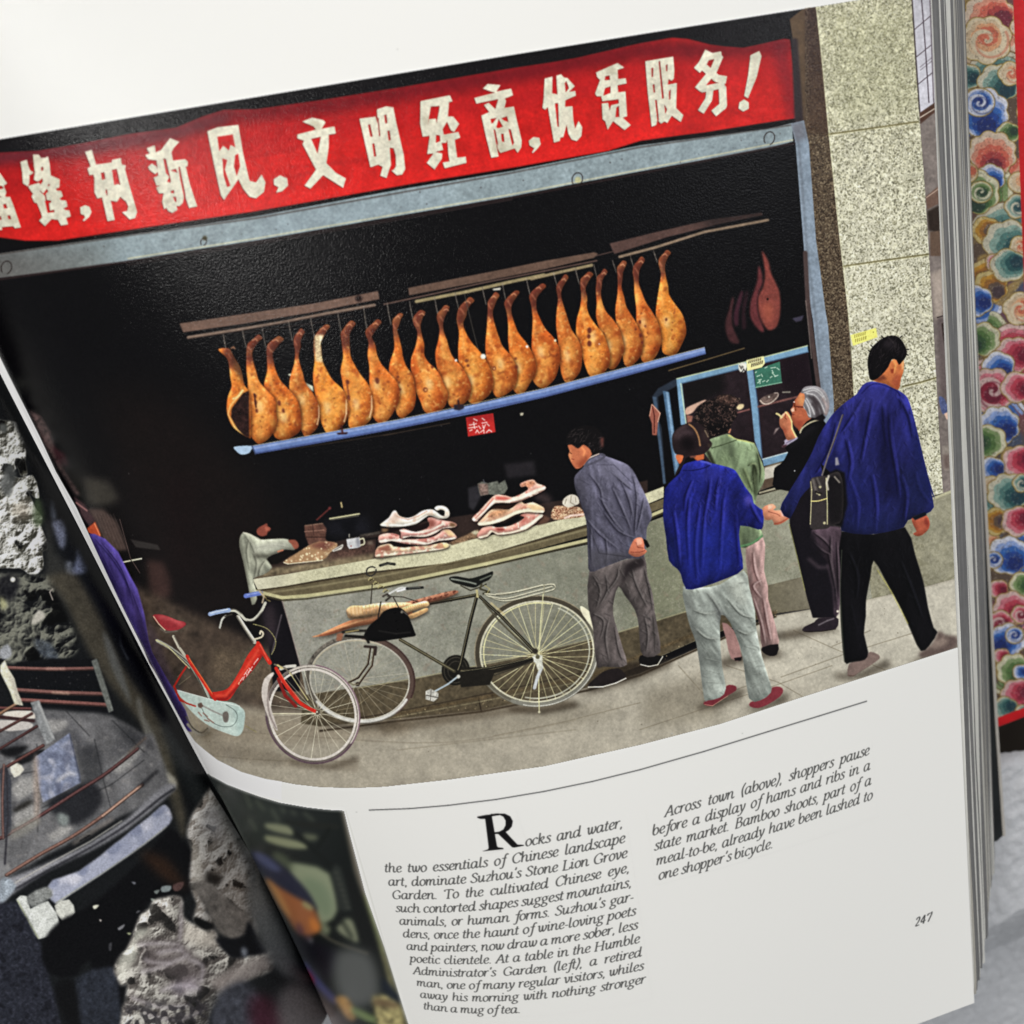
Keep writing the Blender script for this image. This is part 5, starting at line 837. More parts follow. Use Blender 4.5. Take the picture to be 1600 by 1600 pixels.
def paint_people(sh, pic):
    # ---- man in grey jacket leaning at the counter
    k = K_
    for q in ('900,1085 960,1060 1000,1050 1045,1028 1050,1040 1000,1062 930,1082', '1085,1105 1130,1085 1160,1075 1160,1090 1120,1106 1095,1110', '1160,1108 1200,1096 1232,1080 1230,1096 1190,1110', '1180,992 1240,985 1300,975 1310,985 1250,996 1190,1004', '1300,1052 1340,1052 1385,1030 1395,1040 1350,1060 1310,1062', '1420,1034 1470,1020 1500,1008 1500,1016 1440,1040', '1120,1034 1150,1020 1215,1014 1225,1026 1170,1034 1130,1044'):
        sh.fill(PX(q), (58, 50, 40), bl=4, a=.75, clip=pic)
    sh.fill(k('240,1490 300,1440 440,1380 520,1370 620,1380 620,1400 440,1470 250,1530'), (46, 38, 30), bl=2, a=.8, clip=pic)
    m = sh.fill(k('520,1340 560,1330 615,1335 645,1345 620,1385 560,1395 520,1380'), (20, 18, 18), sm=2, bl=.5, clip=pic); sh.line(k('525,1385 570,1396 618,1386 645,1342'), 1.6, (216, 210, 190), bl=.4)
    m = sh.fill(k('245,1490 290,1450 330,1420 400,1405 435,1430 442,1455 380,1490 300,1510 240,1512'), (36, 30, 30), sm=2, bl=.5, clip=pic); sh.line(k('240,1508 320,1506 390,1486 445,1460'), 2, (226, 220, 200), bl=.4)
    t = sh.fill(k('245,880 330,850 460,810 545,790 560,900 590,1000 600,1090 620,1200 632,1320 560,1345 525,1310 515,1180 495,1090 440,1010 405,960 380,1030 375,1110 400,1200 430,1300 452,1385 390,1400 320,1395 290,1400 275,1300 265,1180 240,1060'), (92, 84, 82), sm=2, bl=.5, clip=pic, grain=.07, g=(1.4, 2))
    cloth_lines(sh, t, [k('260,900 300,980 280,1080'), k('330,900 340,980 300,1060'), k('400,860 390,920 330,1000'), k('470,860 500,960 560,1080'), k('540,860 570,980 590,1100'), k('260,1110 320,1150 300,1250'), k('350,1130 330,1240 350,1370'), k('380,1180 400,1300 430,1380'), k('540,1120 560,1220 550,1320'), k('590,1120 600,1240 600,1320')], (44, 40, 40), (136, 128, 124), 2.6, 1.6, .7)
    sh.fill(k('440,840 545,790 550,850 470,880 420,960'), (34, 28, 30), bl=2.4, a=.85, clip=t); sh.fill(k('370,1040 400,960 410,1000 385,1100'), (46, 40, 40), bl=1.6, clip=t)
    sh.fill(k('600,1090 620,1200 632,1320 600,1330 590,1200'), (70, 64, 62), bl=2, clip=t, a=.7)
    j = sh.fill(k('165,370 185,340 215,310 240,270 300,240 330,250 400,275 455,300 490,340 515,390 545,450 580,540 585,590 560,640 555,700 540,800 450,810 340,850 250,880 240,800 235,700 228,600 195,500 170,430'), (92, 90, 106), sm=3, bl=.5, clip=pic, grain=.1, g=(1.3, 2))
    cloth_lines(sh, j, [k('240,350 300,430 320,520 390,620'), k('300,480 370,600 440,680'), k('370,430 420,540 470,660'), k('480,360 500,480 490,640 490,690'), k('230,600 300,680 400,760'), k('320,560 400,660 490,700'), k('540,480 520,580 500,660'), k('250,640 250,740 255,840'), k('330,700 340,780 330,840'), k('420,400 460,500 480,600'), k('350,330 430,400 480,440')], (50, 48, 62), (134, 132, 148), 2.8, 1.7, .75)
    small_creases(sh, j, 46, 1.2, (44, 42, 56), (150, 148, 166), 1); small_creases(sh, t, 40, 1.0, (40, 36, 36), (144, 136, 132), 2)
    sh.fill(k('165,380 200,350 230,420 220,560 240,760 250,870 240,860 225,600'), (60, 58, 66), bl=3, a=.6, clip=j); sh.fill(k('280,280 400,290 470,350 380,380 290,340'), (122, 120, 138), bl=5, a=.55, clip=j)
    sh.fill(k('250,760 450,780 440,820 250,880'), (74, 72, 78), bl=3, a=.7, clip=j); sh.line(k('290,300 380,300 480,400'), 1.2, (60, 58, 72), bl=.5, a=.7)
    sh.line(k('218,300 245,270 300,243 330,252 300,275 240,300 222,308'), 3.4, (84, 82, 96), bl=.5, sm=3); sh.line(k('215,298 240,266 298,240'), 1.6, (224, 200, 184), bl=.4, sm=3)
    sh.line(k('232,600 260,680 300,780 450,800'), 1, (40, 38, 44), bl=.5, a=.6)
    h = sh.fill(k('128,195 150,185 190,180 240,200 262,240 235,275 205,312 175,322 155,300 140,270 132,245 140,225'), (196, 112, 76), sm=2, bl=.5, clip=pic); sh.fill(k('130,200 150,240 150,290 135,260'), (226, 150, 100), bl=1.2, clip=h); sh.fill(k('170,300 220,260 250,240 230,290 200,318'), (150, 74, 50), bl=2, clip=h); sh.line(k('205,205 222,225 215,250'), 3, (226, 140, 90), bl=.8, clip=h); sh.line(k('140,232 150,240'), 1.2, (90, 44, 30), bl=.4); sh.line(k('148,268 165,270'), 1, (120, 50, 40), bl=.4)
    m = sh.fill(k('125,190 120,150 150,110 200,90 260,90 300,110 320,150 325,200 300,235 262,240 250,215 215,190 195,205 180,210 150,190'), (20, 17, 18), sm=3, bl=.6, clip=pic); sh.fill(k('305,155 325,150 322,205 308,200'), (96, 56, 50), bl=1.2); sh.hair(m, 60, 8, 2.4, [(64, 56, 56), (44, 38, 40), (96, 86, 84)], 1, .7, .6, .6)
    hd = sh.fill(k('460,770 480,720 500,698 530,695 545,720 545,755 560,770 530,795 495,800 465,785'), (206, 120, 90), sm=2, bl=.5); sh.round_(hd, 3, .9); sh.line(k('500,720 510,750 540,752'), 1, (130, 60, 46), bl=.4); sh.fill(k('500,700 530,698 535,730 505,740'), (240, 170, 140), bl=1, clip=hd); sh.line(k('470,775 520,775 550,765'), 1, (130, 60, 46), bl=.4)
    sh.fill(k('538,700 560,712 575,742 560,752 545,730'), (14, 12, 12), bl=.5)
    reg('printed_person', k('120,195 118,150 200,88 300,105 326,150 330,245 455,298 515,385 585,540 588,595 560,690 576,745 555,860 620,1200 648,1345 620,1392 560,1398 520,1385 495,1090 405,960 378,1080 452,1385 446,1462 300,1515 235,1512 300,1440 240,1060 245,880 228,600 165,380 215,310 150,310'), 'man in a grey jacket leaning over the counter, hands behind his back')
    # ---- woman in green, behind
    m = sh.fill(J_('530,300 615,255 625,340 620,420 640,500 640,560 665,650 688,740 690,795 610,805 600,700 560,560 540,450'), (176, 144, 138), sm=2, bl=.5, clip=pic, grain=.04)
    sh.fill(J_('410,680 470,720 510,860 455,860 430,760'), (160, 122, 116), sm=2, bl=.6, clip=pic)
    cloth_lines(sh, m, [J_('560,330 570,420 600,500'), J_('600,470 560,500 600,560'), J_('610,560 630,680 650,780'), J_('560,560 600,680 620,790'), J_('600,430 620,440')], (116, 82, 80), (222, 196, 190), 3, 1.6, .8)
    sh.fill(J_('610,805 690,788 684,840 650,848 615,830'), (22, 18, 20), sm=2, bl=.6); sh.fill(J_('470,858 510,852 506,872 475,872'), (26, 20, 22), bl=.6)
    g = sh.fill(np.concatenate([R1('650,870 700,700 800,660 930,620 1000,660 1060,690 1270,740 1330,900 1390,1050 1395,1200 1340,1310 1300,1400 1275,1560'), J_('600,210 615,250 560,290 500,305 480,200 500,80')]), (134, 152, 116), sm=2, bl=.5, clip=pic, grain=.05, g=(1.4, 2))
    cloth_lines(sh, g, [R1('1260,980 1250,1150 1270,1380'), R1('1300,860 1340,1050 1330,1250'), R1('1120,1050 1180,1200 1240,1350'), R1('1180,1020 1260,1010 1300,1150')], (60, 70, 46), (184, 200, 150), 3.4, 2, .8)
    small_creases(sh, g, 24, 1.3, (70, 84, 58), (178, 192, 150), 8, 10)
    sh.fill(R1('1250,1020 1300,1000 1310,1200 1310,1400 1270,1400 1262,1200'), (40, 46, 30), bl=1.6, a=.8, clip=g); sh.fill(R1('1100,1040 1180,1080 1230,1300 1150,1260'), (96, 108, 76), bl=3, a=.8, clip=g); sh.fill(R1('850,870 950,860 1000,960 900,1000'), (112, 128, 94), bl=5, a=.6, clip=g)
    sh.line(R1('950,640 1060,690 1270,735'), 2.4, (208, 206, 116), bl=.9, clip=g); sh.line(R1('735,800 860,765 1045,700'), 1.4, (62, 72, 50), bl=.5); sh.line(R1('690,850 760,1010'), 6, (44, 46, 34), bl=1.2, clip=g); sh.line(J_('500,300 560,285 615,245'), 3, (96, 140, 96), bl=1, clip=g)
    h = sh.fill(R1('930,600 960,560 980,560 960,620'), (226, 150, 110), bl=.8)
    h = sh.fill(R1('510,440 560,300 650,220 760,180 850,130 960,130 1060,170 1095,220 1040,300 1060,380 1000,470 960,560 930,610 800,650 700,680 640,560 560,500'), (26, 21, 21), sm=2, bl=.7, clip=pic); sh.hair(h, 260, 5, 0, [(92, 68, 60), (60, 44, 42), (130, 100, 88), (10, 8, 9)], 2, .8, .7, 3.1, .9); sh.fill(R1('640,500 960,480 930,610 720,660'), (16, 13, 14), bl=2, clip=h)
    sh.fill(R1('800,150 960,140 1050,190 960,260 820,230'), (96, 70, 60), bl=2.4, a=.6, clip=h, grain=.7, g=(1.6, 3)); sh.hair(h, 60, 4, 0, [(176, 140, 120)], 5, .7, .6, 3.1, .9)
    reg('printed_person', np.concatenate([R1('505,450 560,295 850,125 1060,165 1098,220 1060,400 960,600 1270,735 1395,1050 1390,1220 1275,1580'), J_('600,250 640,500 692,795 684,845 610,830 540,450 500,300')]), 'woman with curly dark hair in a pale green jacket')
    # ---- elderly woman smoking
    m = sh.fill(R4('230,180 380,80 520,440 600,480 600,780 575,1010 560,1090 400,1090 360,950 300,700 240,460'), (24, 20, 26), bl=.6, clip=pic)
    t = sh.fill(R4('390,480 560,450 600,500 600,800 580,1060 540,1060 560,900 500,700 400,600'), (74, 60, 68), sm=2, bl=1, clip=pic, grain=.04); cloth_lines(sh, t, [R4('400,500 480,560 540,640'), R4('520,520 520,700 560,900'), R4('390,560 450,620 520,660'), R4('560,560 570,760 575,960'), R4('500,640 530,800 560,1000')], (26, 20, 26), (122, 106, 112), 3, 1.8, .8)
    sh.fill(R4('235,460 390,480 500,700 560,940 560,1085 400,1088 350,920 290,680'), (22, 19, 25), bl=3, a=.8, clip=m); sh.line(R4('370,680 440,740 500,740'), 3, (92, 78, 84), bl=1.6); sh.line(R4('236,440 290,660 345,900'), 1.2, (150, 150, 84), bl=.4, a=.7); sh.line(R4('500,720 540,880 552,1060'), 2.4, (92, 76, 84), bl=1.4, a=.7)
    s1 = sh.fill(R4('328,1170 345,1150 410,1120 440,1092 560,1085 578,1120 560,1165 480,1180 380,1190 330,1182'), (44, 36, 42), sm=2, bl=.5, clip=pic); sh.line(R4('440,1140 500,1110 545,1095'), 2, (120, 112, 116), bl=.7, clip=s1); sh.line(R4('335,1186 460,1184 560,1168'), 1, (24, 18, 16), bl=.4); sh.fill(circ(*R4('572,1045')[0], 2), (230, 220, 200), bl=.5)
    sh.fill(R4('180,1205 330,1165 330,1190 200,1225'), (112, 100, 82), bl=3, a=.5)
    c = sh.fill(R2('1000,760 1080,900 1120,1100 1150,1300 1000,1450 840,1600 420,1640 390,1490 430,1370 540,1250 570,1170 520,1100 600,1050 700,930 760,850 880,780'), (14, 13, 15), sm=2, bl=.5, clip=pic); sh.line(R2('600,1080 760,950 900,850'), 6, (30, 28, 32), bl=3, clip=c)
    sh.fill(R4('135,50 190,20 260,10 360,-30 360,120 260,200 200,205 150,180 130,120'), (14, 13, 15), sm=2, bl=.5, clip=pic); sh.fill(circ(*R2('652,1405')[0], 1.1), (220, 220, 220), bl=.3)
    f = sh.fill(R2('690,480 720,430 780,420 860,560 850,700 860,750 800,790 750,850 710,910 690,880 640,830 610,740 620,690 600,640 630,600 640,540'), (186, 100, 68), sm=2, bl=.5); sh.round_(f, 3, .9); sh.fill(R2('690,470 760,430 790,520 770,610 690,560'), (222, 150, 96), bl=2, clip=f); sh.fill(R2('600,640 640,610 650,660 620,670'), (246, 200, 170), bl=.8, clip=f); sh.fill(R2('640,750 780,780 740,860 690,880'), (150, 70, 50), bl=2, clip=f)
    sh.line(R2('635,545 650,600 700,605 760,608'), 1.6, (96, 34, 26), bl=.4); sh.line(R2('655,560 665,650'), 1.4, (120, 60, 30), bl=.4); sh.fill(circ(*R2('645,545')[0], 1.2), (240, 240, 226)); sh.line(R2('620,700 650,705'), 1, (96, 34, 30), bl=.4)
    h = sh.fill(R2('730,430 760,370 820,345 920,345 1000,380 1050,440 1085,540 1085,640 1050,720 1010,700 940,750 880,740 830,740 800,660 760,600 780,500 770,440'), (136, 132, 134), sm=3, bl=.5); sh.round_(h, 3, .9)
    for s in ('760,400 880,370 980,420 1040,520', '770,430 900,400 1000,480 1050,600', '780,520 830,620 850,720', '800,500 860,600 900,700', '800,440 900,460 980,560 1030,680', '760,600 800,680 850,730'): sh.line(R2(s), 1.8, (214, 212, 210), bl=.6, sm=4, clip=h, a=.85)
    for s in ('830,470 900,540 940,640 960,730', '880,480 960,580 1000,700', '870,560 920,640 930,740'): sh.line(R2(s), 3, (54, 46, 48), bl=1.2, sm=4, clip=h, a=.9)
    sh.fill(R2('860,480 940,520 960,620 900,600'), (66, 58, 60), bl=2, clip=h); sh.line(R2('1000,500 1060,600 1040,700'), 3, (170, 150, 146), bl=1.5, clip=h)
    sh.line(R2('720,930 750,870 850,800 980,760'), 2.4, (190, 180, 146), bl=.5, sm=3); sh.fill(R2('880,760 1000,690 1040,740 1000,790'), (24, 18, 20), bl=1)
    sh.fill(R2('520,1030 560,1000 640,960 690,985 680,1010 600,1060 550,1090 490,1110 530,1060'), (176, 166, 186), sm=2, bl=.5); sh.line(R2('545,1060 650,1000'), 1.4, (110, 96, 120), bl=.5); sh.fill(R2('490,1090 560,1070 540,1110 500,1115'), (70, 44, 50), bl=.8)
    hd = sh.fill(R2('460,790 470,730 500,700 540,665 570,670 600,720 620,800 620,860 650,930 675,985 590,1020 550,1010 510,900 470,850'), (196, 118, 84), sm=2, bl=.5); sh.round_(hd, 3, .9); sh.line(R2('540,670 590,730 615,790 620,880 670,980'), 2.2, (246, 222, 150), bl=.5); sh.fill(R2('460,740 500,690 540,670 520,710 480,760'), (236, 206, 170), bl=.7, clip=hd); sh.line(R2('540,700 530,740 550,760'), 1.2, (120, 56, 40), bl=.4); sh.fill(R2('470,860 510,850 560,900 540,980'), (160, 84, 60), bl=1.5, clip=hd)
    sh.line(R2('425,690 450,700 490,735'), 3, (232, 216, 150), bl=.4)
    reg('printed_person', np.concatenate([R2('415,680 540,660 600,700 640,540 760,365 920,340 1050,435 1090,560 1050,740 1080,900 1060,1150'), R4('380,200 600,480 580,1120 560,1168 330,1190 330,1160 400,1100 240,460 220,240 130,130 135,50'), R2('520,1240 570,1165 490,1110 540,1000 460,850')]), 'elderly grey-haired woman in a dark coat raising a cigarette')
    # ---- woman in blue jacket, back turned
    for s, c in (('320,1078 350,1060 400,1040 425,1005 445,992 478,998 480,1020 440,1045 400,1070 360,1098 322,1092', (120, 48, 56)), ('550,1080 600,1060 640,1040 660,1005 700,1002 716,1020 700,1050 640,1090 590,1108 550,1100', (128, 52, 60))):
        m = sh.fill(J_(s), c, sm=2, bl=.6, clip=pic)
    sh.line(J_('322,1090 362,1097 440,1046'), 1, (190, 140, 120), bl=.4); sh.fill(J_('430,1050 540,1010 520,1030 450,1060'), (100, 90, 74), bl=2, a=.5)
    t = sh.fill(J_('215,500 300,505 400,490 520,420 545,500 575,620 580,700 610,850 650,980 655,1030 600,1070 545,1060 520,900 500,800 450,680 405,640 400,740 410,900 430,1010 400,1055 340,1070 320,1060 300,900 280,780 250,700 225,600'), (142, 148, 140), sm=2, bl=.5, clip=pic, grain=.04)
    cloth_lines(sh, t, [J_('340,540 400,640 410,760'), J_('260,620 330,640 390,620'), J_('260,700 330,760 400,760'), J_('430,560 500,640 570,660'), J_('480,720 530,740 580,720'), J_('320,860 400,880'), J_('330,920 410,940'), J_('330,980 420,985'), J_('540,880 600,870'), J_('560,940 640,930'), J_('550,1000 640,985'), J_('500,540 540,640'), J_('300,780 350,860'), J_('520,800 590,820')], (98, 102, 96), (196, 202, 190), 3, 1.8, .8)
    sh.fill(J_('330,530 420,640 440,700 400,700 370,600'), (92, 94, 92), bl=3, a=.8, clip=t); sh.fill(J_('225,520 260,520 300,800 330,1050 300,1000 240,700'), (116, 120, 114), bl=3, a=.7, clip=t); sh.fill(J_('430,480 520,440 540,600 470,580'), (196, 200, 186), bl=5, a=.6, clip=t); sh.fill(J_('410,760 440,760 450,960 425,980'), (120, 90, 84), bl=2, a=.0)
    j = sh.fill(np.concatenate([R1('380,1010 480,970 600,950 740,990 870,1020 1000,1060 1060,1120 1150,1280 1240,1400 1260,1490 1380,1580'), J_('620,110 615,200 590,215 500,195 500,300 515,410 440,455 300,505 230,512 205,440 185,410 145,370 130,250 115,150 120,50'), R1('140,1440 150,1310 250,1190 330,1120')]), (32, 37, 116), sm=2, bl=.5, clip=pic, grain=.12, g=(1.5, 2))
    cloth_lines(sh, j, [R1('480,1200 400,1400 380,1600'), R1('700,1180 680,1400 650,1600'), R1('820,1150 780,1350 760,1590'), R1('900,1300 860,1500'), J_('240,60 230,200 240,400'), J_('330,40 310,220 300,440'), J_('410,60 400,240 390,420'), J_('470,140 480,260 490,400'), J_('160,120 180,260 190,400'), J_('290,100 270,300 280,480'), J_('540,60 560,120 600,190')], (22, 24, 92), (70, 74, 190), 4.4, 2.4, .75)
    small_creases(sh, j, 50, 1.3, (16, 17, 66), (84, 86, 190), 3); small_creases(sh, t, 46, .5, (96, 100, 94), (196, 200, 190), 4, 12)
    sh.fill(R1('560,1100 760,1050 900,1080 840,1200 650,1200'), (60, 62, 160), bl=6, a=.5, clip=j); sh.fill(R1('1140,1420 1230,1380 1250,1480 1180,1540'), (100, 92, 196), bl=3, a=.8, clip=j); sh.fill(J_('140,250 170,240 200,420 180,420'), (14, 22, 60), bl=3, a=.8, clip=j); sh.fill(J_('440,60 500,160 500,300 470,200'), (20, 22, 84), bl=4, a=.7, clip=j)
    sh.fill(J_('200,200 480,200 500,400 260,500'), (30, 46, 142), bl=12, a=.45, clip=j); sh.fill(R1('150,1330 240,1240 230,1500 140,1560'), (24, 30, 110), bl=4, a=.6, clip=j)
    sh.line(R1('380,1080 500,1080 640,1050 740,1000'), 1.6, (22, 24, 84), bl=.5, sm=3); sh.line(R1('600,965 690,985 730,1005'), 2.4, (90, 96, 190), bl=.8)
    sh.line(J_('230,510 330,500 440,455 512,412'), 2, (20, 22, 90), bl=1, clip=j)
    sh.fill(R1('285,890 380,870 370,960 340,1000 310,970'), (206, 110, 66), sm=2, bl=.6); sh.fill(R1('480,890 640,870 640,940 560,960 540,950'), (196, 104, 62), bl=.9); sh.fill(R1('450,890 540,880 530,920 470,925'), (110, 70, 60), bl=1)
    h = sh.fill(R1('245,640 290,570 380,510 470,480 560,485 630,530 680,610 710,700 740,740 720,790 690,830 640,870 560,890 470,900 410,930 390,990 330,1080 270,1150 330,1020 370,960 390,900 340,885 280,870 250,800 240,710'), (40, 30, 32), sm=2, bl=.5, clip=pic)
    sh.line(R1('450,500 520,560 570,660 590,770'), 2.2, (176, 130, 84), bl=.6, sm=4, clip=h); sh.line(R1('270,650 330,570 420,520'), 4, (84, 66, 68), bl=2, clip=h, sm=3); sh.line(R1('300,680 400,600 480,620'), 6, (96, 78, 82), bl=3, clip=h, a=.8, sm=3); sh.fill(R1('340,680 480,660 540,780 460,860 360,800'), (16, 11, 14), bl=4, clip=h, a=.9); sh.line(R1('650,580 690,660'), 1.4, (190, 170, 130), bl=.6); sh.fill(R1('600,540 680,620 690,720 620,700'), (60, 46, 44), bl=3, a=.7, clip=h)
    sh.fill(R1('680,740 740,750 730,790 690,790'), (56, 46, 40), bl=1)
    hd = sh.fill(J_('612,110 640,92 665,88 680,105 665,118 700,120 735,118 750,140 740,165 700,190 672,190 660,165 625,168'), (212, 140, 108), sm=2, bl=.5); sh.round_(hd, 3, .9); sh.line(J_('640,125 690,140 700,150'), 1, (140, 76, 60), bl=.4); sh.fill(J_('700,122 740,120 745,145 710,150'), (236, 176, 160), bl=1, clip=hd); sh.line(J_('672,188 705,180 742,158'), 1.6, (160, 70, 50), bl=.6); sh.fill(J_('640,95 665,92 660,112 640,115'), (236, 190, 160), bl=1, clip=hd)
    reg('printed_person', np.concatenate([R1('240,640 380,505 560,480 700,640 742,745 700,850 740,985 1000,1055 1150,1280 1260,1490 1380,1575'), J_('680,90 690,190 620,170 615,212 505,200 520,420 580,650 655,1000 716,1010 700,1055 590,1110 545,1100 500,800 405,640 430,1000 482,1000 480,1025 362,1100 320,1092 280,780 215,505 115,150 120,40'), R1('140,1440 150,1310 330,1100 240,800')]), 'woman in a bright blue jacket and grey trousers, back turned')
    # ---- tall man in blue jacket
    for s in ('650,1410 700,1390 780,1340 800,1325 855,1345 862,1375 800,1420 720,1470 680,1497 640,1490',):
        m = sh.fill(R4(s), (128, 108, 100), sm=2, bl=.6, clip=pic); sh.line(R4('645,1492 690,1495 800,1425'), 2, (92, 76, 66), bl=.8, clip=m)
    m = sh.fill(R4('1140,1330 1230,1270 1270,1180 1320,1210 1400,1220 1400,1290 1290,1340 1160,1370'), (104, 88, 82), sm=2, bl=2, clip=pic); sh.fill(R4('1210,1290 1260,1240 1330,1220 1340,1270 1230,1310'), (150, 132, 120), bl=3, clip=m)
    t = sh.fill(R4('600,490 820,510 1040,460 1110,650 1170,850 1200,1020 1240,1160 1265,1190 1210,1280 1150,1320 1090,1200 1010,1020 900,820 822,690 800,800 770,960 768,1080 755,1200 785,1330 760,1380 700,1392 655,1400 620,1395 600,1200 590,1000 592,760'), (13, 12, 15), sm=2, bl=.9, clip=pic)
    cloth_lines(sh, t, [R4('640,640 700,800 690,960'), R4('700,700 680,900'), R4('650,1000 700,1200'), R4('1000,700 1080,900 1150,1100')], (8, 8, 10), (34, 34, 42), 4, 2.5, .8)
    sh.line(R4('600,620 590,900 605,1200 620,1390'), 1.2, (96, 104, 84), bl=.6, a=.7); sh.line(R4('850,760 940,900 1060,1130'), 1.4, (196, 190, 90), bl=.6, a=.7)
    j = sh.fill(np.concatenate([I_('740,725 790,650 860,620 980,640 1080,690 1150,740 1180,800 1220,940 1270,1150 1330,1400 1390,1600'), R4('1215,200 1240,320 1180,370 1060,410 1030,460 900,495 760,510 600,485 600,420 560,440 600,200'), I_('680,1350 560,1380 440,1420 180,1600')[:0], R4('450,10 470,100 380,180 310,260 240,400 175,335 220,240 330,60 395,-60'), I_('420,1080 490,960 560,870 650,790 740,725')]), (36, 38, 102), sm=2, bl=.5, clip=pic, grain=.1, g=(1.5, 2)); sh.grad(j, (1400, 640), (1360, 830), (40, 41, 108), (25, 29, 66), .9)
    cloth_lines(sh, j, [I_('950,820 960,1000 980,1180'), I_('1000,900 1010,1100 1060,1400 1080,1600'), I_('780,760 700,900 600,1050'), I_('860,760 820,1000 760,1300'), I_('640,1100 680,1300 640,1500'), I_('560,960 500,1200 380,1400'), I_('1080,760 1160,900 1200,1100'), R4('640,120 700,300 690,480'), R4('800,100 830,300 820,500'), R4('1000,100 1040,240 1020,420'), R4('1100,80 1130,200 1200,300')], (18, 19, 66), (70, 72, 176), 5, 2.6, .7)
    small_creases(sh, j, 60, 1.3, (15, 16, 52), (76, 78, 160), 5); small_creases(sh, t, 30, 1.3, (6, 6, 8), (36, 36, 44), 6)
    sh.fill(I_('950,820 1040,900 1010,1200 1060,1600 980,1600 930,1200'), (16, 16, 48), bl=7, a=.8, clip=j); sh.fill(I_('820,680 1050,700 950,820 750,900 620,900'), (54, 54, 128), bl=8, a=.6, clip=j); sh.fill(R4('620,60 800,80 840,350 700,440 620,300'), (36, 42, 112), bl=10, a=.5, clip=j); sh.fill(R4('1000,50 1180,60 1230,310 1080,380'), (28, 34, 74), bl=9, a=.7, clip=j); sh.fill(R4('600,400 1030,380 1000,500 600,500'), (30, 36, 84), bl=8, a=.7, clip=j)
    sh.fill(I_('1180,800 1260,1100 1380,1600 1300,1600 1200,1150'), (24, 32, 76), bl=5, a=.6, clip=j); sh.line(I_('780,720 850,650 930,640 1060,690 1100,740'), 1.6, (24, 24, 80), bl=.7, sm=3)
    sh.line(I_('745,725 830,640 1000,650'), 3, (70, 72, 170), bl=1.6, a=.6, sm=3, clip=j)
    hd = sh.fill(R4('1085,400 1120,380 1185,375 1210,420 1205,470 1160,515 1120,522 1095,505 1120,490 1100,450'), (186, 92, 66), sm=2, bl=.5); sh.round_(hd, 3, .9); sh.fill(R4('1180,385 1210,425 1200,470 1170,430'), (150, 64, 50), bl=1.5, clip=hd); sh.fill(R4('1085,390 1180,355 1190,378 1110,412'), (18, 22, 32), bl=.8)
    f = sh.fill(I_('870,610 940,560 1000,480 1050,430 1100,460 1130,440 1130,520 1120,560 1105,600 1100,640 1080,690 980,640'), (206, 116, 66), sm=2, bl=.5); sh.round_(f, 3, .9); sh.fill(I_('1060,560 1120,560 1100,650 1075,690 1020,640'), (170, 84, 54), bl=2.4, clip=f); sh.line(I_('1040,440 1065,480 1050,540'), 3, (236, 160, 90), bl=1, clip=f); sh.fill(I_('1020,520 1050,510 1045,550 1025,550'), (150, 60, 36), bl=1, clip=f); sh.fill(I_('1110,450 1130,445 1128,520 1115,520'), (240, 180, 120), bl=1, clip=f); sh.fill(I_('890,600 960,560 990,600 920,620'), (120, 60, 40), bl=1.5, clip=f)
    h = sh.fill(I_('850,600 835,520 830,450 850,360 900,300 960,255 1030,235 1090,250 1130,300 1155,360 1150,410 1120,450 1090,480 1070,440 1030,435 1000,500 940,570 890,605'), (16, 13, 15), sm=2, bl=.5); sh.round_(h, 3, .9); sh.fill(I_('960,290 1040,260 1060,320 980,350'), (50, 44, 48), bl=3, a=.8, clip=h); sh.line(I_('1000,250 1050,300 1060,360'), 1, (76, 68, 68), bl=.6, a=.7)
    for s in ('850,370 835,360', '870,330 855,315', '960,256 945,240', '1100,252 1118,240', '1150,390 1168,400', '1155,350 1172,352'): sh.line(I_(s), 1.4, (18, 14, 16), bl=.3)
    sh.hair(h, 70, 9, -1.2, [(44, 38, 42), (70, 62, 64), (8, 6, 8)], 7, .7, .6, .7)
    # shoulder bag
    sh.line(I_('620,900 560,1080 500,1240 450,1400'), 2.6, (112, 104, 100), bl=.5); sh.line(I_('628,890 566,1080 508,1240'), 1, (60, 54, 60), bl=.4)
    sh.fill(R4('480,100 560,60 620,80 640,300 600,460 530,450 500,300'), (16, 14, 16), bl=1.2)
    b = sh.fill(R4('378,140 420,112 470,105 500,100 560,75 590,90 610,180 605,400 560,440 520,455 500,470 440,475 380,465 385,300'), (58, 52, 52), sm=2, bl=.5); sh.fill(R4('500,110 570,90 615,180 605,420 520,450 500,300'), (26, 23, 25), bl=2, clip=b)
    sh.line(R4('385,145 392,200 388,300 382,440'), 1.4, (206, 196, 150), bl=.4); sh.line(R4('492,120 500,300 500,440'), 1.6, (206, 200, 150), bl=.4); sh.line(R4('388,280 440,278 495,262'), 1.8, (226, 206, 130), bl=.4, sm=3); sh.line(R4('400,130 420,200'), 4, (120, 112, 106), bl=1.2, clip=b); sh.line(R4('510,105 495,150 505,200'), 3, (196, 188, 170), bl=.8); sh.line(R4('550,110 585,150'), 2.4, (150, 142, 130), bl=.8)
    for s in ('450,180', '432,222', '446,232', '480,432'): sh.fill(circ(*R4(s)[0], 2.2), (214, 206, 160), bl=.6)
    sh.line(R4('420,215 460,228'), 3, (34, 28, 28), bl=.6); sh.line(R4('430,120 450,170'), 3, (96, 90, 86), bl=1)
    sh.fill(R2('1160,1240 1190,1235 1210,1330 1160,1340'), (150, 146, 156), bl=1)
    reg('printed_bag', R4('376,140 420,110 560,60 600,85 615,180 608,410 520,458 440,478 378,468'), 'black leather shoulder bag')
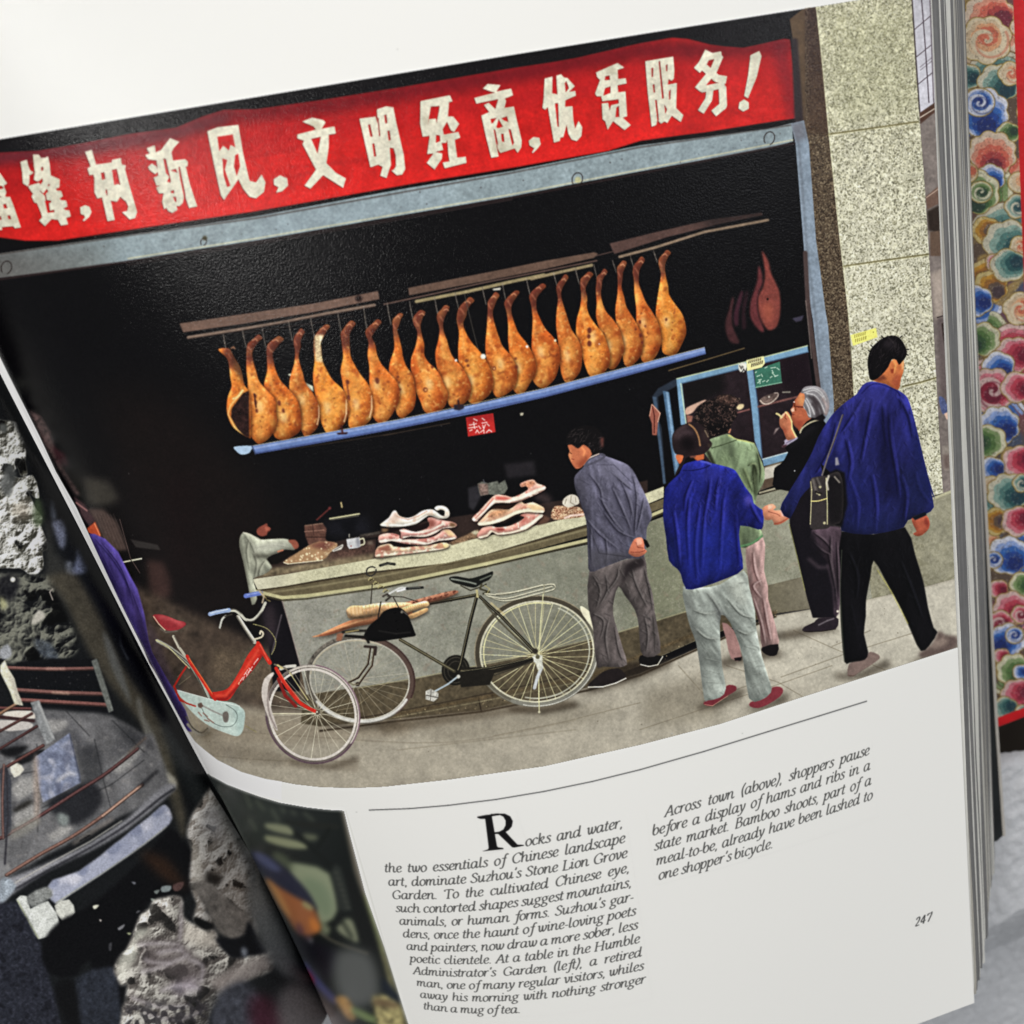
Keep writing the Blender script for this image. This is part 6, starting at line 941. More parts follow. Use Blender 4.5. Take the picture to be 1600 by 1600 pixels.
    reg('printed_person', np.concatenate([I_('740,722 850,600 830,450 850,360 960,250 1090,245 1160,360 1130,560 1080,690 1180,795 1270,1150 1390,1600'), R4('1215,200 1240,322 1190,375 1215,425 1200,480 1120,524 1092,505 1060,412 1040,460 1110,650 1270,1180 1340,1215 1330,1290 1160,1370 1090,1200 822,690 770,960 755,1200 865,1345 860,1380 680,1500 638,1492 600,1200 592,490 380,180 240,400 172,335 330,60'), I_('420,1080 490,960 620,830')]), 'tall man in a blue jacket and black trousers walking away')

def small_creases(sh, m, n, ang, dark, light, seed, L=14):
    y0, x0, k = m; r = np.random.RandomState(seed); ys, xs = np.nonzero(k > .95)
    for i in r.randint(0, len(xs), n):
        x, y = xs[i] + x0 - sh.ox, ys[i] + y0 - sh.oy; t = ang + r.uniform(-.7, .7); l = L * r.uniform(.4, 1.3); b = r.uniform(-3, 3)
        p = np.array([(x, y), (x + l * .5 * math.cos(t) + b, y + l * .5 * math.sin(t) + b * .3), (x + l * math.cos(t), y + l * math.sin(t))])
        w = np.array([.3, 1.6, 1.9, 1.0, .3])
        sh.line(p, w * r.uniform(.7, 1.4), dark, bl=.9, a=.45, sm=4, clip=m, cap=False); sh.line(p + [1.3, -.5], w * .8, light, bl=.8, a=.32, sm=4, clip=m, cap=False)

def paint_market(sh):
    sub = []
    pic = paint_background(sh)
    paint_shopfront(sh, pic)
    paint_characters(sh, sub)
    paint_counter(sh, pic)
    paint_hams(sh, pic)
    paint_case(sh, pic)
    paint_goods(sh, pic)
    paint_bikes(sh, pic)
    paint_people(sh, pic)
    for q in sub: reg('printed_character', q)
    # halftone-like print grain
    y0, x0, k = pic; h, w = k.shape
    v = sh.c[y0:y0 + h, x0:x0 + w]                                     # film: uneven density, slightly muted dyes
    dn = noise(3, 5, y0, x0, h, w) * .05 + noise(8.5, 6, y0, x0, h, w) * .045 + noise(22, 7, y0, x0, h, w) * .035
    v *= (1 + dn * k)[..., None]; lum = v @ np.array([.3, .59, .11], np.float32)
    v += (lum[..., None] - v) * (.06 * k[..., None]); v += ((v - 100) * .07) * k[..., None]
    n = rng.randn(h, w, 1).astype(np.float32); n = n * .3 + blur(rng.randn(h, w, 1).astype(np.float32), 1) * .8
    v = sh.c[y0:y0 + h, x0:x0 + w]; v += n * k[..., None] * (2.0 + v * .035); np.clip(v, 0, 255, out=v)

# ---------------------------------------------------------------- old man at the tea table (lower left of the right-hand page)
OLD = PX('250,1160 312,1204 335,1215 355,1226 375,1234 387,1238.5 405,1245 437,1254.5 480,1262 510,1265.5 537,1267 545,1300 570,1395 600,1480 637,1598 690,1760 640,1790 300,1790 250,1300')
def paint_teahouse(sh):
    m0 = sh.fill(OLD, (20, 24, 22)); f = lambda s, c, b=1.5, a=1.0, sm=2, g=0: sh.fill(U_(s), c, bl=b, a=a, sm=sm, clip=m0, grain=g, g=(3, 1))
    sh.grad(m0, (330, 1240), (480, 1400), (52, 56, 54), (16, 20, 18))
    f('100,100 200,160 400,200 560,230 520,420 440,480 300,430 200,260', (44, 50, 46), 6, .8)
    f('150,130 240,300 340,500 420,700 380,600 260,420 160,220', (128, 130, 124), 3, .5); sh.line(U_('160,150 260,330 370,550'), 2, (150, 152, 140), bl=1.5, clip=m0, a=.6)
    for s in ('330,150 370,250', '400,200 450,260', '560,250 580,280', '620,270 650,290', '700,280 760,330', '360,320 400,390', '500,260 540,330'): sh.line(U_(s), 3, (110, 116, 96), bl=1.8, clip=m0, a=.7)
    f('460,345 600,360 640,420 560,410 470,380', (126, 130, 104), 1.4); f('460,420 600,440 700,470 720,505 600,500 470,460', (132, 136, 106), 1.4); f('690,410 780,420 780,450 720,450', (96, 100, 80), 1.6)
    f('560,330 900,350 900,380 700,370', (30, 32, 28), 1); 
    f('600,600 700,600 860,660 910,890 840,970 790,960 770,860 700,760 640,700', (136, 144, 116), 2); f('680,690 820,720 880,860 840,940 780,860', (108, 124, 98), 4, .7)
    f('520,520 600,560 640,640 560,620 500,560', (84, 92, 72), 3, .8); sh.line(U_('640,400 900,640'), 4, (14, 18, 14), bl=1.4, clip=m0); sh.line(U_('860,380 780,500'), 4, (14, 18, 14), bl=1.4, clip=m0)
    f('870,640 930,620 1000,870 980,890 920,880', (40, 44, 40), 1.2)
    for k in range(7): sh.line(U_('%d,%d %d,%d' % (890 + 12 * k, 650 + 36 * k, 915 + 12 * k, 660 + 36 * k)), 2, (96, 96, 86), bl=.8, clip=m0, a=.8)
    f('960,940 1010,960 1050,1090 960,1060 900,1000', (128, 132, 108), 1.6); f('800,960 860,980 860,1040 810,1030', (110, 116, 92), 1.6); sh.line(U_('850,980 940,960 1000,1060'), 4, (16, 20, 16), bl=1.6, clip=m0); sh.line(U_('870,1020 1000,1090'), 2.4, (22, 24, 20), bl=1.2, clip=m0)
    # window jamb at the picture's right edge
    f('930,268 950,268 1100,760 1060,800 1010,640', (98, 92, 80), 1.2, sm=0); f('1060,780 1100,790 1290,1430 1230,1400 1160,1120', (120, 116, 84), 1.6, sm=0, g=.2); f('1080,800 1110,860 1200,1180 1160,1080', (124, 140, 96), 1.6)
    f('950,620 1060,800 1160,1100 1230,1380 1180,1370 1060,1120 1000,860', (16, 18, 16), 2)
    # the man's cap, face, hand
    f('370,520 440,530 540,590 640,680 720,770 770,860 775,895 700,880 600,800 500,740 420,640 375,560', (38, 40, 56), 1.6); f('380,525 460,545 560,640 500,640 420,590', (80, 86, 118), 2, .8)
    f('450,680 540,740 640,800 730,850 780,910 800,990 770,1040 700,1050 640,1010 580,920 500,800', (150, 92, 56), 1.8); f('460,690 520,740 580,840 620,940 560,880 500,780', (206, 142, 74), 2, .9); f('660,960 700,1010 690,1060 650,1020', (96, 60, 60), 2.4); f('740,930 800,980 790,1030 740,1000', (190, 116, 56), 1.6); f('700,830 760,870 740,890 690,860', (150, 140, 96), 1.4)
    f('700,1060 740,1050 755,1110 720,1120', (120, 90, 96), 1.6); f('725,1080 755,1070 752,1115 728,1110', (206, 206, 206), 1.4)
    sh.line(U_('800,1030 900,1090 1100,1160'), 2.2, (128, 118, 98), bl=1, clip=m0, sm=3)
    # coat, table
    f('560,1020 700,1060 900,1130 920,1200 860,1330 780,1300 700,1230 620,1130', (18, 18, 24), 4); f('900,1140 1120,1160 1180,1400 1120,1480 1000,1500 880,1380', (96, 98, 96), 7, .9); f('400,620 460,700 600,960 680,1150 760,1260 820,1340 700,1330 560,1300 450,1130 370,900', (74, 78, 80), 7, .9)
    f('700,1200 760,1280 860,1390 910,1450 890,1480 800,1400 720,1290', (66, 70, 116), 2.4); f('690,1260 740,1290 760,1350 700,1380 680,1330', (150, 16, 26), 3); f('890,1440 960,1430 1010,1500 1020,1580 960,1560', (190, 146, 86), 2.4, g=.3)
    f('1000,1490 1160,1560 1180,1600 1100,1590 1010,1540', (112, 128, 84), 2.6); f('1130,1420 1290,1450 1340,1600 1400,1800 1200,1800 1150,1560', (150, 140, 96), 2, g=.6); f('1150,1440 1290,1470 1270,1500 1140,1480', (110, 92, 66), 2); f('1190,1310 1290,1420 1300,1470 1200,1400', (26, 32, 42), 2.4)
    f('560,1400 780,1380 960,1560 1000,1700 700,1800 600,1600', (96, 84, 82), 9, .9); f('760,1440 880,1560 900,1700 780,1600', (150, 140, 138), 6, .7)
    sh.line(U_('960,268 1110,780 1300,1440 1350,1600'), 1.6, (206, 206, 196), bl=.7, a=.5)
    y0, x0, k = m0; h, w = k.shape; v = sh.c[y0:y0 + h, x0:x0 + w]; v += (blur(v, 1.6) - v) * k[..., None]
    reg('printed_person', U_('370,515 540,590 775,870 800,990 760,1110 1015,1500 1020,1590 700,1230 500,800'), 'old man in a dark blue cap', 'teahouse_photograph')

def crumbs(sh, clip, box, n, size, cols, dark, seed, bl=.5):
    """angular broken lumps, each with a shadowed underside"""
    r = np.random.RandomState(seed); x0, y0, x1, y1 = box
    for k in range(n):
        x, y = r.uniform(x0, x1), r.uniform(y0, y1); q = size * r.uniform(.5, 1.5); m = r.randint(5, 9); a = np.sort(r.uniform(0, 6.28, m)); e = r.uniform(.5, 1)
        p = np.stack([x + q * np.cos(a) * r.uniform(.6, 1.1, m), y + q * e * np.sin(a) * r.uniform(.6, 1.1, m)], 1); ro = r.uniform(-.8, .8)
        d = p - [x, y]; p = np.stack([x + d[:, 0] * math.cos(ro) - d[:, 1] * math.sin(ro), y + d[:, 0] * math.sin(ro) + d[:, 1] * math.cos(ro)], 1)
        c = np.array(cols[r.randint(len(cols))], float) * r.uniform(.85, 1.1)
        sh.fill(p + [q * .12, q * .3], dark, bl=q * .12 + .4, a=.85, clip=clip)
        mm = sh.fill(p, c, bl=bl, clip=clip, grain=.12, g=(1.8, 3))
        sh.fill(p * .6 + np.array([x, y]) * .4 + [q * .25, q * .2], c * .72, bl=q * .16 + .5, a=.6, clip=mm)
def paint_rocks(sh):
    """the rock garden on the left-hand page"""
    m0 = sh.fill(PX('-320,200 -60,430 0,560 165,896 290,1145 330,1235 395,1340 470,1500 520,1600 620,1800 -320,1800'), (20, 22, 24))
    def f(F, s, c, b=.8, a=1.0, sm=2, g=.0, gg=(2.4, 1)): return sh.fill(F(s), c, bl=b, a=a, sm=sm, clip=m0, grain=g, g=gg)
    # pale water-worn limestone, upper left
    m = f(Q_, '-1600,200 -400,300 0,450 60,455 120,470 130,520 170,590 190,680 185,760 200,850 150,860 130,800 90,850 140,880 240,860 280,960 285,1030 240,1010 200,960 260,1100 310,1170 300,1230 340,1330 350,1400 310,1420 320,1500 310,1550 240,1600 180,1560 130,1540 60,1560 0,1540 -1600,1700', (150, 148, 136), .8, g=.2)
    sh.crag(m, (22, 14, 8.5, 4.2, 2.2), (-.8, -.9), (58, 56, 46), (232, 230, 218), 3, .9)
    f(Q_, '0,900 70,760 110,850 100,960 60,1030 0,950', (86, 88, 86), 2.5, .85); f(Q_, '60,800 120,850 100,900 60,880', (60, 62, 60), 2); f(Q_, '0,480 50,490 40,550 0,530', (78, 80, 76), 1.5)
    f(Q_, '250,1050 290,1030 320,1140 310,1230 240,1210', (66, 84, 50), 3, .8); f(Q_, '70,1080 200,1050 220,1160 100,1180', (150, 136, 114), 4, .6)
    for s, c in (('380,1040 410,1050 420,1150 390,1190 375,1160', (72, 78, 90)), ('390,1200 480,1180 490,1300 470,1400 440,1390 400,1290 380,1230', (98, 104, 126)), ('520,1560 560,1480 570,1380 620,1380 660,1480 650,1560 540,1600 510,1600', (96, 104, 132)), ('480,1500 520,1490 530,1550 500,1610 475,1560', (110, 116, 130))):
        f(Q_, s, c, 1.6, .9, g=.25)
    f(Q_, '330,1200 380,1240 400,1420 480,1500 500,1800 330,1700 340,1500', (50, 50, 46), 4, .9)
    # dark shrubbery and the old trunk
    m = f(S_, '-1200,0 300,0 330,60 420,250 480,400 480,470 400,520 250,560 0,540 -1200,600', (34, 36, 34), 2); sh.crag(m, (22, 14, 8.5, 4.2), (-.8, -.9), (14, 15, 18), (112, 112, 96), 5, .8)
    f(S_, '0,0 120,0 100,130 30,160 0,120', (20, 20, 26), 3, .8); sh.fill(circ(*S_('80,22')[0], 4), (214, 210, 186), bl=1)
    f(S_, '240,210 285,255 220,300 195,290', (170, 164, 148), 1.2); f(S_, '0,460 50,425 75,490 40,520 0,510', (140, 142, 146), 1.4, g=.2); f(S_, '210,400 320,420 370,540 260,500', (66, 74, 84), 2.4, .8, g=.4); f(S_, '0,130 30,150 45,190 10,210', (150, 148, 100), 1.6)
    sh.line(S_('330,80 310,100 330,150'), 1.6, (190, 176, 160), bl=.6)
    f(S_, '290,0 450,-20 520,60 640,280 760,560 900,760 1040,980 1100,1250 1160,1500 1140,1650 1040,1300 930,1000 800,820 700,700 560,480 470,300 380,120', (70, 64, 50), 4, g=.12, gg=(4, 2))
    f(S_, '330,60 450,250 560,450 620,520 560,440 420,200', (96, 88, 70), 5, .6); f(S_, '640,340 700,430 780,640 820,800 780,740 690,560', (96, 98, 94), 2.4, .8); sh.line(S_('745,340 760,440 800,520'), 2, (90, 98, 110), bl=1.2, clip=m0)
    f(S_, '850,780 880,770 900,880 960,980 1010,1150 1080,1260 1100,1300 1060,1310 980,1180 900,980', (104, 102, 92), 2.4, .95); f(S_, '1030,1230 1100,1270 1090,1330 1020,1300', (150, 144, 126), 2.4)
    f(S_, '700,100 900,430 1060,740 1170,960 1290,1150 1330,1300 1280,1400 1150,1100 1000,800 850,560 700,330', (10, 11, 14), 6, .9); f(S_, '1000,900 1150,1060 1300,1330 1240,1440 1160,1300 1050,1080', (40, 44, 44), 5, .7)
    # bridge: rails and posts
    f(S_, '100,540 580,520 600,560 700,830 720,860 500,850 240,830 130,760', (15, 16, 20), 1.5)
    for k in range(24):
        sh.fill(circ(*S_('%f,%f' % (rng.uniform(150, 560), rng.uniform(600, 820)))[0], rng.uniform(.6, 1.6), 6), (90, 86, 80), a=.5, bl=.6, clip=m0)
    f(S_, '-600,840 20,850 240,830 500,850 690,870 900,990 960,1000 1060,1300 1080,1340 700,1530 480,1640 0,1900 -600,2200', (94, 93, 94), 1.6, g=.14, gg=(5, 2))
    fl = sh.mask([T_('-400,-200 100,-350 700,-280 960,-180 1060,120 700,330 300,540 40,700 -400,900')], 4); fl = sh.clipm(fl, m0)
    sh.speck(fl, (138, 136, 136), .0, 22, 4, .55, .8); sh.speck(fl, (56, 56, 62), .1, 22, 5, .6, .8); sh.speck(fl, (150, 144, 138), .25, 6, 6, .3, .8)
    for q in ('80,1300 200,1250 230,1330 110,1400', '90,1480 220,1420 240,1520 100,1580', '250,900 420,900 400,960 280,980', '300,1620 400,1560 460,1580 340,1660', '700,1190 860,1060 900,1080 760,1230'): f(S_, q, (168, 164, 156), 2.6, .6, g=.2)
    for s in ('590,1020 640,1250 690,1440', '230,1050 240,1400 235,1600', '400,830 560,1000', '60,1250 420,1180', '260,1450 560,1300', '700,900 900,1100', '500,1400 700,1300 900,1150'): sh.line(S_(s), 1.4, (40, 40, 42), bl=.9, a=.8, clip=m0)
    for q in ('700,900 880,1000 860,1080 760,1010', '480,1100 620,1060 640,1260 540,1300 500,1180'): f(S_, q, (40, 41, 44), 4, .6)
    f(S_, '520,1290 600,1300 640,1420 480,1560 330,1480 300,1400 420,1340', (24, 25, 30), 3.5, .85); f(S_, '360,1480 430,1500 420,1560 370,1550', (116, 124, 120), 1.6)
    f(S_, '20,850 190,840 220,890 60,890', (196, 184, 168), .8); f(S_, '0,900 180,910 200,950 60,970 0,950', (176, 168, 160), 1); f(S_, '0,1080 180,1060 100,1130 20,1120', (20, 20, 22), 2); f(S_, '60,1180 100,1150 150,1210 90,1260', (196, 190, 170), .8); f(S_, '100,1130 280,1080 240,1130 130,1180', (24, 24, 26), 1.5)
    rail = (112, 70, 62)
    def rl(F, s, w, c=rail, b=.6): sh.line(F(s), w, tuple(int(v * .45) for v in c), bl=b, clip=m0, sm=3); sh.line(F(s) + [0, -w * .15], w * .6, c, bl=b, clip=m0, sm=3)
    rl(S_, '20,573 300,582 580,578', 6.4, (126, 78, 70)); rl(S_, '100,712 350,728 650,738', 7, (126, 78, 70)); rl(S_, '130,775 400,790 670,806', 7, (132, 76, 68)); rl(S_, '0,825 190,830', 5, (110, 60, 56)); sh.line(S_('290,578 400,580'), 3, (190, 140, 120), bl=1.2, clip=m0, a=.7); sh.line(S_('330,727 430,733'), 3, (200, 160, 130), bl=1.2, clip=m0, a=.7)
    sh.line(S_('0,880 210,905'), 5, (60, 36, 36), bl=.8, clip=m0); rl(S_, '0,970 200,860', 4, (96, 56, 52)); rl(S_, '0,1080 230,940', 4, (86, 50, 48)); rl(S_, '-100,1290 30,1200 270,1060', 5, (104, 60, 54)); rl(S_, '0,860 100,800', 5, (150, 106, 76))
    rl(S_, '0,1640 200,1530 480,1350 640,1250 760,1160 860,1080', 5.4, (104, 62, 60)); sh.line(S_('800,1110 910,1010'), 3, (96, 80, 70), bl=1.5, clip=m0)
    rl(T_, '40,670 250,540 450,430 640,300 780,190 890,105', 5.4, (134, 92, 78)); sh.line(T_('640,300 760,205 880,110'), 2.4, (206, 160, 130), bl=.8, clip=m0, a=.8); sh.line(T_('880,110 980,20'), 5, (26, 26, 30), bl=1.6, clip=m0)
    def post(F, s, c, b=1.0):
        m = f(F, s, c, b, sm=0, g=.16, gg=(3, 2)); return m
    m = post(S_, '0,560 30,525 50,575 90,640 110,720 130,770 145,810 90,800 60,720 0,600', (206, 202, 168)); sh.fill(S_('40,570 90,640 120,740 145,810 110,800'), (150, 140, 130), bl=2, clip=m, a=.7)
    post(S_, '570,530 605,515 640,620 680,740 710,840 680,855 640,740', (104, 108, 100)); m = post(S_, '190,790 245,775 270,840 320,960 345,1020 290,1055 250,960', (120, 122, 122)); sh.line(S_('240,790 330,1010'), 3, (160, 160, 156), bl=1.5, clip=m)
    m = post(S_, '220,1130 435,980 500,1240 505,1290 270,1415 245,1330', (112, 120, 146)); sh.speck(m, (178, 176, 184), .05, 9, 5, .65, .7); sh.speck(m, (76, 82, 106), .15, 8, 6, .6, .6); sh.line(S_('440,985 505,1260 505,1290'), 3, (30, 32, 44), bl=1.5, clip=m); sh.line(S_('360,1280 430,1230 470,1240'), 4, (214, 206, 200), bl=2, clip=m, a=.8)
    post(S_, '0,1210 40,1190 70,1280 70,1600 20,1640', (56, 58, 66)); rl(S_, '25,1180 15,1400 20,1640', 4, (120, 84, 76)); sh.line(T_('40,0 50,300 30,600'), 3, (46, 44, 50), bl=1, clip=m0)
    f(T_, '210,-60 240,-60 250,200 240,340 215,300', (160, 138, 122), 2.4, .7, g=.2); f(T_, '80,260 180,200 200,220 110,270', (36, 34, 30), 1.6); f(T_, '70,380 220,300 240,360 80,450', (128, 124, 112), 3, .7)
    # the slab edge: curved rim over the water
    f(T_, '960,160 1060,100 1100,120 1000,220 800,380 560,520 300,640 60,800 0,850 -300,950 -300,800 20,700 300,590 560,470 800,310', (126, 125, 130), 2, g=.1); sh.line(T_('-200,880 30,790 300,640 560,500 800,350 1000,190 1090,130'), 3.4, (34, 34, 40), bl=1.4, clip=m0, sm=3); sh.line(T_('20,760 300,600 560,460 760,330'), 2, (160, 156, 146), bl=1, clip=m0, a=.8); sh.line(T_('460,470 560,410 700,320'), 5, (140, 128, 118), bl=2, clip=m0, a=.7); sh.line(T_('500,455 560,420'), 2, (20, 20, 22), bl=.8, clip=m0)
    m = f(T_, '330,700 500,640 760,440 960,280 1030,230 1070,290 1060,350 900,480 640,660 440,790 350,850 300,780', (142, 146, 166), 1.2); sh.speck(m, (200, 196, 202), .0, 14, 5, .6, .7); sh.speck(m, (96, 104, 134), .15, 14, 6, .6, .4); sh.line(T_('350,845 640,660 860,510 1040,370'), 2.4, (150, 150, 130), bl=1, clip=m)
    m = f(T_, '100,820 170,800 190,880 300,830 380,1000 240,1070 180,980', (178, 180, 172), .9, g=.14); sh.line(T_('110,830 180,960 240,1068'), 2, (196, 204, 140), bl=.8, clip=m); f(T_, '170,800 290,740 330,800 200,870', (116, 118, 114), 1.2, g=.2); f(T_, '340,860 430,820 470,905 390,955', (176, 176, 164), 1, g=.12); f(T_, '0,700 60,690 100,740 60,800 0,850', (130, 140, 150), 1.2, g=.2)
    # water and paving lower down
    w = f(T_, '-1200,850 0,850 100,830 240,1075 300,1200 310,1320 380,1600 380,2400 -1200,2400', (34, 36, 46), 2, g=.2, gg=(3, 4)); sh.speck(w, (56, 58, 72), .0, 3, 3, .5, .9); sh.speck(w, (14, 14, 20), .1, 6, 5, .6, .9)
    f(T_, '380,950 470,910 640,800 900,560 1060,380 1140,460 1200,520 1200,760 1150,800 1130,820 960,820 900,880 840,1060 740,1180 720,1260 740,1350 780,1380 760,1500 700,1560 560,1200 470,1300 300,1280 260,1100', (9, 9, 12), 2)
    f(T_, '880,520 1040,560 1130,680 1180,760 1060,720 940,620', (56, 32, 16), 6, .8); f(T_, '470,1320 700,1240 740,1380 760,1600 800,2400 400,2400 480,1560', (38, 42, 52), 2.4, g=.25, gg=(3, 4)); f(T_, '340,1360 460,1330 500,1560 520,1700 400,1560', (12, 12, 14), 3)
    for s, c in (('580,860 620,855 600,880 585,880', (186, 184, 160)), ('960,770 1000,760 980,790', (96, 104, 100)), ('1010,740 1070,735 1060,770 1010,775', (110, 120, 120)), ('735,1000 780,975 770,1000 745,1015', (100, 100, 104)), ('820,710 850,715 840,730', (90, 92, 100)), ('790,1030 820,1030 810,1045', (130, 136, 96)), ('620,945 635,950 628,962', (180, 170, 160)), ('680,1100 700,1090 695,1140 680,1140', (50, 50, 54)), ('940,815 970,820 955,835', (110, 120, 110)), ('860,890 880,895 850,910', (70, 70, 74)), ('1080,730 1150,710 1130,760 1090,770', (80, 54, 50))): f(T_, s, c, .9)
    # standing rocks, lower right
    def rock(F, s, c, gg=6, li=(176, 172, 160), dk=(60, 54, 50), b=1.6):
        m = f(F, s, c, b, g=.08); sh.crag(m, (22, 14, gg, 3), (-.8, -.9), dk, li, int(gg * 3), .8, 1.0, .85); sh.round_(m, 12, 1.2, (-.7, -.7)); return m
    m = rock(T_, '1310,130 1350,110 1420,200 1500,330 1580,500 1620,620 1600,900 1620,1100 1540,1060 1480,1070 1400,1010 1330,930 1300,860 1280,900 1330,940 1320,980 1250,990 1210,940 1230,850 1190,740 1190,640 1200,520 1170,420 1190,320 1240,230', (118, 113, 106), 9, (146, 142, 136), (84, 76, 68)); sh.fill(T_('1260,260 1340,230 1400,300 1390,460 1330,420 1280,400'), (150, 148, 150), bl=6, clip=m, a=.6); sh.fill(T_('1180,420 1260,560 1260,760 1200,760'), (140, 134, 120), bl=4, clip=m, a=.5); sh.fill(T_('1290,640 1400,680 1360,740 1280,720'), (30, 26, 22), bl=3, clip=m)
    f(T_, '1260,740 1330,860 1350,940 1330,1010 1250,1010 1210,950 1230,930 1320,970 1330,940 1290,860 1250,780', (12, 12, 12), 1.4); 
    m = rock(T_, '850,1000 880,920 940,880 960,830 1020,815 1110,800 1140,840 1140,930 1210,980 1280,1020 1340,1010 1360,1060 1440,1180 1600,1150 1700,1140 1700,1260 1560,1320 1420,1420 1340,1480 1300,1560 1300,1700 1300,2400 740,2400 760,1560 780,1480 800,1340 760,1360 730,1300 715,1260 740,1190 790,1140 820,1070', (150, 142, 132), 8)
    sh.fill(T_('850,1010 820,1080 740,1200 720,1270 765,1355 790,1290 850,1200 880,1080 960,1000'), (196, 194, 176), bl=3, clip=m, a=.7); sh.fill(T_('1150,960 1340,1030 1380,1120 1250,1120 1130,1070'), (176, 166, 150), bl=4, clip=m, a=.7); sh.fill(T_('860,1110 1100,1090 1200,1140 1300,1260 1260,1400 1100,1320 900,1240'), (92, 80, 80), bl=6, clip=m, a=.6)
    for s in ('860,1090 980,1080 1110,1090 1140,1120', '980,1140 1100,1120 1180,1160', '880,1260 1000,1230 1160,1160', '1000,1380 1120,1340 1240,1360', '900,1180 960,1200 1060,1200', '820,1420 1000,1480 1160,1470', '1180,1180 1260,1220 1250,1320', '1140,820 1130,940 1120,1060', '900,1520 1100,1560 1260,1500'): sh.line(T_(s), 5, (60, 50, 50), bl=3, clip=m, sm=4, a=.8); sh.line(T_(s) + [1, 4], 4, (186, 176, 180), bl=2.4, clip=m, sm=4, a=.7)
    sh.fill(T_('1050,1360 1230,1300 1240,1400 1100,1430'), (170, 156, 168), bl=5, clip=m, a=.6); sh.fill(T_('1300,1330 1600,1180 1700,1160 1700,1240 1400,1420'), (152, 138, 130), bl=4, clip=m, a=.8)
    sh.speck(sh.clipm(sh.mask([T_('760,1480 1300,1440 1300,2000 760,2000')], 6), m), (48, 44, 48), -.1, 7, 6, .8, .3)
    f(U_, '0,720 100,720 160,760 330,900 360,950 300,1060 240,1070 160,1020 110,920', (88, 82, 76), 2.4, g=.2, gg=(4, 2)); f(U_, '140,1060 240,1070 330,1040 350,950 440,1100 480,1150 330,1180 240,1180', (12, 13, 18), 2); f(U_, '310,1120 345,1130 340,1180 310,1170', (110, 116, 126), 2)
    f(U_, '120,100 160,140 300,340 380,560 420,700 520,940 600,1100 680,1260 760,1330 620,1330 480,1180 400,1000 340,800 360,640 300,500 200,300', (70, 72, 72), 5, .9); f(U_, '370,640 470,800 560,960 640,1150 600,1300 480,1180 400,1000', (104, 106, 106), 7, .6)
    sh.line(U_('150,140 260,320 370,560'), 3, (130, 132, 126), bl=1.6, clip=m0, a=.7)
    f(U_, '120,1700 140,1480 200,1380 330,1330 420,1420 480,1540 520,1800 300,2200', (62, 64, 74), 4, g=.3, gg=(4, 1)); f(U_, '360,1450 480,1420 560,1560 560,1700 400,1700', (70, 14, 32), 7, .8); f(U_, '540,1400 700,1340 800,1420 900,1560 860,1700 560,1700', (120, 110, 110), 8, .7)
    f(S_, '0,240 0,-160 100,0 200,160 420,620 700,1000 660,1100 400,640', (8, 9, 10), 5, .0)
    sh.fill(PX('-120,360 -20,560 0,620 60,745 110,842 165,950 240,1085 300,1190 330,1245 290,1150 233,1040 162,900 79,740 0,584'), (4, 5, 6), bl=4, clip=m0, a=.95)  # dark band along the gutter: printed black plus the fold's shade painted in
    y0, x0, k = m0; h, w = k.shape; v = sh.c[y0:y0 + h, x0:x0 + w]
    n = blur(rng.randn(h, w, 1).astype(np.float32), .8) * 2; v += n * k[..., None] * (1.5 + v * .03)

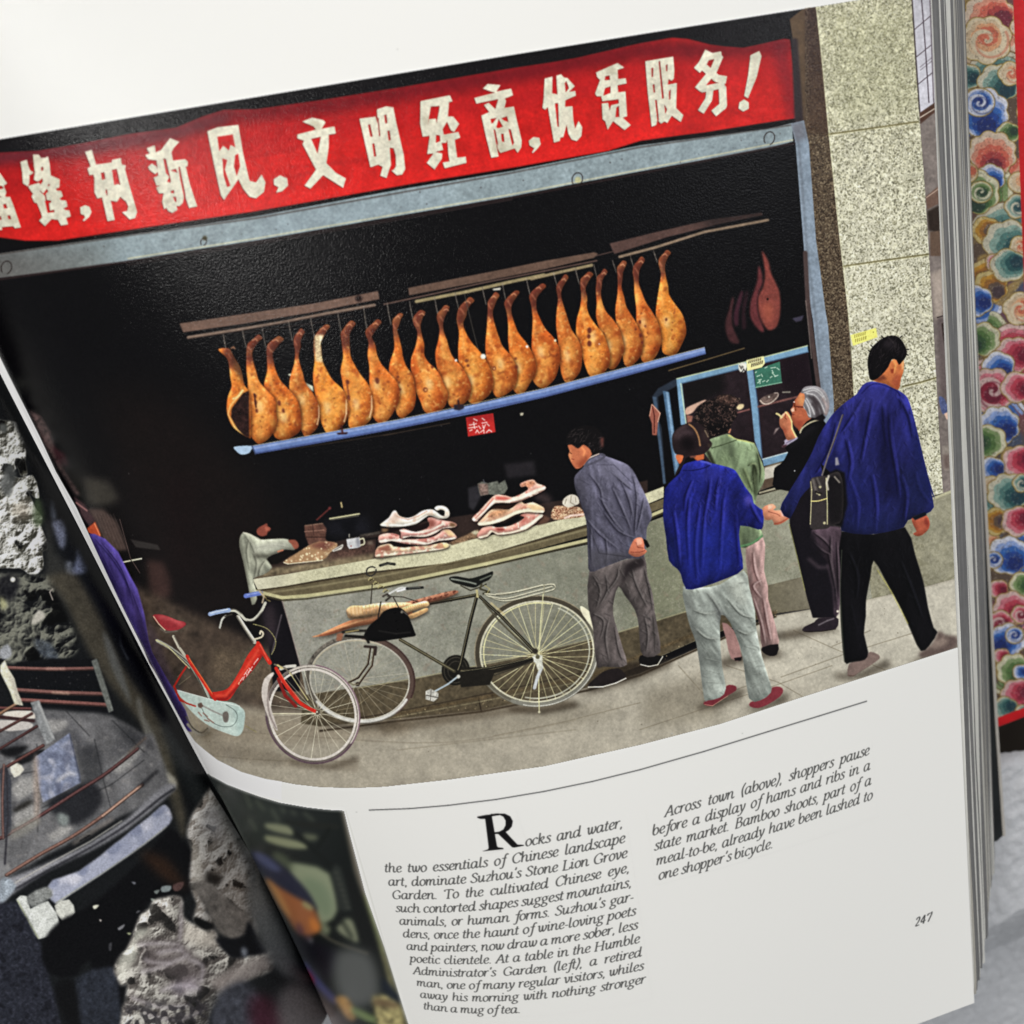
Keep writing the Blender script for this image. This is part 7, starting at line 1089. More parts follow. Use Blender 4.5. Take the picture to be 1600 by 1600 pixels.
# ---------------------------------------------------------------- the book's type: italic letters drawn with a broad nib
GL = {
 'a': (.9, '.62,.85 .45,1 .2,.9 .05,.5 .1,.1 .3,0 .5,.25 .62,.6|.66,1 .62,.6 .6,.15 .68,0 .86,.18'), 'b': (.78, '.14,1.6 .08,.8 .08,.3 .2,.03 .45,.05 .65,.4 .6,.85 .4,1 .2,.8 .1,.5'),
 'c': (.66, '.56,.78 .5,.97 .35,1 .12,.75 .07,.35 .2,.03 .42,.03 .6,.2'), 'd': (.9, '.62,.85 .45,1 .2,.9 .05,.5 .1,.1 .3,0 .5,.25 .62,.6|.7,1.6 .64,.6 .62,.15 .7,0 .86,.18'),
 'e': (.68, '.1,.45 .4,.52 .58,.75 .48,.98 .3,.98 .1,.65 .08,.3 .22,.03 .42,.03 .62,.22'), 'f': (.55, '.78,1.45 .68,1.6 .54,1.5 .42,1 .3,0 .18,-.45 .04,-.55 -.1,-.45|.1,.97 .62,.97'),
 'g': (.8, '.6,.9 .4,1 .15,.85 .12,.5 .3,.35 .52,.45 .6,.75 .5,.95|.55,.93 .82,1.02|.3,.35 .14,.2 .25,.05 .55,-.08 .62,-.3 .4,-.52 .1,-.5 0,-.3 .15,-.08 .3,.02'),
 'h': (.9, '.17,1.6 .08,0|.1,.5 .3,.9 .5,1 .62,.85 .58,.3 .62,.03 .72,0 .87,.17'), 'i': (.44, '.03,.85 .17,1 .15,.6 .12,.15 .2,0 .38,.17|.18,1.32 .24,1.46'), 'k': (.84, '.17,1.6 .08,0|.1,.45 .4,.95 .6,.95 .55,.65 .2,.5|.3,.5 .5,.05 .65,0 .82,.17'),
 'l': (.44, '.2,1.6 .12,.6 .1,.15 .18,0 .38,.17'), 'm': (1.26, '0,.85 .13,1 .1,.5 .06,0|.1,.5 .28,.9 .42,1 .52,.85 .48,.3 .46,0|.5,.5 .68,.9 .84,1 .94,.85 .9,.3 .94,.03 1.04,0 1.2,.17'),
 'n': (.88, '0,.85 .13,1 .1,.5 .06,0|.1,.5 .3,.9 .48,1 .6,.85 .56,.3 .6,.03 .7,0 .86,.17'), 'o': (.74, '.35,1 .12,.75 .07,.35 .22,0 .42,.03 .62,.3 .64,.7 .5,.97 .35,1'), 'p': (.8, '.02,.85 .15,1 .1,.3 0,-.55|.1,.5 .3,.9 .5,1 .65,.75 .6,.3 .4,0 .2,.05 .1,.2|-.14,-.55 .18,-.55'),
 'r': (.58, '0,.85 .14,1 .1,.5 .06,0|.1,.5 .25,.85 .4,1 .55,.93'), 's': (.56, '.5,.82 .4,1 .2,.95 .15,.75 .3,.55 .45,.35 .42,.1 .2,0 .03,.08 .03,.2'), 't': (.46, '.25,1.35 .15,.6 .12,.15 .2,0 .4,.14|0,.97 .42,.97'),
 'u': (.86, '0,.85 .13,1 .12,.6 .1,.2 .2,0 .35,.05 .55,.5|.62,1 .58,.5 .56,.15 .64,0 .82,.17'), 'v': (.7, '0,.85 .15,1 .2,.5 .25,.05 .3,0 .55,.4 .6,.85 .5,1'), 'w': (1.02, '0,.85 .14,1 .14,.4 .25,0 .45,.3 .52,.8|.52,1 .5,.4 .6,0 .85,.4 .92,.85 .82,1'),
 'y': (.76, '0,.85 .14,1 .2,.5 .28,.05|.62,1 .55,.5 .35,0 .15,-.4 -.05,-.52 -.15,-.42'), 'z': (.62, '.08,.85 .2,.97 .55,.95 .1,.05 .4,.03 .58,.1'),
 'A': (1.02, '-.02,0 .58,1.45|.6,1.45 .82,0|.2,.5 .7,.5|-.14,0 .12,0|.62,0 1,0'), 'B': (.95, '.22,1.42 .12,0|.1,1.42 .6,1.4 .7,1.1 .5,.8 .2,.76|.5,.78 .76,.6 .7,.15 .45,0 0,0'), 'C': (1.0, '.95,1.1 .85,1.4 .55,1.45 .2,1.1 .1,.6 .25,.1 .6,0 .9,.3|.96,1.4 .94,1.05'),
 'G': (1.12, '.95,1.1 .85,1.4 .55,1.45 .2,1.1 .1,.6 .25,.1 .6,0 .9,.15|.92,.55 .88,.08|.7,.56 1.06,.56'), 'H': (1.2, '.22,1.42 .12,0|.97,1.42 .87,0|.18,.73 .9,.73|.05,1.42 .4,1.42|-.04,0 .3,0|.8,1.42 1.14,1.42|.7,0 1.05,0'), 'L': (.88, '.25,1.42 .15,0|.05,1.42 .42,1.42|-.02,0 .7,0 .82,.32'),
 'S': (.8, '.7,1.15 .65,1.38 .4,1.45 .18,1.2 .3,.9 .6,.6 .65,.25 .4,0 .1,.05 .02,.3'), 'T': (.95, '.52,1.42 .42,0|.05,1.15 .1,1.42 .95,1.42 .98,1.2|.24,0 .62,0'), ',': (.34, '.1,.1 .15,.0 .06,-.26'), '.': (.36, '.06,-.02 .16,.1'), '-': (.44, '.03,.45 .36,.45'),
 '(': (.42, '.42,1.65 .15,1.1 .08,.5 .2,-.3'), ')': (.42, '.2,1.65 .36,1.1 .28,.5 0,-.3'), "'": (.3, '.2,1.6 .24,1.5 .14,1.2'), '2': (.8, '.06,1.1 .2,1.4 .5,1.4 .6,1.1 .4,.6 0,.1|0,.1 .3,.04 .66,.06'), '4': (.86, '.54,1.4 .46,0|.5,1.4 0,.45 .8,.45'), '7': (.84, '.06,1.1 .1,1.36 .4,1.34 .8,1.38 .3,0')}
NIB_A = math.radians(24)
def glyph(ch, x, y, h, thick, thin, slant=.2, sx=1.0):
    out = []
    if ch not in GL: return out
    for st in GL[ch][1].split('|'):
        p = np.array([[float(v) for v in q.split(',')] for q in st.split()])
        p = smooth(p, 4, False) if len(p) > 2 else p
        d = np.gradient(p, axis=0); ang = np.arctan2(d[:, 1], d[:, 0])
        w = thin + (thick - thin) * np.abs(np.sin(ang - NIB_A))
        q = np.stack([x + (p[:, 0] * sx + p[:, 1] * slant) * h, y + p[:, 1] * h], 1)
        out += ribbon(q, w * h)
    return out
KX = 1.16
def text_width(s, h): return sum((GL[c][0] if c in GL else 0) for c in s) * h * KX
def text_line(s, x0, x1, y, h, justify=True, thick=.205, thin=.065):
    words = s.split(' '); nat = sum(text_width(w, h) for w in words); ns = max(1, len(words) - 1)
    sp = (x1 - x0 - nat) / ns if justify else .42 * h; k = KX
    if sp < .36 * h: k = KX * (x1 - x0 - .36 * h * ns) / nat; sp = .36 * h
    out = []; x = x0
    for w in words:
        for c in w:
            out += glyph(c, x, y, h, thick, thin, sx=k); x += (GL[c][0] if c in GL else .4) * h * k
        x += sp
    return out, x - sp
COL_L = ['ocks and water,', 'the two essentials of Chinese landscape', "art, dominate Suzhou's Stone Lion Grove", 'Garden. To the cultivated Chinese eye,', 'such contorted shapes suggest mountains,', "animals, or human forms. Suzhou's gar-", 'dens, once the haunt of wine-loving poets', 'and painters, now draw a more sober, less', 'poetic clientele. At a table in the Humble', "Administrator's Garden (left), a retired", 'man, one of many regular visitors, whiles', 'away his morning with nothing stronger', 'than a mug of tea.']
COL_R = ['Across town (above), shoppers pause', 'before a display of hams and ribs in a', 'state market. Bamboo shoots, part of a', 'meal-to-be, already have been lashed to', "one shopper's bicycle."]
S1, S2, S3, S4, S5, LEAD = 6.0987, 6.8509, 13.5389, 14.2978, 20.8992, .488
def type_page():
    """all running text as polygons in page centimetres; returns blocks {name: (polygons, (s0,s1,t0,t1))}"""
    h = .214; L, R = [], []; tl, tr = -2.401, -2.3934
    o = on_page(surf, [[820.5, 1321]])[0]
    for i, s in enumerate(COL_L):
        x0 = o[0] if i == 0 else S2
        p, xe = text_line(s, x0, S3, tl - i * LEAD, h, i < len(COL_L) - 1); L += p
    for i, s in enumerate(COL_R):
        p, xe = text_line(s, S4 + (.42 if i == 0 else 0), S5, tr - i * LEAD, h, i < 4); R += p
    n = on_page(surf, [[1430, 1447.5]])[0]; N = []; x = n[0]
    for c in '247':
        N += glyph(c, x, n[1], .205, .26, .08, .2); x += GL[c][0] * .235
    return L, R, N, n
f1, f2 = Z(560, 1250, 4.571), Z(780, 1250, 4.571)
DROP = [f1('905,126 952,112 990,332 932,347'), f1('848,119 905,108 1002,97 1004,107 950,116 906,134 872,134 850,126'), f1('884,366 926,352 934,338 988,330 1000,338 1034,342 1037,350 960,358'),
        f2('-60,100 0,97 40,97 78,116 97,150 90,188 68,214 38,232 0,240 -42,243 -42,232 0,226 30,210 46,180 46,146 30,118 4,106 -60,110'), f2('-12,236 22,226 44,226 84,270 130,318 176,320 176,326 106,339 92,336')]
RULE = PX('577,1265.6 640,1263.3 700,1258.3 775,1249 850,1236.5 925,1221 1000,1202.5 1100,1174 1200,1143 1280,1118.5 1354,1095.5')

# ---------------------------------------------------------------- cloud pattern of the case that lies beside the book
def cloud(sh, f, cx, cy, r, pal, lobes=6, rot=0.0, sq=1.0, spiral=0, a0=0, seed=0):
    c = f('%f,%f' % (cx, cy))[0]; k = f('%f,%f' % (cx + r, cy))[0][0] - c[0]; n = 72
    t = np.arange(n) / n * 2 * math.pi; wob = np.random.RandomState(int(cx + cy)).uniform(-.5, .5)
    pal = [pal[0]] + [c for c in pal[1:]]; K = len(pal)
    for i, col in enumerate(pal):
        rr = k * (1 - .78 * i / K); am = .09 if lobes else 0
        R = rr * (1 - am + am * 1.5 * np.abs(np.sin(t * lobes / 2 + wob)))
        off = (k - rr) * .86 if not spiral else (k - rr) * .3
        p = np.stack([R * np.cos(t), R * np.sin(t) * sq], 1); co, si = math.cos(rot), math.sin(rot)
        p = p @ np.array([[co, si], [-si, co]]) + c + [off * math.cos(a0 + wob), off * math.sin(a0 + wob)]
        if i == 0: sh.line(np.concatenate([p, p[:1]]), 3.0, (84, 60, 44), bl=.5, a=.7)
        if i: cm = sh.fill(p, col, bl=.35, grain=.15, g=(1.3, 3), clip=cm0)
        else: cm0 = sh.fill(p, col, bl=.35, grain=.15, g=(1.3, 3))
        if i == 0: sh.line(np.concatenate([p, p[:1]]), 1.1, (176, 150, 70), bl=.4, a=.9)
    if spiral:
        th = np.linspace(0, spiral * 2 * math.pi, 50); rr = k * .8 * (1 - th / th[-1]) ** .9
        p = np.stack([c[0] + rr * np.cos(th + a0), c[1] + rr * np.sin(th + a0) * sq], 1)
        sh.line(p, np.linspace(k * .26, k * .1, 50), pal[0], bl=.5, grain=.1); sh.line(p + [k * .13, k * .1], np.linspace(k * .1, 1, 50), pal[-1], bl=.7, a=.6)
def swoosh(sh, f, cx, cy, r, pal, a0, span=2.2):
    c = f('%f,%f' % (cx, cy))[0]; k = f('%f,%f' % (cx + r, cy))[0][0] - c[0]; K = len(pal)
    for i, col in enumerate(pal):
        rr = k * (1.25 - .95 * i / K); th = np.linspace(a0, a0 + span, 26); wv = 1 + .05 * np.abs(np.sin(th * 4.5))
        p = np.stack([c[0] + rr * wv * np.cos(th), c[1] + rr * wv * np.sin(th)], 1)
        if i == 0: sh.line(p, k * .30, (110, 84, 50), bl=.5)
        sh.line(p, np.linspace(k * .26, k * .12, 26), col, bl=.3, grain=.15)
def paint_clouds(sh):
    Pk = [(206, 186, 164), (206, 140, 116), (196, 96, 78), (160, 62, 60), (104, 38, 52)]; Rd = [(206, 176, 170), (200, 112, 124), (176, 60, 76), (140, 36, 56), (104, 26, 46)]
    Bl = [(206, 208, 220), (136, 158, 206), (50, 96, 168), (36, 66, 138), (28, 44, 104)]; Gr = [(206, 202, 172), (120, 142, 92), (82, 112, 62), (56, 84, 52), (40, 60, 48)]
    Te = [(196, 190, 168), (130, 158, 146), (78, 118, 112), (40, 78, 80), (30, 58, 68)]; Go = [(196, 176, 120), (180, 132, 50), (150, 100, 44), (96, 78, 66), (70, 56, 60)]; Cr = [(206, 190, 160), (196, 172, 140), (206, 150, 110), (190, 100, 76)]
    base = PX('1440,-60 1700,-60 1700,1160 1440,1160'); m = sh.fill(base, (90, 74, 62)); sh.speck(m, (120, 60, 76), .0, 22, 4, .8, .4); sh.speck(m, (60, 76, 104), .1, 22, 6, .8, .4); sh.speck(m, (170, 140, 76), .25, 14, 5, .8, .3)
    S = [(V1, 580, 110, 190, Pk, 9, 0, 0, 2), (V1, 560, 250, 160, Cr, 7, 1.4, -.6, 0), (V1, 440, 480, 90, Te, 5, 0, 0, 0), (V1, 640, 520, 150, Te, 7, 0, 1.2, 1), (V1, 720, 460, 80, Cr, 5, 1.1, 0, 0), (V1, 540, 700, 190, Bl, 8, 0, 1.0, 1), (V1, 520, 640, 95, Bl, 0, 1.6, .4, 0), (V1, 700, 830, 70, Gr, 5, 0, 0, 0),
         (V1, 600, 960, 175, Pk, 9, 0, 1.3, 1), (V1, 590, 1110, 90, Bl, 6, 0, .8, 0), (V1, 500, 1200, 170, Gr, 7, 0, 1.4, 0), (V1, 530, 1200, 72, Gr, 0, 1.2, 0, 0), (V1, 440, 1080, 70, Cr, 0, 0, 0, 0), (V1, 760, 1290, 80, Te, 5, 1, 0, 0), (V1, 560, 1440, 90, Go, 5, 0, 0, 0), (V1, 700, 1520, 180, Te, 7, 0, .4, 0), (V1, 780, 1540, 70, Cr, 4, 1, 0, 0),
         (V2, 620, 40, 60, Rd, 4, 0, 0, 0), (V2, 700, 60, 110, Te, 5, 0, 0, 0), (V2, 590, 190, 125, Go, 7, 0, .4, 0), (V2, 500, 280, 120, Bl, 6, 0, 0, 0), (V2, 780, 330, 110, Cr, 5, 1.1, 0, 0), (V2, 540, 520, 130, Gr, 7, 0, 2.4, 0), (V2, 740, 620, 140, Rd, 7, 0, .5, 0), (V2, 640, 690, 100, Bl, 5, 0, 1.0, 0), (V2, 600, 840, 150, Rd, 8, 1.3, 1.2, 0), (V2, 760, 820, 120, Rd, 5, 0, 0, 0), (V2, 640, 1060, 150, Bl, 8, 0, .4, 0), (V2, 580, 1160, 110, Gr, 6, 0, 2.6, 0),
         (V2, 720, 1250, 60, Go, 5, 0, 0, 0), (V2, 770, 1290, 110, Rd, 6, 0, 0, 0), (V2, 600, 1330, 80, Bl, 5, 0, 0, 0), (V2, 590, 1430, 60, Cr, 4, 0, 0, 0), (V2, 700, 1480, 150, Te, 8, 0, .6, 0), (V2, 790, 1420, 60, Te, 5, 1, 0, 0),
         (V3, 620, 60, 90, Go, 6, 0, 0, 0), (V3, 760, 60, 100, Rd, 6, 0, 0, 0), (V3, 590, 180, 60, Cr, 4, 0, 0, 0), (V3, 700, 270, 150, Bl, 7, 0, .5, 1), (V3, 610, 300, 55, Bl, 0, 1.2, 0, 0), (V3, 790, 450, 80, Gr, 5, 0, 0, 0), (V3, 640, 480, 60, Rd, 4, 0, 0, 0), (V3, 720, 600, 130, Rd, 7, 0, .4, 0), (V3, 650, 700, 90, Rd, 6, 1.4, 0, 0), (V3, 780, 640, 60, Rd, 5, 1.2, 0, 0), (V3, 700, 800, 130, Bl, 7, 0, 2, 1), (V3, 740, 770, 55, Bl, 0, 1.3, 0, 0), (V3, 660, 900, 50, Rd, 4, 0, 0, 0), (V3, 740, 990, 130, Gr, 8, 0, .2, 0), (V3, 780, 1000, 50, Bl, 4, 0, 0, 0), (V3, 760, 1140, 120, Rd, 7, 0, 0, 0), (V3, 680, 1230, 80, Te, 5, 0, 0, 0), (V3, 800, 1260, 60, Te, 4, 0, 0, 0)]
    for i, (F, x, y, r, pal, lob, sp, a0, big) in enumerate(S):
        if r > 115: swoosh(sh, F, x, y, r, pal, [.3, 2.2, -1.2, 3.6][i % 4])
    for F, x, y, r, pal, lob, sp, a0, big in sorted(S, key=lambda q: (q[2] < 100, 0)): cloud(sh, F, x, y, r * (.86 if r > 115 and not sp else 1.0), pal, lob, sq=.92, spiral=sp, a0=a0)
    for F, x, y, r, pal, lob, sp, a0, big in S[::3]: cloud(sh, F, x + 330, y + 60, r, pal, lob, sq=.92, spiral=sp, a0=a0)
    sh.speck(m, (60, 48, 40), .45, 1.8, 3, .35, .2); sh.speck(m, (236, 226, 206), .5, 1.8, 6, .3, .2)

# ---------------------------------------------------------------- materials
def image_from(a, name):
    """a: rows top to bottom, sRGB 0..255 -> packed image"""
    h, w = a.shape[:2]
    im = bpy.data.images.new(name, w, h); px = np.ones((h, w, 4), np.float32); px[..., :3] = np.clip(a[::-1], 0, 255) / 255.
    im.pixels.foreach_set(px.ravel()); im.update(); im.pack(); return im
def lin(c): return [((v / 255.) / 12.92 if v / 255. < .04045 else ((v / 255. + .055) / 1.055) ** 2.4) for v in c] + [1.0]
def mat(name, col=None, rough=.5, spec=.5, image=None, bump=0.0, bscale=200.0, bdist=.0002, var=0.0, detail=2.0, coord='UV', coat=0.0):
    m = bpy.data.materials.new(name); m.use_nodes = True; nt = m.node_tree; b = nt.nodes['Principled BSDF']
    b.inputs['Roughness'].default_value = rough; b.inputs['Specular IOR Level'].default_value = spec
    tc = nt.nodes.new('ShaderNodeTexCoord')
    if image:
        t = nt.nodes.new('ShaderNodeTexImage'); t.image = image; t.interpolation = 'Cubic'; t.extension = 'EXTEND'
        nt.links.new(tc.outputs['UV'], t.inputs['Vector']); nt.links.new(t.outputs['Color'], b.inputs['Base Color'])
    elif var:
        n = nt.nodes.new('ShaderNodeTexNoise'); n.inputs['Scale'].default_value = bscale * .3; n.inputs['Detail'].default_value = 4; nt.links.new(tc.outputs[coord], n.inputs['Vector'])
        r = nt.nodes.new('ShaderNodeValToRGB'); c = lin(col); r.color_ramp.elements[0].position = .3; r.color_ramp.elements[1].position = .7
        r.color_ramp.elements[0].color = [v * (1 - var) for v in c[:3]] + [1]; r.color_ramp.elements[1].color = [min(1, v * (1 + var)) for v in c[:3]] + [1]
        nt.links.new(n.outputs['Fac'], r.inputs['Fac']); nt.links.new(r.outputs['Color'], b.inputs['Base Color'])
    else: b.inputs['Base Color'].default_value = lin(col)
    if bump:
        n = nt.nodes.new('ShaderNodeTexNoise'); n.inputs['Scale'].default_value = bscale; n.inputs['Detail'].default_value = detail; nt.links.new(tc.outputs[coord], n.inputs['Vector'])
        bm = nt.nodes.new('ShaderNodeBump'); bm.inputs['Strength'].default_value = bump; bm.inputs['Distance'].default_value = bdist
        nt.links.new(n.outputs['Fac'], bm.inputs['Height']); nt.links.new(bm.outputs['Normal'], b.inputs['Coat Normal' if coat else 'Normal'])
    if coat: b.inputs['Coat Weight'].default_value = coat; b.inputs['Coat Roughness'].default_value = rough; b.inputs['Specular IOR Level'].default_value = 0.0; b.inputs['Roughness'].default_value = .8
    return m

col_ = scene.collection
def link(name, me, m=None, parent=None, **props):
    o = bpy.data.objects.new(name, me); col_.objects.link(o)
    if m is not None and me is not None: me.materials.append(m)
    if parent is not None: o.parent = parent
    for k, v in props.items():
        if v: o[k] = v
    return o
def empty(name, loc, **props):
    o = bpy.data.objects.new(name, None); o.empty_display_size = .02; col_.objects.link(o)
    for k, v in props.items(): o[k] = v
    return o
def mesh(name, V, F, UV=None, N=None, smooth_=True):
    me = bpy.data.meshes.new(name); me.from_pydata((np.asarray(V) * CM).tolist(), [], [list(map(int, f)) for f in F]); me.update()
    if UV is not None:
        l = me.uv_layers.new(name='UVMap'); vi = np.empty(len(me.loops), int); me.loops.foreach_get('vertex_index', vi)
        l.data.foreach_set('uv', np.asarray(UV, np.float32)[vi].ravel())
    if smooth_: me.polygons.foreach_set('use_smooth', [True] * len(me.polygons))
    if N is not None: me.normals_split_custom_set_from_vertices(np.asarray(N).tolist())
    return me
def grid_faces(n, m, flip=False):
    i = np.arange(n - 1)[:, None] * m + np.arange(m - 1)[None]
    f = np.stack([i, i + m, i + m + 1, i + 1], -1).reshape(-1, 4)
    return f[:, ::-1] if flip else f

# ---------------------------------------------------------------- the print, laid flat into page space
TT_, TB_ = TT, TB
def rectify(sh, fn, w, h, paper):
    S, T = np.meshgrid(np.linspace(US if fn is surf else 0, W, 121), np.linspace(TT, TB, 168), indexing='ij')
    g = to_print(fn(S, T)).astype(np.float32)                       # 121 x 168 x 2
    u = (np.arange(w) + .5) / w * 120; v = (np.arange(h) + .5) / h * 167
    ui = np.minimum(u.astype(int), 119); vi = np.minimum(v.astype(int), 166); fu = (u - ui)[None, :, None]; fv = (v - vi)[:, None, None]
    G = g.transpose(1, 0, 2)
    P = (G[vi][:, ui] * (1 - fu) + G[vi][:, ui + 1] * fu) * (1 - fv) + (G[vi + 1][:, ui] * (1 - fu) + G[vi + 1][:, ui + 1] * fu) * fv
    x = P[..., 0] + sh.ox - .5; y = P[..., 1] + sh.oy - .5
    x = np.where(x < 2, 4 - x, x); x = np.clip(x, 0, sh.W - 2.001); out_ = (y < 1)
    y = np.where(y > sh.H - 3, 2 * (sh.H - 3) - y, y); y = np.clip(y, 0, sh.H - 2.001)
    xi = x.astype(int); yi = y.astype(int); fx = (x - xi)[..., None].astype(np.float32); fy = (y - yi)[..., None].astype(np.float32); c = sh.c
    r = (c[yi, xi] * (1 - fx) + c[yi, xi + 1] * fx) * (1 - fy) + (c[yi + 1, xi] * (1 - fx) + c[yi + 1, xi + 1] * fx) * fy
    if paper is not None: r[out_] = paper
    return r
PAPER = (238, 237, 232)
US = -1.5; UW = W - US                                                # the right sheet's print starts inside the fold
TPX = 84                                                              # texels per centimetre
right_sheet = Sheet(CW, CH, OX, OY, PAPER)
paint_teahouse(right_sheet); paint_market(right_sheet)
def crisp(sh):
    d = (sh.c - blur(sh.c, .9)) * .5 + (sh.c - blur(sh.c, 3)) * .16
    sh.c = np.clip(sh.c + d, 0, 255)
right_sheet.fill(STRIP, (240, 239, 238), bl=.5); crisp(right_sheet)
m = right_sheet.mask(ribbon(RULE, 1.7), .3); right_sheet.put(m, (84, 84, 84))
m = right_sheet.mask(DROP, .45); right_sheet.put(m, (14, 13, 14))
for x, y in ((621, 77), (1050, 1131 + 15), (1160, 1146), (557, 1269)): right_sheet.fill(circ(x, y, 1.6, 8, .8), (196, 196, 190), bl=.5)
for k in range(60): x, y = rng.uniform(60, 1250), rng.uniform(150, 900); right_sheet.fill(circ(x, y, rng.uniform(.35, .8), 6), (150, 150, 150), a=.8)
tw, th_ = int(UW * TPX), int((TT - TB) * TPX)
tex = rectify(right_sheet, surf, tw, th_, PAPER)
tx = Sheet(tw, th_, 0, 0, PAPER); tx.c = tex
TL, TR, TN, npos = type_page()
cv = lambda P: [np.stack([(p[:, 0] - US) * TPX, (TT - p[:, 1]) * TPX], 1) for p in P]
for blk, ink in ((TL, (80, 80, 78)), (TR, (80, 80, 78)), (TN, (60, 60, 60))):
    m = tx.mask(cv(blk), 1.1); tx.put(m, ink)
left_sheet = Sheet(CW, CH, OX, OY, (20, 22, 24)); n_right = len(REG)
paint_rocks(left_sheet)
lum_ = left_sheet.c @ np.array([.3, .59, .11], np.float32); left_sheet.c += (lum_[..., None] - left_sheet.c) * .3; left_sheet.c = np.clip(left_sheet.c * 1.3 - 5, 0, 255); crisp(left_sheet)
ltex = rectify(left_sheet, surf_left, int(W * 60), int((TT - TB) * 60), None)

M_page = mat('printed_paper', image=image_from(tx.c, 'right_page_print'), rough=.2, coat=.45, bump=1.0, bscale=640, bdist=.00008, detail=2)
M_left = mat('printed_paper_left', image=image_from(ltex, 'left_page_print'), rough=.2, coat=.45, bump=1.0, bscale=640, bdist=.00008, detail=2)
M_paper = mat('paper', (228, 226, 218), rough=.6, spec=.3, bump=.3, bscale=900, bdist=.0002, var=.04, coord='Object')
M_paper2 = mat('paper_shaded', (176, 172, 162), rough=.65, spec=.3, bump=.3, bscale=900, bdist=.0002, var=.06, coord='Object')  # same leaf paper, with shade between the leaves put into its colour
M_paper3 = mat('paper_grey', (122, 121, 120), rough=.6, spec=.3, bump=.3, bscale=900, bdist=.0002, var=.08, coord='Object')  # darkest copy of the leaf paper, standing in for the shaded gaps

book = empty('open_book', (0, 0, 0), label='thick open picture book showing page 247 with a printed market photograph', category='book')

def uvs(fn, S): return (S - US) / UW if fn is surf else S / W
def page_patch(fn, s0, s1, t0, t1, ns, nt_, off=0.0):
    S, T = np.meshgrid(np.linspace(s0, s1, ns), np.linspace(t0, t1, nt_), indexing='ij')
    if fn is surf: f_ = fold(T) - .02; S = f_ + (W - f_) * S / W
    P = fn(S, T).reshape(-1, 3); N = normals(fn, S, T).reshape(-1, 3)
    UV = np.stack([uvs(fn, S).ravel(), ((T - TB) / (TT - TB)).ravel()], -1)
    return P + N * off, grid_faces(ns, nt_), UV, N
V, F, UV, N = page_patch(surf, 0, W, TB, TT, 241, 300)
right_page = link('right_page', mesh('right_page', V, F, UV, N), M_page, book, label='right-hand page with a large colour photograph above two columns of italic text')
V, F, UV, N = page_patch(surf_left, 0, W, TB, TT, 200, 240)
left_page = link('left_page', mesh('left_page', V, F[:, ::-1], UV, N), M_left, book, label='left-hand page filled by a dark photograph of a rock garden')

LAYER = [0]
def print_patch(name, xy, fn, m, parent, label=None, st=None):
    """one printed figure: its own thin sheet of ink following the page"""
    p = on_page(fn, xy) if st is None else np.asarray(st, float)
    p[:, 0] = np.clip(p[:, 0], (fold(p[:, 1]) if fn is surf else 0) + .004, W - .01); p[:, 1] = np.clip(p[:, 1], TB + .01, TT - .01)
    q = []
    for i in range(len(p)):
        a, b = p[i], p[(i + 1) % len(p)]; k = max(1, int(math.ceil(np.linalg.norm(b - a) / .25)))
        for j in range(k): q.append(a + (b - a) * j / k)
    q = np.array(q); keep = [0]
    for i in range(1, len(q)):
        if np.linalg.norm(q[i] - q[keep[-1]]) > .004: keep.append(i)
    q = q[keep]
    lo, hi = q.min(0), q.max(0); gs = max(.22, math.sqrt((hi[0] - lo[0]) * (hi[1] - lo[1]) / 9000.))
    gx, gy = np.meshgrid(np.arange(lo[0] + gs * .5, hi[0], gs), np.arange(lo[1] + gs * .5, hi[1], gs)); g = np.stack([gx.ravel(), gy.ravel()], 1)
    ins = np.zeros(len(g), bool); qn = np.roll(q, -1, 0)
    for (ax, ay), (bx, by) in zip(q, qn):
        if ay == by: continue
        c = ((ay > g[:, 1]) != (by > g[:, 1])) & (g[:, 0] < (bx - ax) * (g[:, 1] - ay) / (by - ay) + ax); ins ^= c
    g = g[ins]
    allp = [Vector(map(float, v)) for v in q] + [Vector(map(float, v)) for v in g]
    vs, es, fs, _, _, _ = delaunay_2d_cdt(allp, [], [list(range(len(q)))], 1, 1e-6)
    if not fs: return None
    st_ = np.array([[v.x, v.y] for v in vs]); S, T = st_[:, 0], st_[:, 1]
    LAYER[0] += 1; off = .0008 + .00004 * LAYER[0]
    Nn = normals(fn, S, T); P = fn(S, T) + Nn * off
    UV = np.stack([uvs(fn, S), (T - TB) / (TT - TB)], -1)
    f0 = fs[0]; a, b, c = P[f0[0]], P[f0[1]], P[f0[2]]
    if np.dot(np.cross(b - a, c - a), Nn[f0[0]]) < 0: fs = [f[::-1] for f in fs]
    return link(name, mesh(name, P, fs, UV, Nn), m, parent, label=label)

pic_in = PIC.copy()
market = print_patch('market_photograph', pic_in, surf, M_page, book, 'printed colour photograph of shoppers and bicycles before a state market stall hung with hams')
tea = print_patch('teahouse_photograph', OLD, surf, M_page, book, 'dark printed photograph of an old man at a tea table')
print_patch('garden_photograph', PX('-320,200 -60,430 -2,562 77,730 163,896 288,1147 392,1342 467,1502 516,1600 600,1770 -320,1780'), surf_left, M_left, book, 'dark printed photograph of limestone rocks and a railed stone bridge')
garden = bpy.data.objects['garden_photograph']
PAR = {'market_photograph': market, 'teahouse_photograph': tea}
order = {'printed_banner': 0, 'printed_beam': 0, 'printed_door_jamb': 0, 'printed_pillar': 0, 'printed_counter': 1, 'printed_display_case': 1, 'printed_character': 2, 'printed_tray': 2}
rr = sorted([(order.get(r[0], 3), i, r) for i, r in enumerate(REG[:n_right])], key=lambda a: (a[0], a[1]))
hams = [a for a in rr if a[2][0] == 'printed_ham']
for _, _, (nm, lb, out, par) in rr: print_patch(nm, out, surf, M_page, PAR[par], lb)
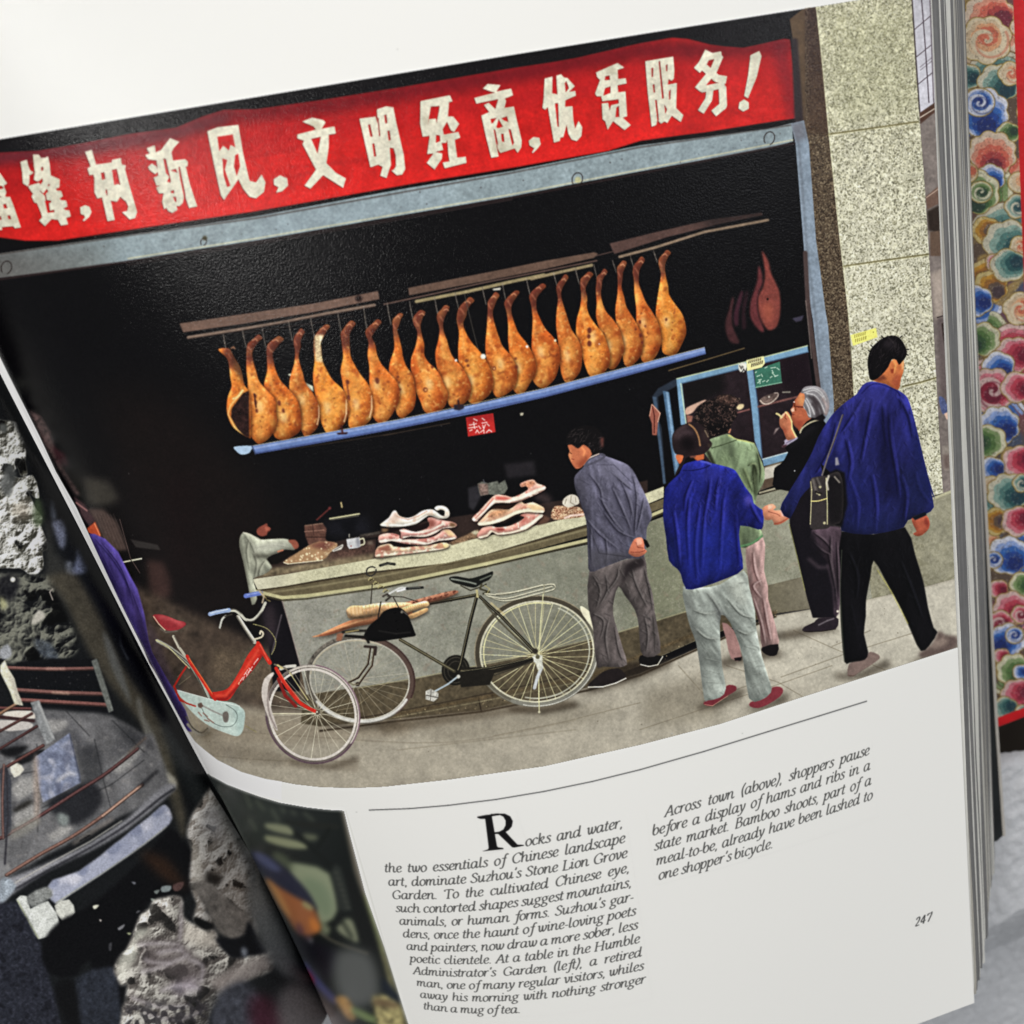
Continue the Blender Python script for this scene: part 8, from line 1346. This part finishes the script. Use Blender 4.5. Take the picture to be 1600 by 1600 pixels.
for nm, lb, out in (('printed_bridge', 'stone footbridge with thin red-brown rails', np.concatenate([S_('-600,860 0,560 130,560 600,520 710,840 900,990 1080,1300 1080,1340'), T_('1060,350 640,660 380,1000 240,1075 100,830 0,850 -400,950')])),
                    ('printed_rock', 'pale crumbly limestone rock', Q_('-300,420 0,440 120,470 190,680 280,960 350,1400 310,1550 130,1540 -300,1600')),
                    ('printed_rock', 'tall hollowed standing stone', T_('1310,130 1420,200 1580,500 1620,900 1540,1060 1400,1010 1320,980 1210,940 1190,740 1170,420 1240,230')),
                    ('printed_rock', 'rough boulder at the foot of the page', T_('850,1000 960,820 1140,820 1210,980 1360,1060 1600,1160 1560,1320 1300,1560 1300,1740 760,1740 800,1340 715,1260')),
                    ('printed_tree_trunk', 'leaning brown trunk beside the gutter', S_('290,0 450,-20 640,280 900,760 1040,980 1160,1500 1140,1650 930,1000 700,700 470,300'))):
    print_patch(nm, out, surf_left, M_left, garden, lb)
def rect(s0, s1, t0, t1): return np.array([[s0, t0], [s1, t0], [s1, t1], [s0, t1]])
hh = .2
print_patch('body_text', None, surf, M_page, book, 'left column of grey italic text', st=rect(S2 - .08, S3 + .12, -2.401 - 12 * LEAD - .16, -2.401 - LEAD + .36))
print_patch('caption_text', None, surf, M_page, book, 'right column of grey italic text', st=rect(S4 - .08, S5 + .12, -2.3934 - 4 * LEAD - .16, -2.3934 + .38))
d0 = np.concatenate(DROP); print_patch('drop_capital', PX('742,1276 806,1266 824,1320 756,1334'), surf, M_page, book, 'large black capital R')
print_patch('rule_line', np.concatenate([RULE - [0, 2], (RULE + [0, 2])[::-1]]), surf, M_page, book, 'thin black rule above the text')
print_patch('page_number', None, surf, M_page, book, 'page number 247', st=rect(npos[0] - .1, npos[0] + .62, npos[1] - .08, npos[1] + .4))

# ---------------------------------------------------------------- the leaves under the open page
EX = [(0, 12.03, 0), (.1, 12.8, -.71), (.36, 14.15, -2.2), (.62, 15.5, -3.85), (.83, 16.62, -5.05), (1, 17.02, -6.2)]
hr = np.random.RandomState(4); NL = 64; u = 0; zs = []
while len(zs) < NL:
    k = hr.randint(2, 6)
    for _ in range(k): u += hr.uniform(.6, 1.0); zs.append(u)
    u += hr.uniform(.6, 3.6)
zs = np.array(zs[:NL]); zs = .012 + zs / zs.max() * .985
tt = np.linspace(TB, TT, 60)
for k, u in enumerate(zs):
    xe = np.interp(u, [e[0] for e in EX], [e[1] for e in EX]); ze = np.interp(u, [e[0] for e in EX], [e[2] for e in EX])
    ph, am = hr.uniform(0, 6), hr.uniform(.0, .035)
    xe_t = xe + am * np.sin(tt * .35 + ph) + hr.uniform(-.035, .035); ze_t = ze + .02 * np.sin(tt * .2 + ph) - .0 * tt
    tb = TB + hr.uniform(-.04, .1); y = tt.copy(); y[0] = tb; cut = hr.uniform(.0, .25); xe_t[0] -= cut * .25; xe_t[1] -= cut * .02
    prof = [(-7.5, .0), (-3, .0), (-.6, .0), (0, 0), (0, -.016), (-.6, -.016), (-7.5, -.016)]
    V = []; 
    for j in range(len(tt)):
        for dx, dz in prof: V.append((xe_t[j] + dx, y[j], ze_t[j] + dz + (.10 * (dx / 7.5) ** 2 if dx < 0 else 0) * 0))
    n, m_ = len(tt), len(prof); F = list(grid_faces(n, m_)) + [list(range(m_ - 1, -1, -1)), [(n - 1) * m_ + i for i in range(m_)]]
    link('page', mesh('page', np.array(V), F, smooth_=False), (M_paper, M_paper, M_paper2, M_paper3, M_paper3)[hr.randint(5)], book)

# back cover board with its pale edge
zc = -6.6; cx = [on_plane(x, y, zc) for x, y in ((1504.8, 0), (1519, 400), (1542.5, 800), (1559, 1130), (1572, 1306))]
def slab(poly, z0, z1, bevel=.0):
    n = len(poly); V = [(x, y, z1) for x, y in poly] + [(x, y, z0) for x, y in poly]
    F = [list(range(n)), list(range(2 * n - 1, n - 1, -1))] + [[i, i + n, (i + 1) % n + n, (i + 1) % n] for i in range(n)]
    V = np.array(V, float); A = sum(V[i][0] * V[(i + 1) % n][1] - V[(i + 1) % n][0] * V[i][1] for i in range(n))
    if A < 0: F = [f[::-1] for f in F]
    return mesh('slab', V, F, smooth_=False)
def soft(o, w, seg=2):
    b = o.modifiers.new('edge', 'BEVEL'); b.width = w * CM; b.segments = seg; b.limit_method = 'ANGLE'; return o
yb = cx[-1][1]
pts = [(cx[0][0] + .0, TT + .6)] + [(c[0], c[1]) for c in cx[:-1]] + [(cx[-1][0] - .03, yb + .02)]
M_cover = mat('cover_inside', (20, 24, 24), rough=.35, spec=.4, bump=.3, bscale=300, bdist=.0003, var=.5, coord='Object')
M_edge = mat('cover_edge', (196, 190, 180), rough=.6, spec=.2, bump=.3, bscale=700, bdist=.0003, var=.08, coord='Object')
inner = [(x - .11, y) for x, y in pts]
soft(link('back_cover', slab(inner + [(inner[-1][0] - .25, yb - .12), (8.5, yb - .12), (8.5, TT + .6)], zc - .28, zc), M_cover, book, label='dark inside of the back cover board'), .03)
link('cover_edge', slab(pts + [(inner[-1][0] + .002, yb + .02)] + [(x + .002, y) for x, y in inner[::-1][1:]], zc - .29, zc + .012), M_edge, book, label='pale worn edge of the cover board')

# ---------------------------------------------------------------- patterned case lying beside and under the book
zp = -7.05
a0, a1, b0, b1 = on_plane(1583, 0, zp), on_plane(1599.5, 430, zp), on_plane(1567, 1118, zp), on_plane(1600, 1105.5, zp)
d1 = (a0 - a1)[:2]; d1 /= np.linalg.norm(d1); d2 = (b1 - b0)[:2]; d2 /= np.linalg.norm(d2)
def meet(p, d, q, e):
    A = np.array([[d[0], -e[0]], [d[1], -e[1]]]); k = np.linalg.solve(A, np.array(q) - np.array(p)); return np.array(p) + k[0] * np.array(d)
O_ = meet(a0[:2], d1, b0[:2], d2)
def cp(u, v): return tuple(O_ + d2 * u + d1 * v)
case = empty('patterned_case', (0, 0, 0), label='flat case with a multicoloured swirling cloud pattern and red border, beside the book', category='case')
M_red = mat('red_cloth', (196, 14, 22), rough=.55, spec=.3, bump=.5, bscale=500, bdist=.0004, var=.12, coord='Object')
soft(link('case_body', slab([cp(1.6, -.46), cp(1.6, 30), cp(-14, 30), cp(-14, -.46)], zp - 2.4, zp - .02), M_red, case, label='red cloth sides and border'), .08, 3)
cs = Sheet(420, 1420, -1380, 100, (100, 90, 80)); paint_clouds(cs)
pu, pv = 200, 400
U, Vv = np.meshgrid(np.linspace(-6, 0, 40), np.linspace(0, 30, 140), indexing='ij')
XY = O_ + U[..., None] * d2 + Vv[..., None] * d1
tw2, th2 = 600, 3000
u2, v2 = np.meshgrid((np.arange(tw2) + .5) / tw2 * 6 - 6, 30 - (np.arange(th2) + .5) / th2 * 30)
P2 = to_print(np.concatenate([O_ + u2[..., None] * d2 + v2[..., None] * d1, np.full(u2.shape + (1,), zp)], -1))
x = np.abs(P2[..., 0] + cs.ox); y = P2[..., 1] + cs.oy; x = np.where(x > cs.W - 3, 2 * (cs.W - 3) - x, x); y = np.abs(y); y = np.where(y > cs.H - 3, 2 * (cs.H - 3) - y, y)
x = np.clip(x, 0, cs.W - 2).astype(int); y = np.clip(y, 0, cs.H - 2).astype(int)
ptex = cs.c[y, x]
M_pat = mat('cloud_pattern', image=image_from(ptex, 'cloud_pattern'), rough=.6, spec=.25, bump=.3, bscale=400, bdist=.0002, detail=3)
link('cloud_pattern_panel', mesh('panel', np.concatenate([XY, np.full(U.shape + (1,), zp + .004)], -1).reshape(-1, 3), grid_faces(40, 140), np.stack([(U + 6) / 6, Vv / 30], -1).reshape(-1, 2)), M_pat, case, label='panel of scalloped clouds in red, blue, green and cream')

# ---------------------------------------------------------------- towel and table top
zt = -9.55
ed = [on_plane(x, y, zt)[:2] for x, y in ((1540, 1190), (1563, 1222), (1572, 1240), (1584, 1254), (1600, 1266), (1625, 1276))]
ed = smooth([np.array([-30, ed[0][1] + 6])] + ed + [np.array([40, ed[-1][1] - 2.5])], 6, False)
gx = np.arange(-20, 40, .1); gy = np.arange(-40, -4, .1)
X, Y = np.meshgrid(gx, gy, indexing='ij'); top = np.interp(X, ed[:, 0], ed[:, 1])
k = np.clip((top - Y) / .5, 0, 1); c45, s45 = math.cos(.5), math.sin(.5)
A1, A2 = (X * c45 - Y * s45) / .33, (X * s45 + Y * c45) / .33
tr_ = np.random.RandomState(9); jit = fbm_field(X.shape[0], X.shape[1], 9, 3) * .9; jit2 = fbm_field(X.shape[0], X.shape[1], 9, 4) * .9
relief = np.clip(fbm_field(X.shape[0], X.shape[1], 3.6, 11) * .9 + .5 + .25 * np.sin(A1 * math.pi + jit * 5) * np.sin(A2 * math.pi + jit2 * 5), 0, 1.1)
folds = fbm_field(X.shape[0], X.shape[1], 60, 5) * .14
Zt = zt + relief * .11 + folds - (1 - np.sqrt(k * (2 - k))) * .55 + fbm_field(X.shape[0], X.shape[1], 2.2, 6) * .012
Yc = np.where(Y > top, top, Y); 
M_tow = mat('towel', (216, 217, 219), rough=.9, spec=.1, bump=1.0, bscale=900, bdist=.0006, var=.05, coord='Object')
keep = (Y <= top + .12)
idx = -np.ones(X.size, int); idx[keep.ravel()] = np.arange(keep.sum()); dr = np.maximum(0, -19.6 + .08 * (X - 16) + folds * 5 - Y); Zt = Zt - np.minimum((np.sqrt(dr * dr + .25) - .5) * .84, 9.0)  # downward slope added to the towel so its lower end falls into shade
V = np.stack([X, Yc, Zt], -1).reshape(-1, 3)[keep.ravel()]
F = grid_faces(*X.shape); F = idx[F]; F = F[(F >= 0).all(1)]
towel = link('towel', mesh('towel', V, F), M_tow, None, label='white waffle-textured towel under the lower end of the book', category='towel')
M_tab = mat('dark_wood', (52, 44, 36), rough=.5, spec=.3, bump=.3, bscale=60, bdist=.0006, var=.25, coord='Object')
table = link('tabletop', mesh('tabletop', [(-90, -90, -21), (90, -90, -21), (90, 90, -21), (-90, 90, -21)], [(0, 1, 2, 3)], smooth_=False), M_tab, None, kind='structure')
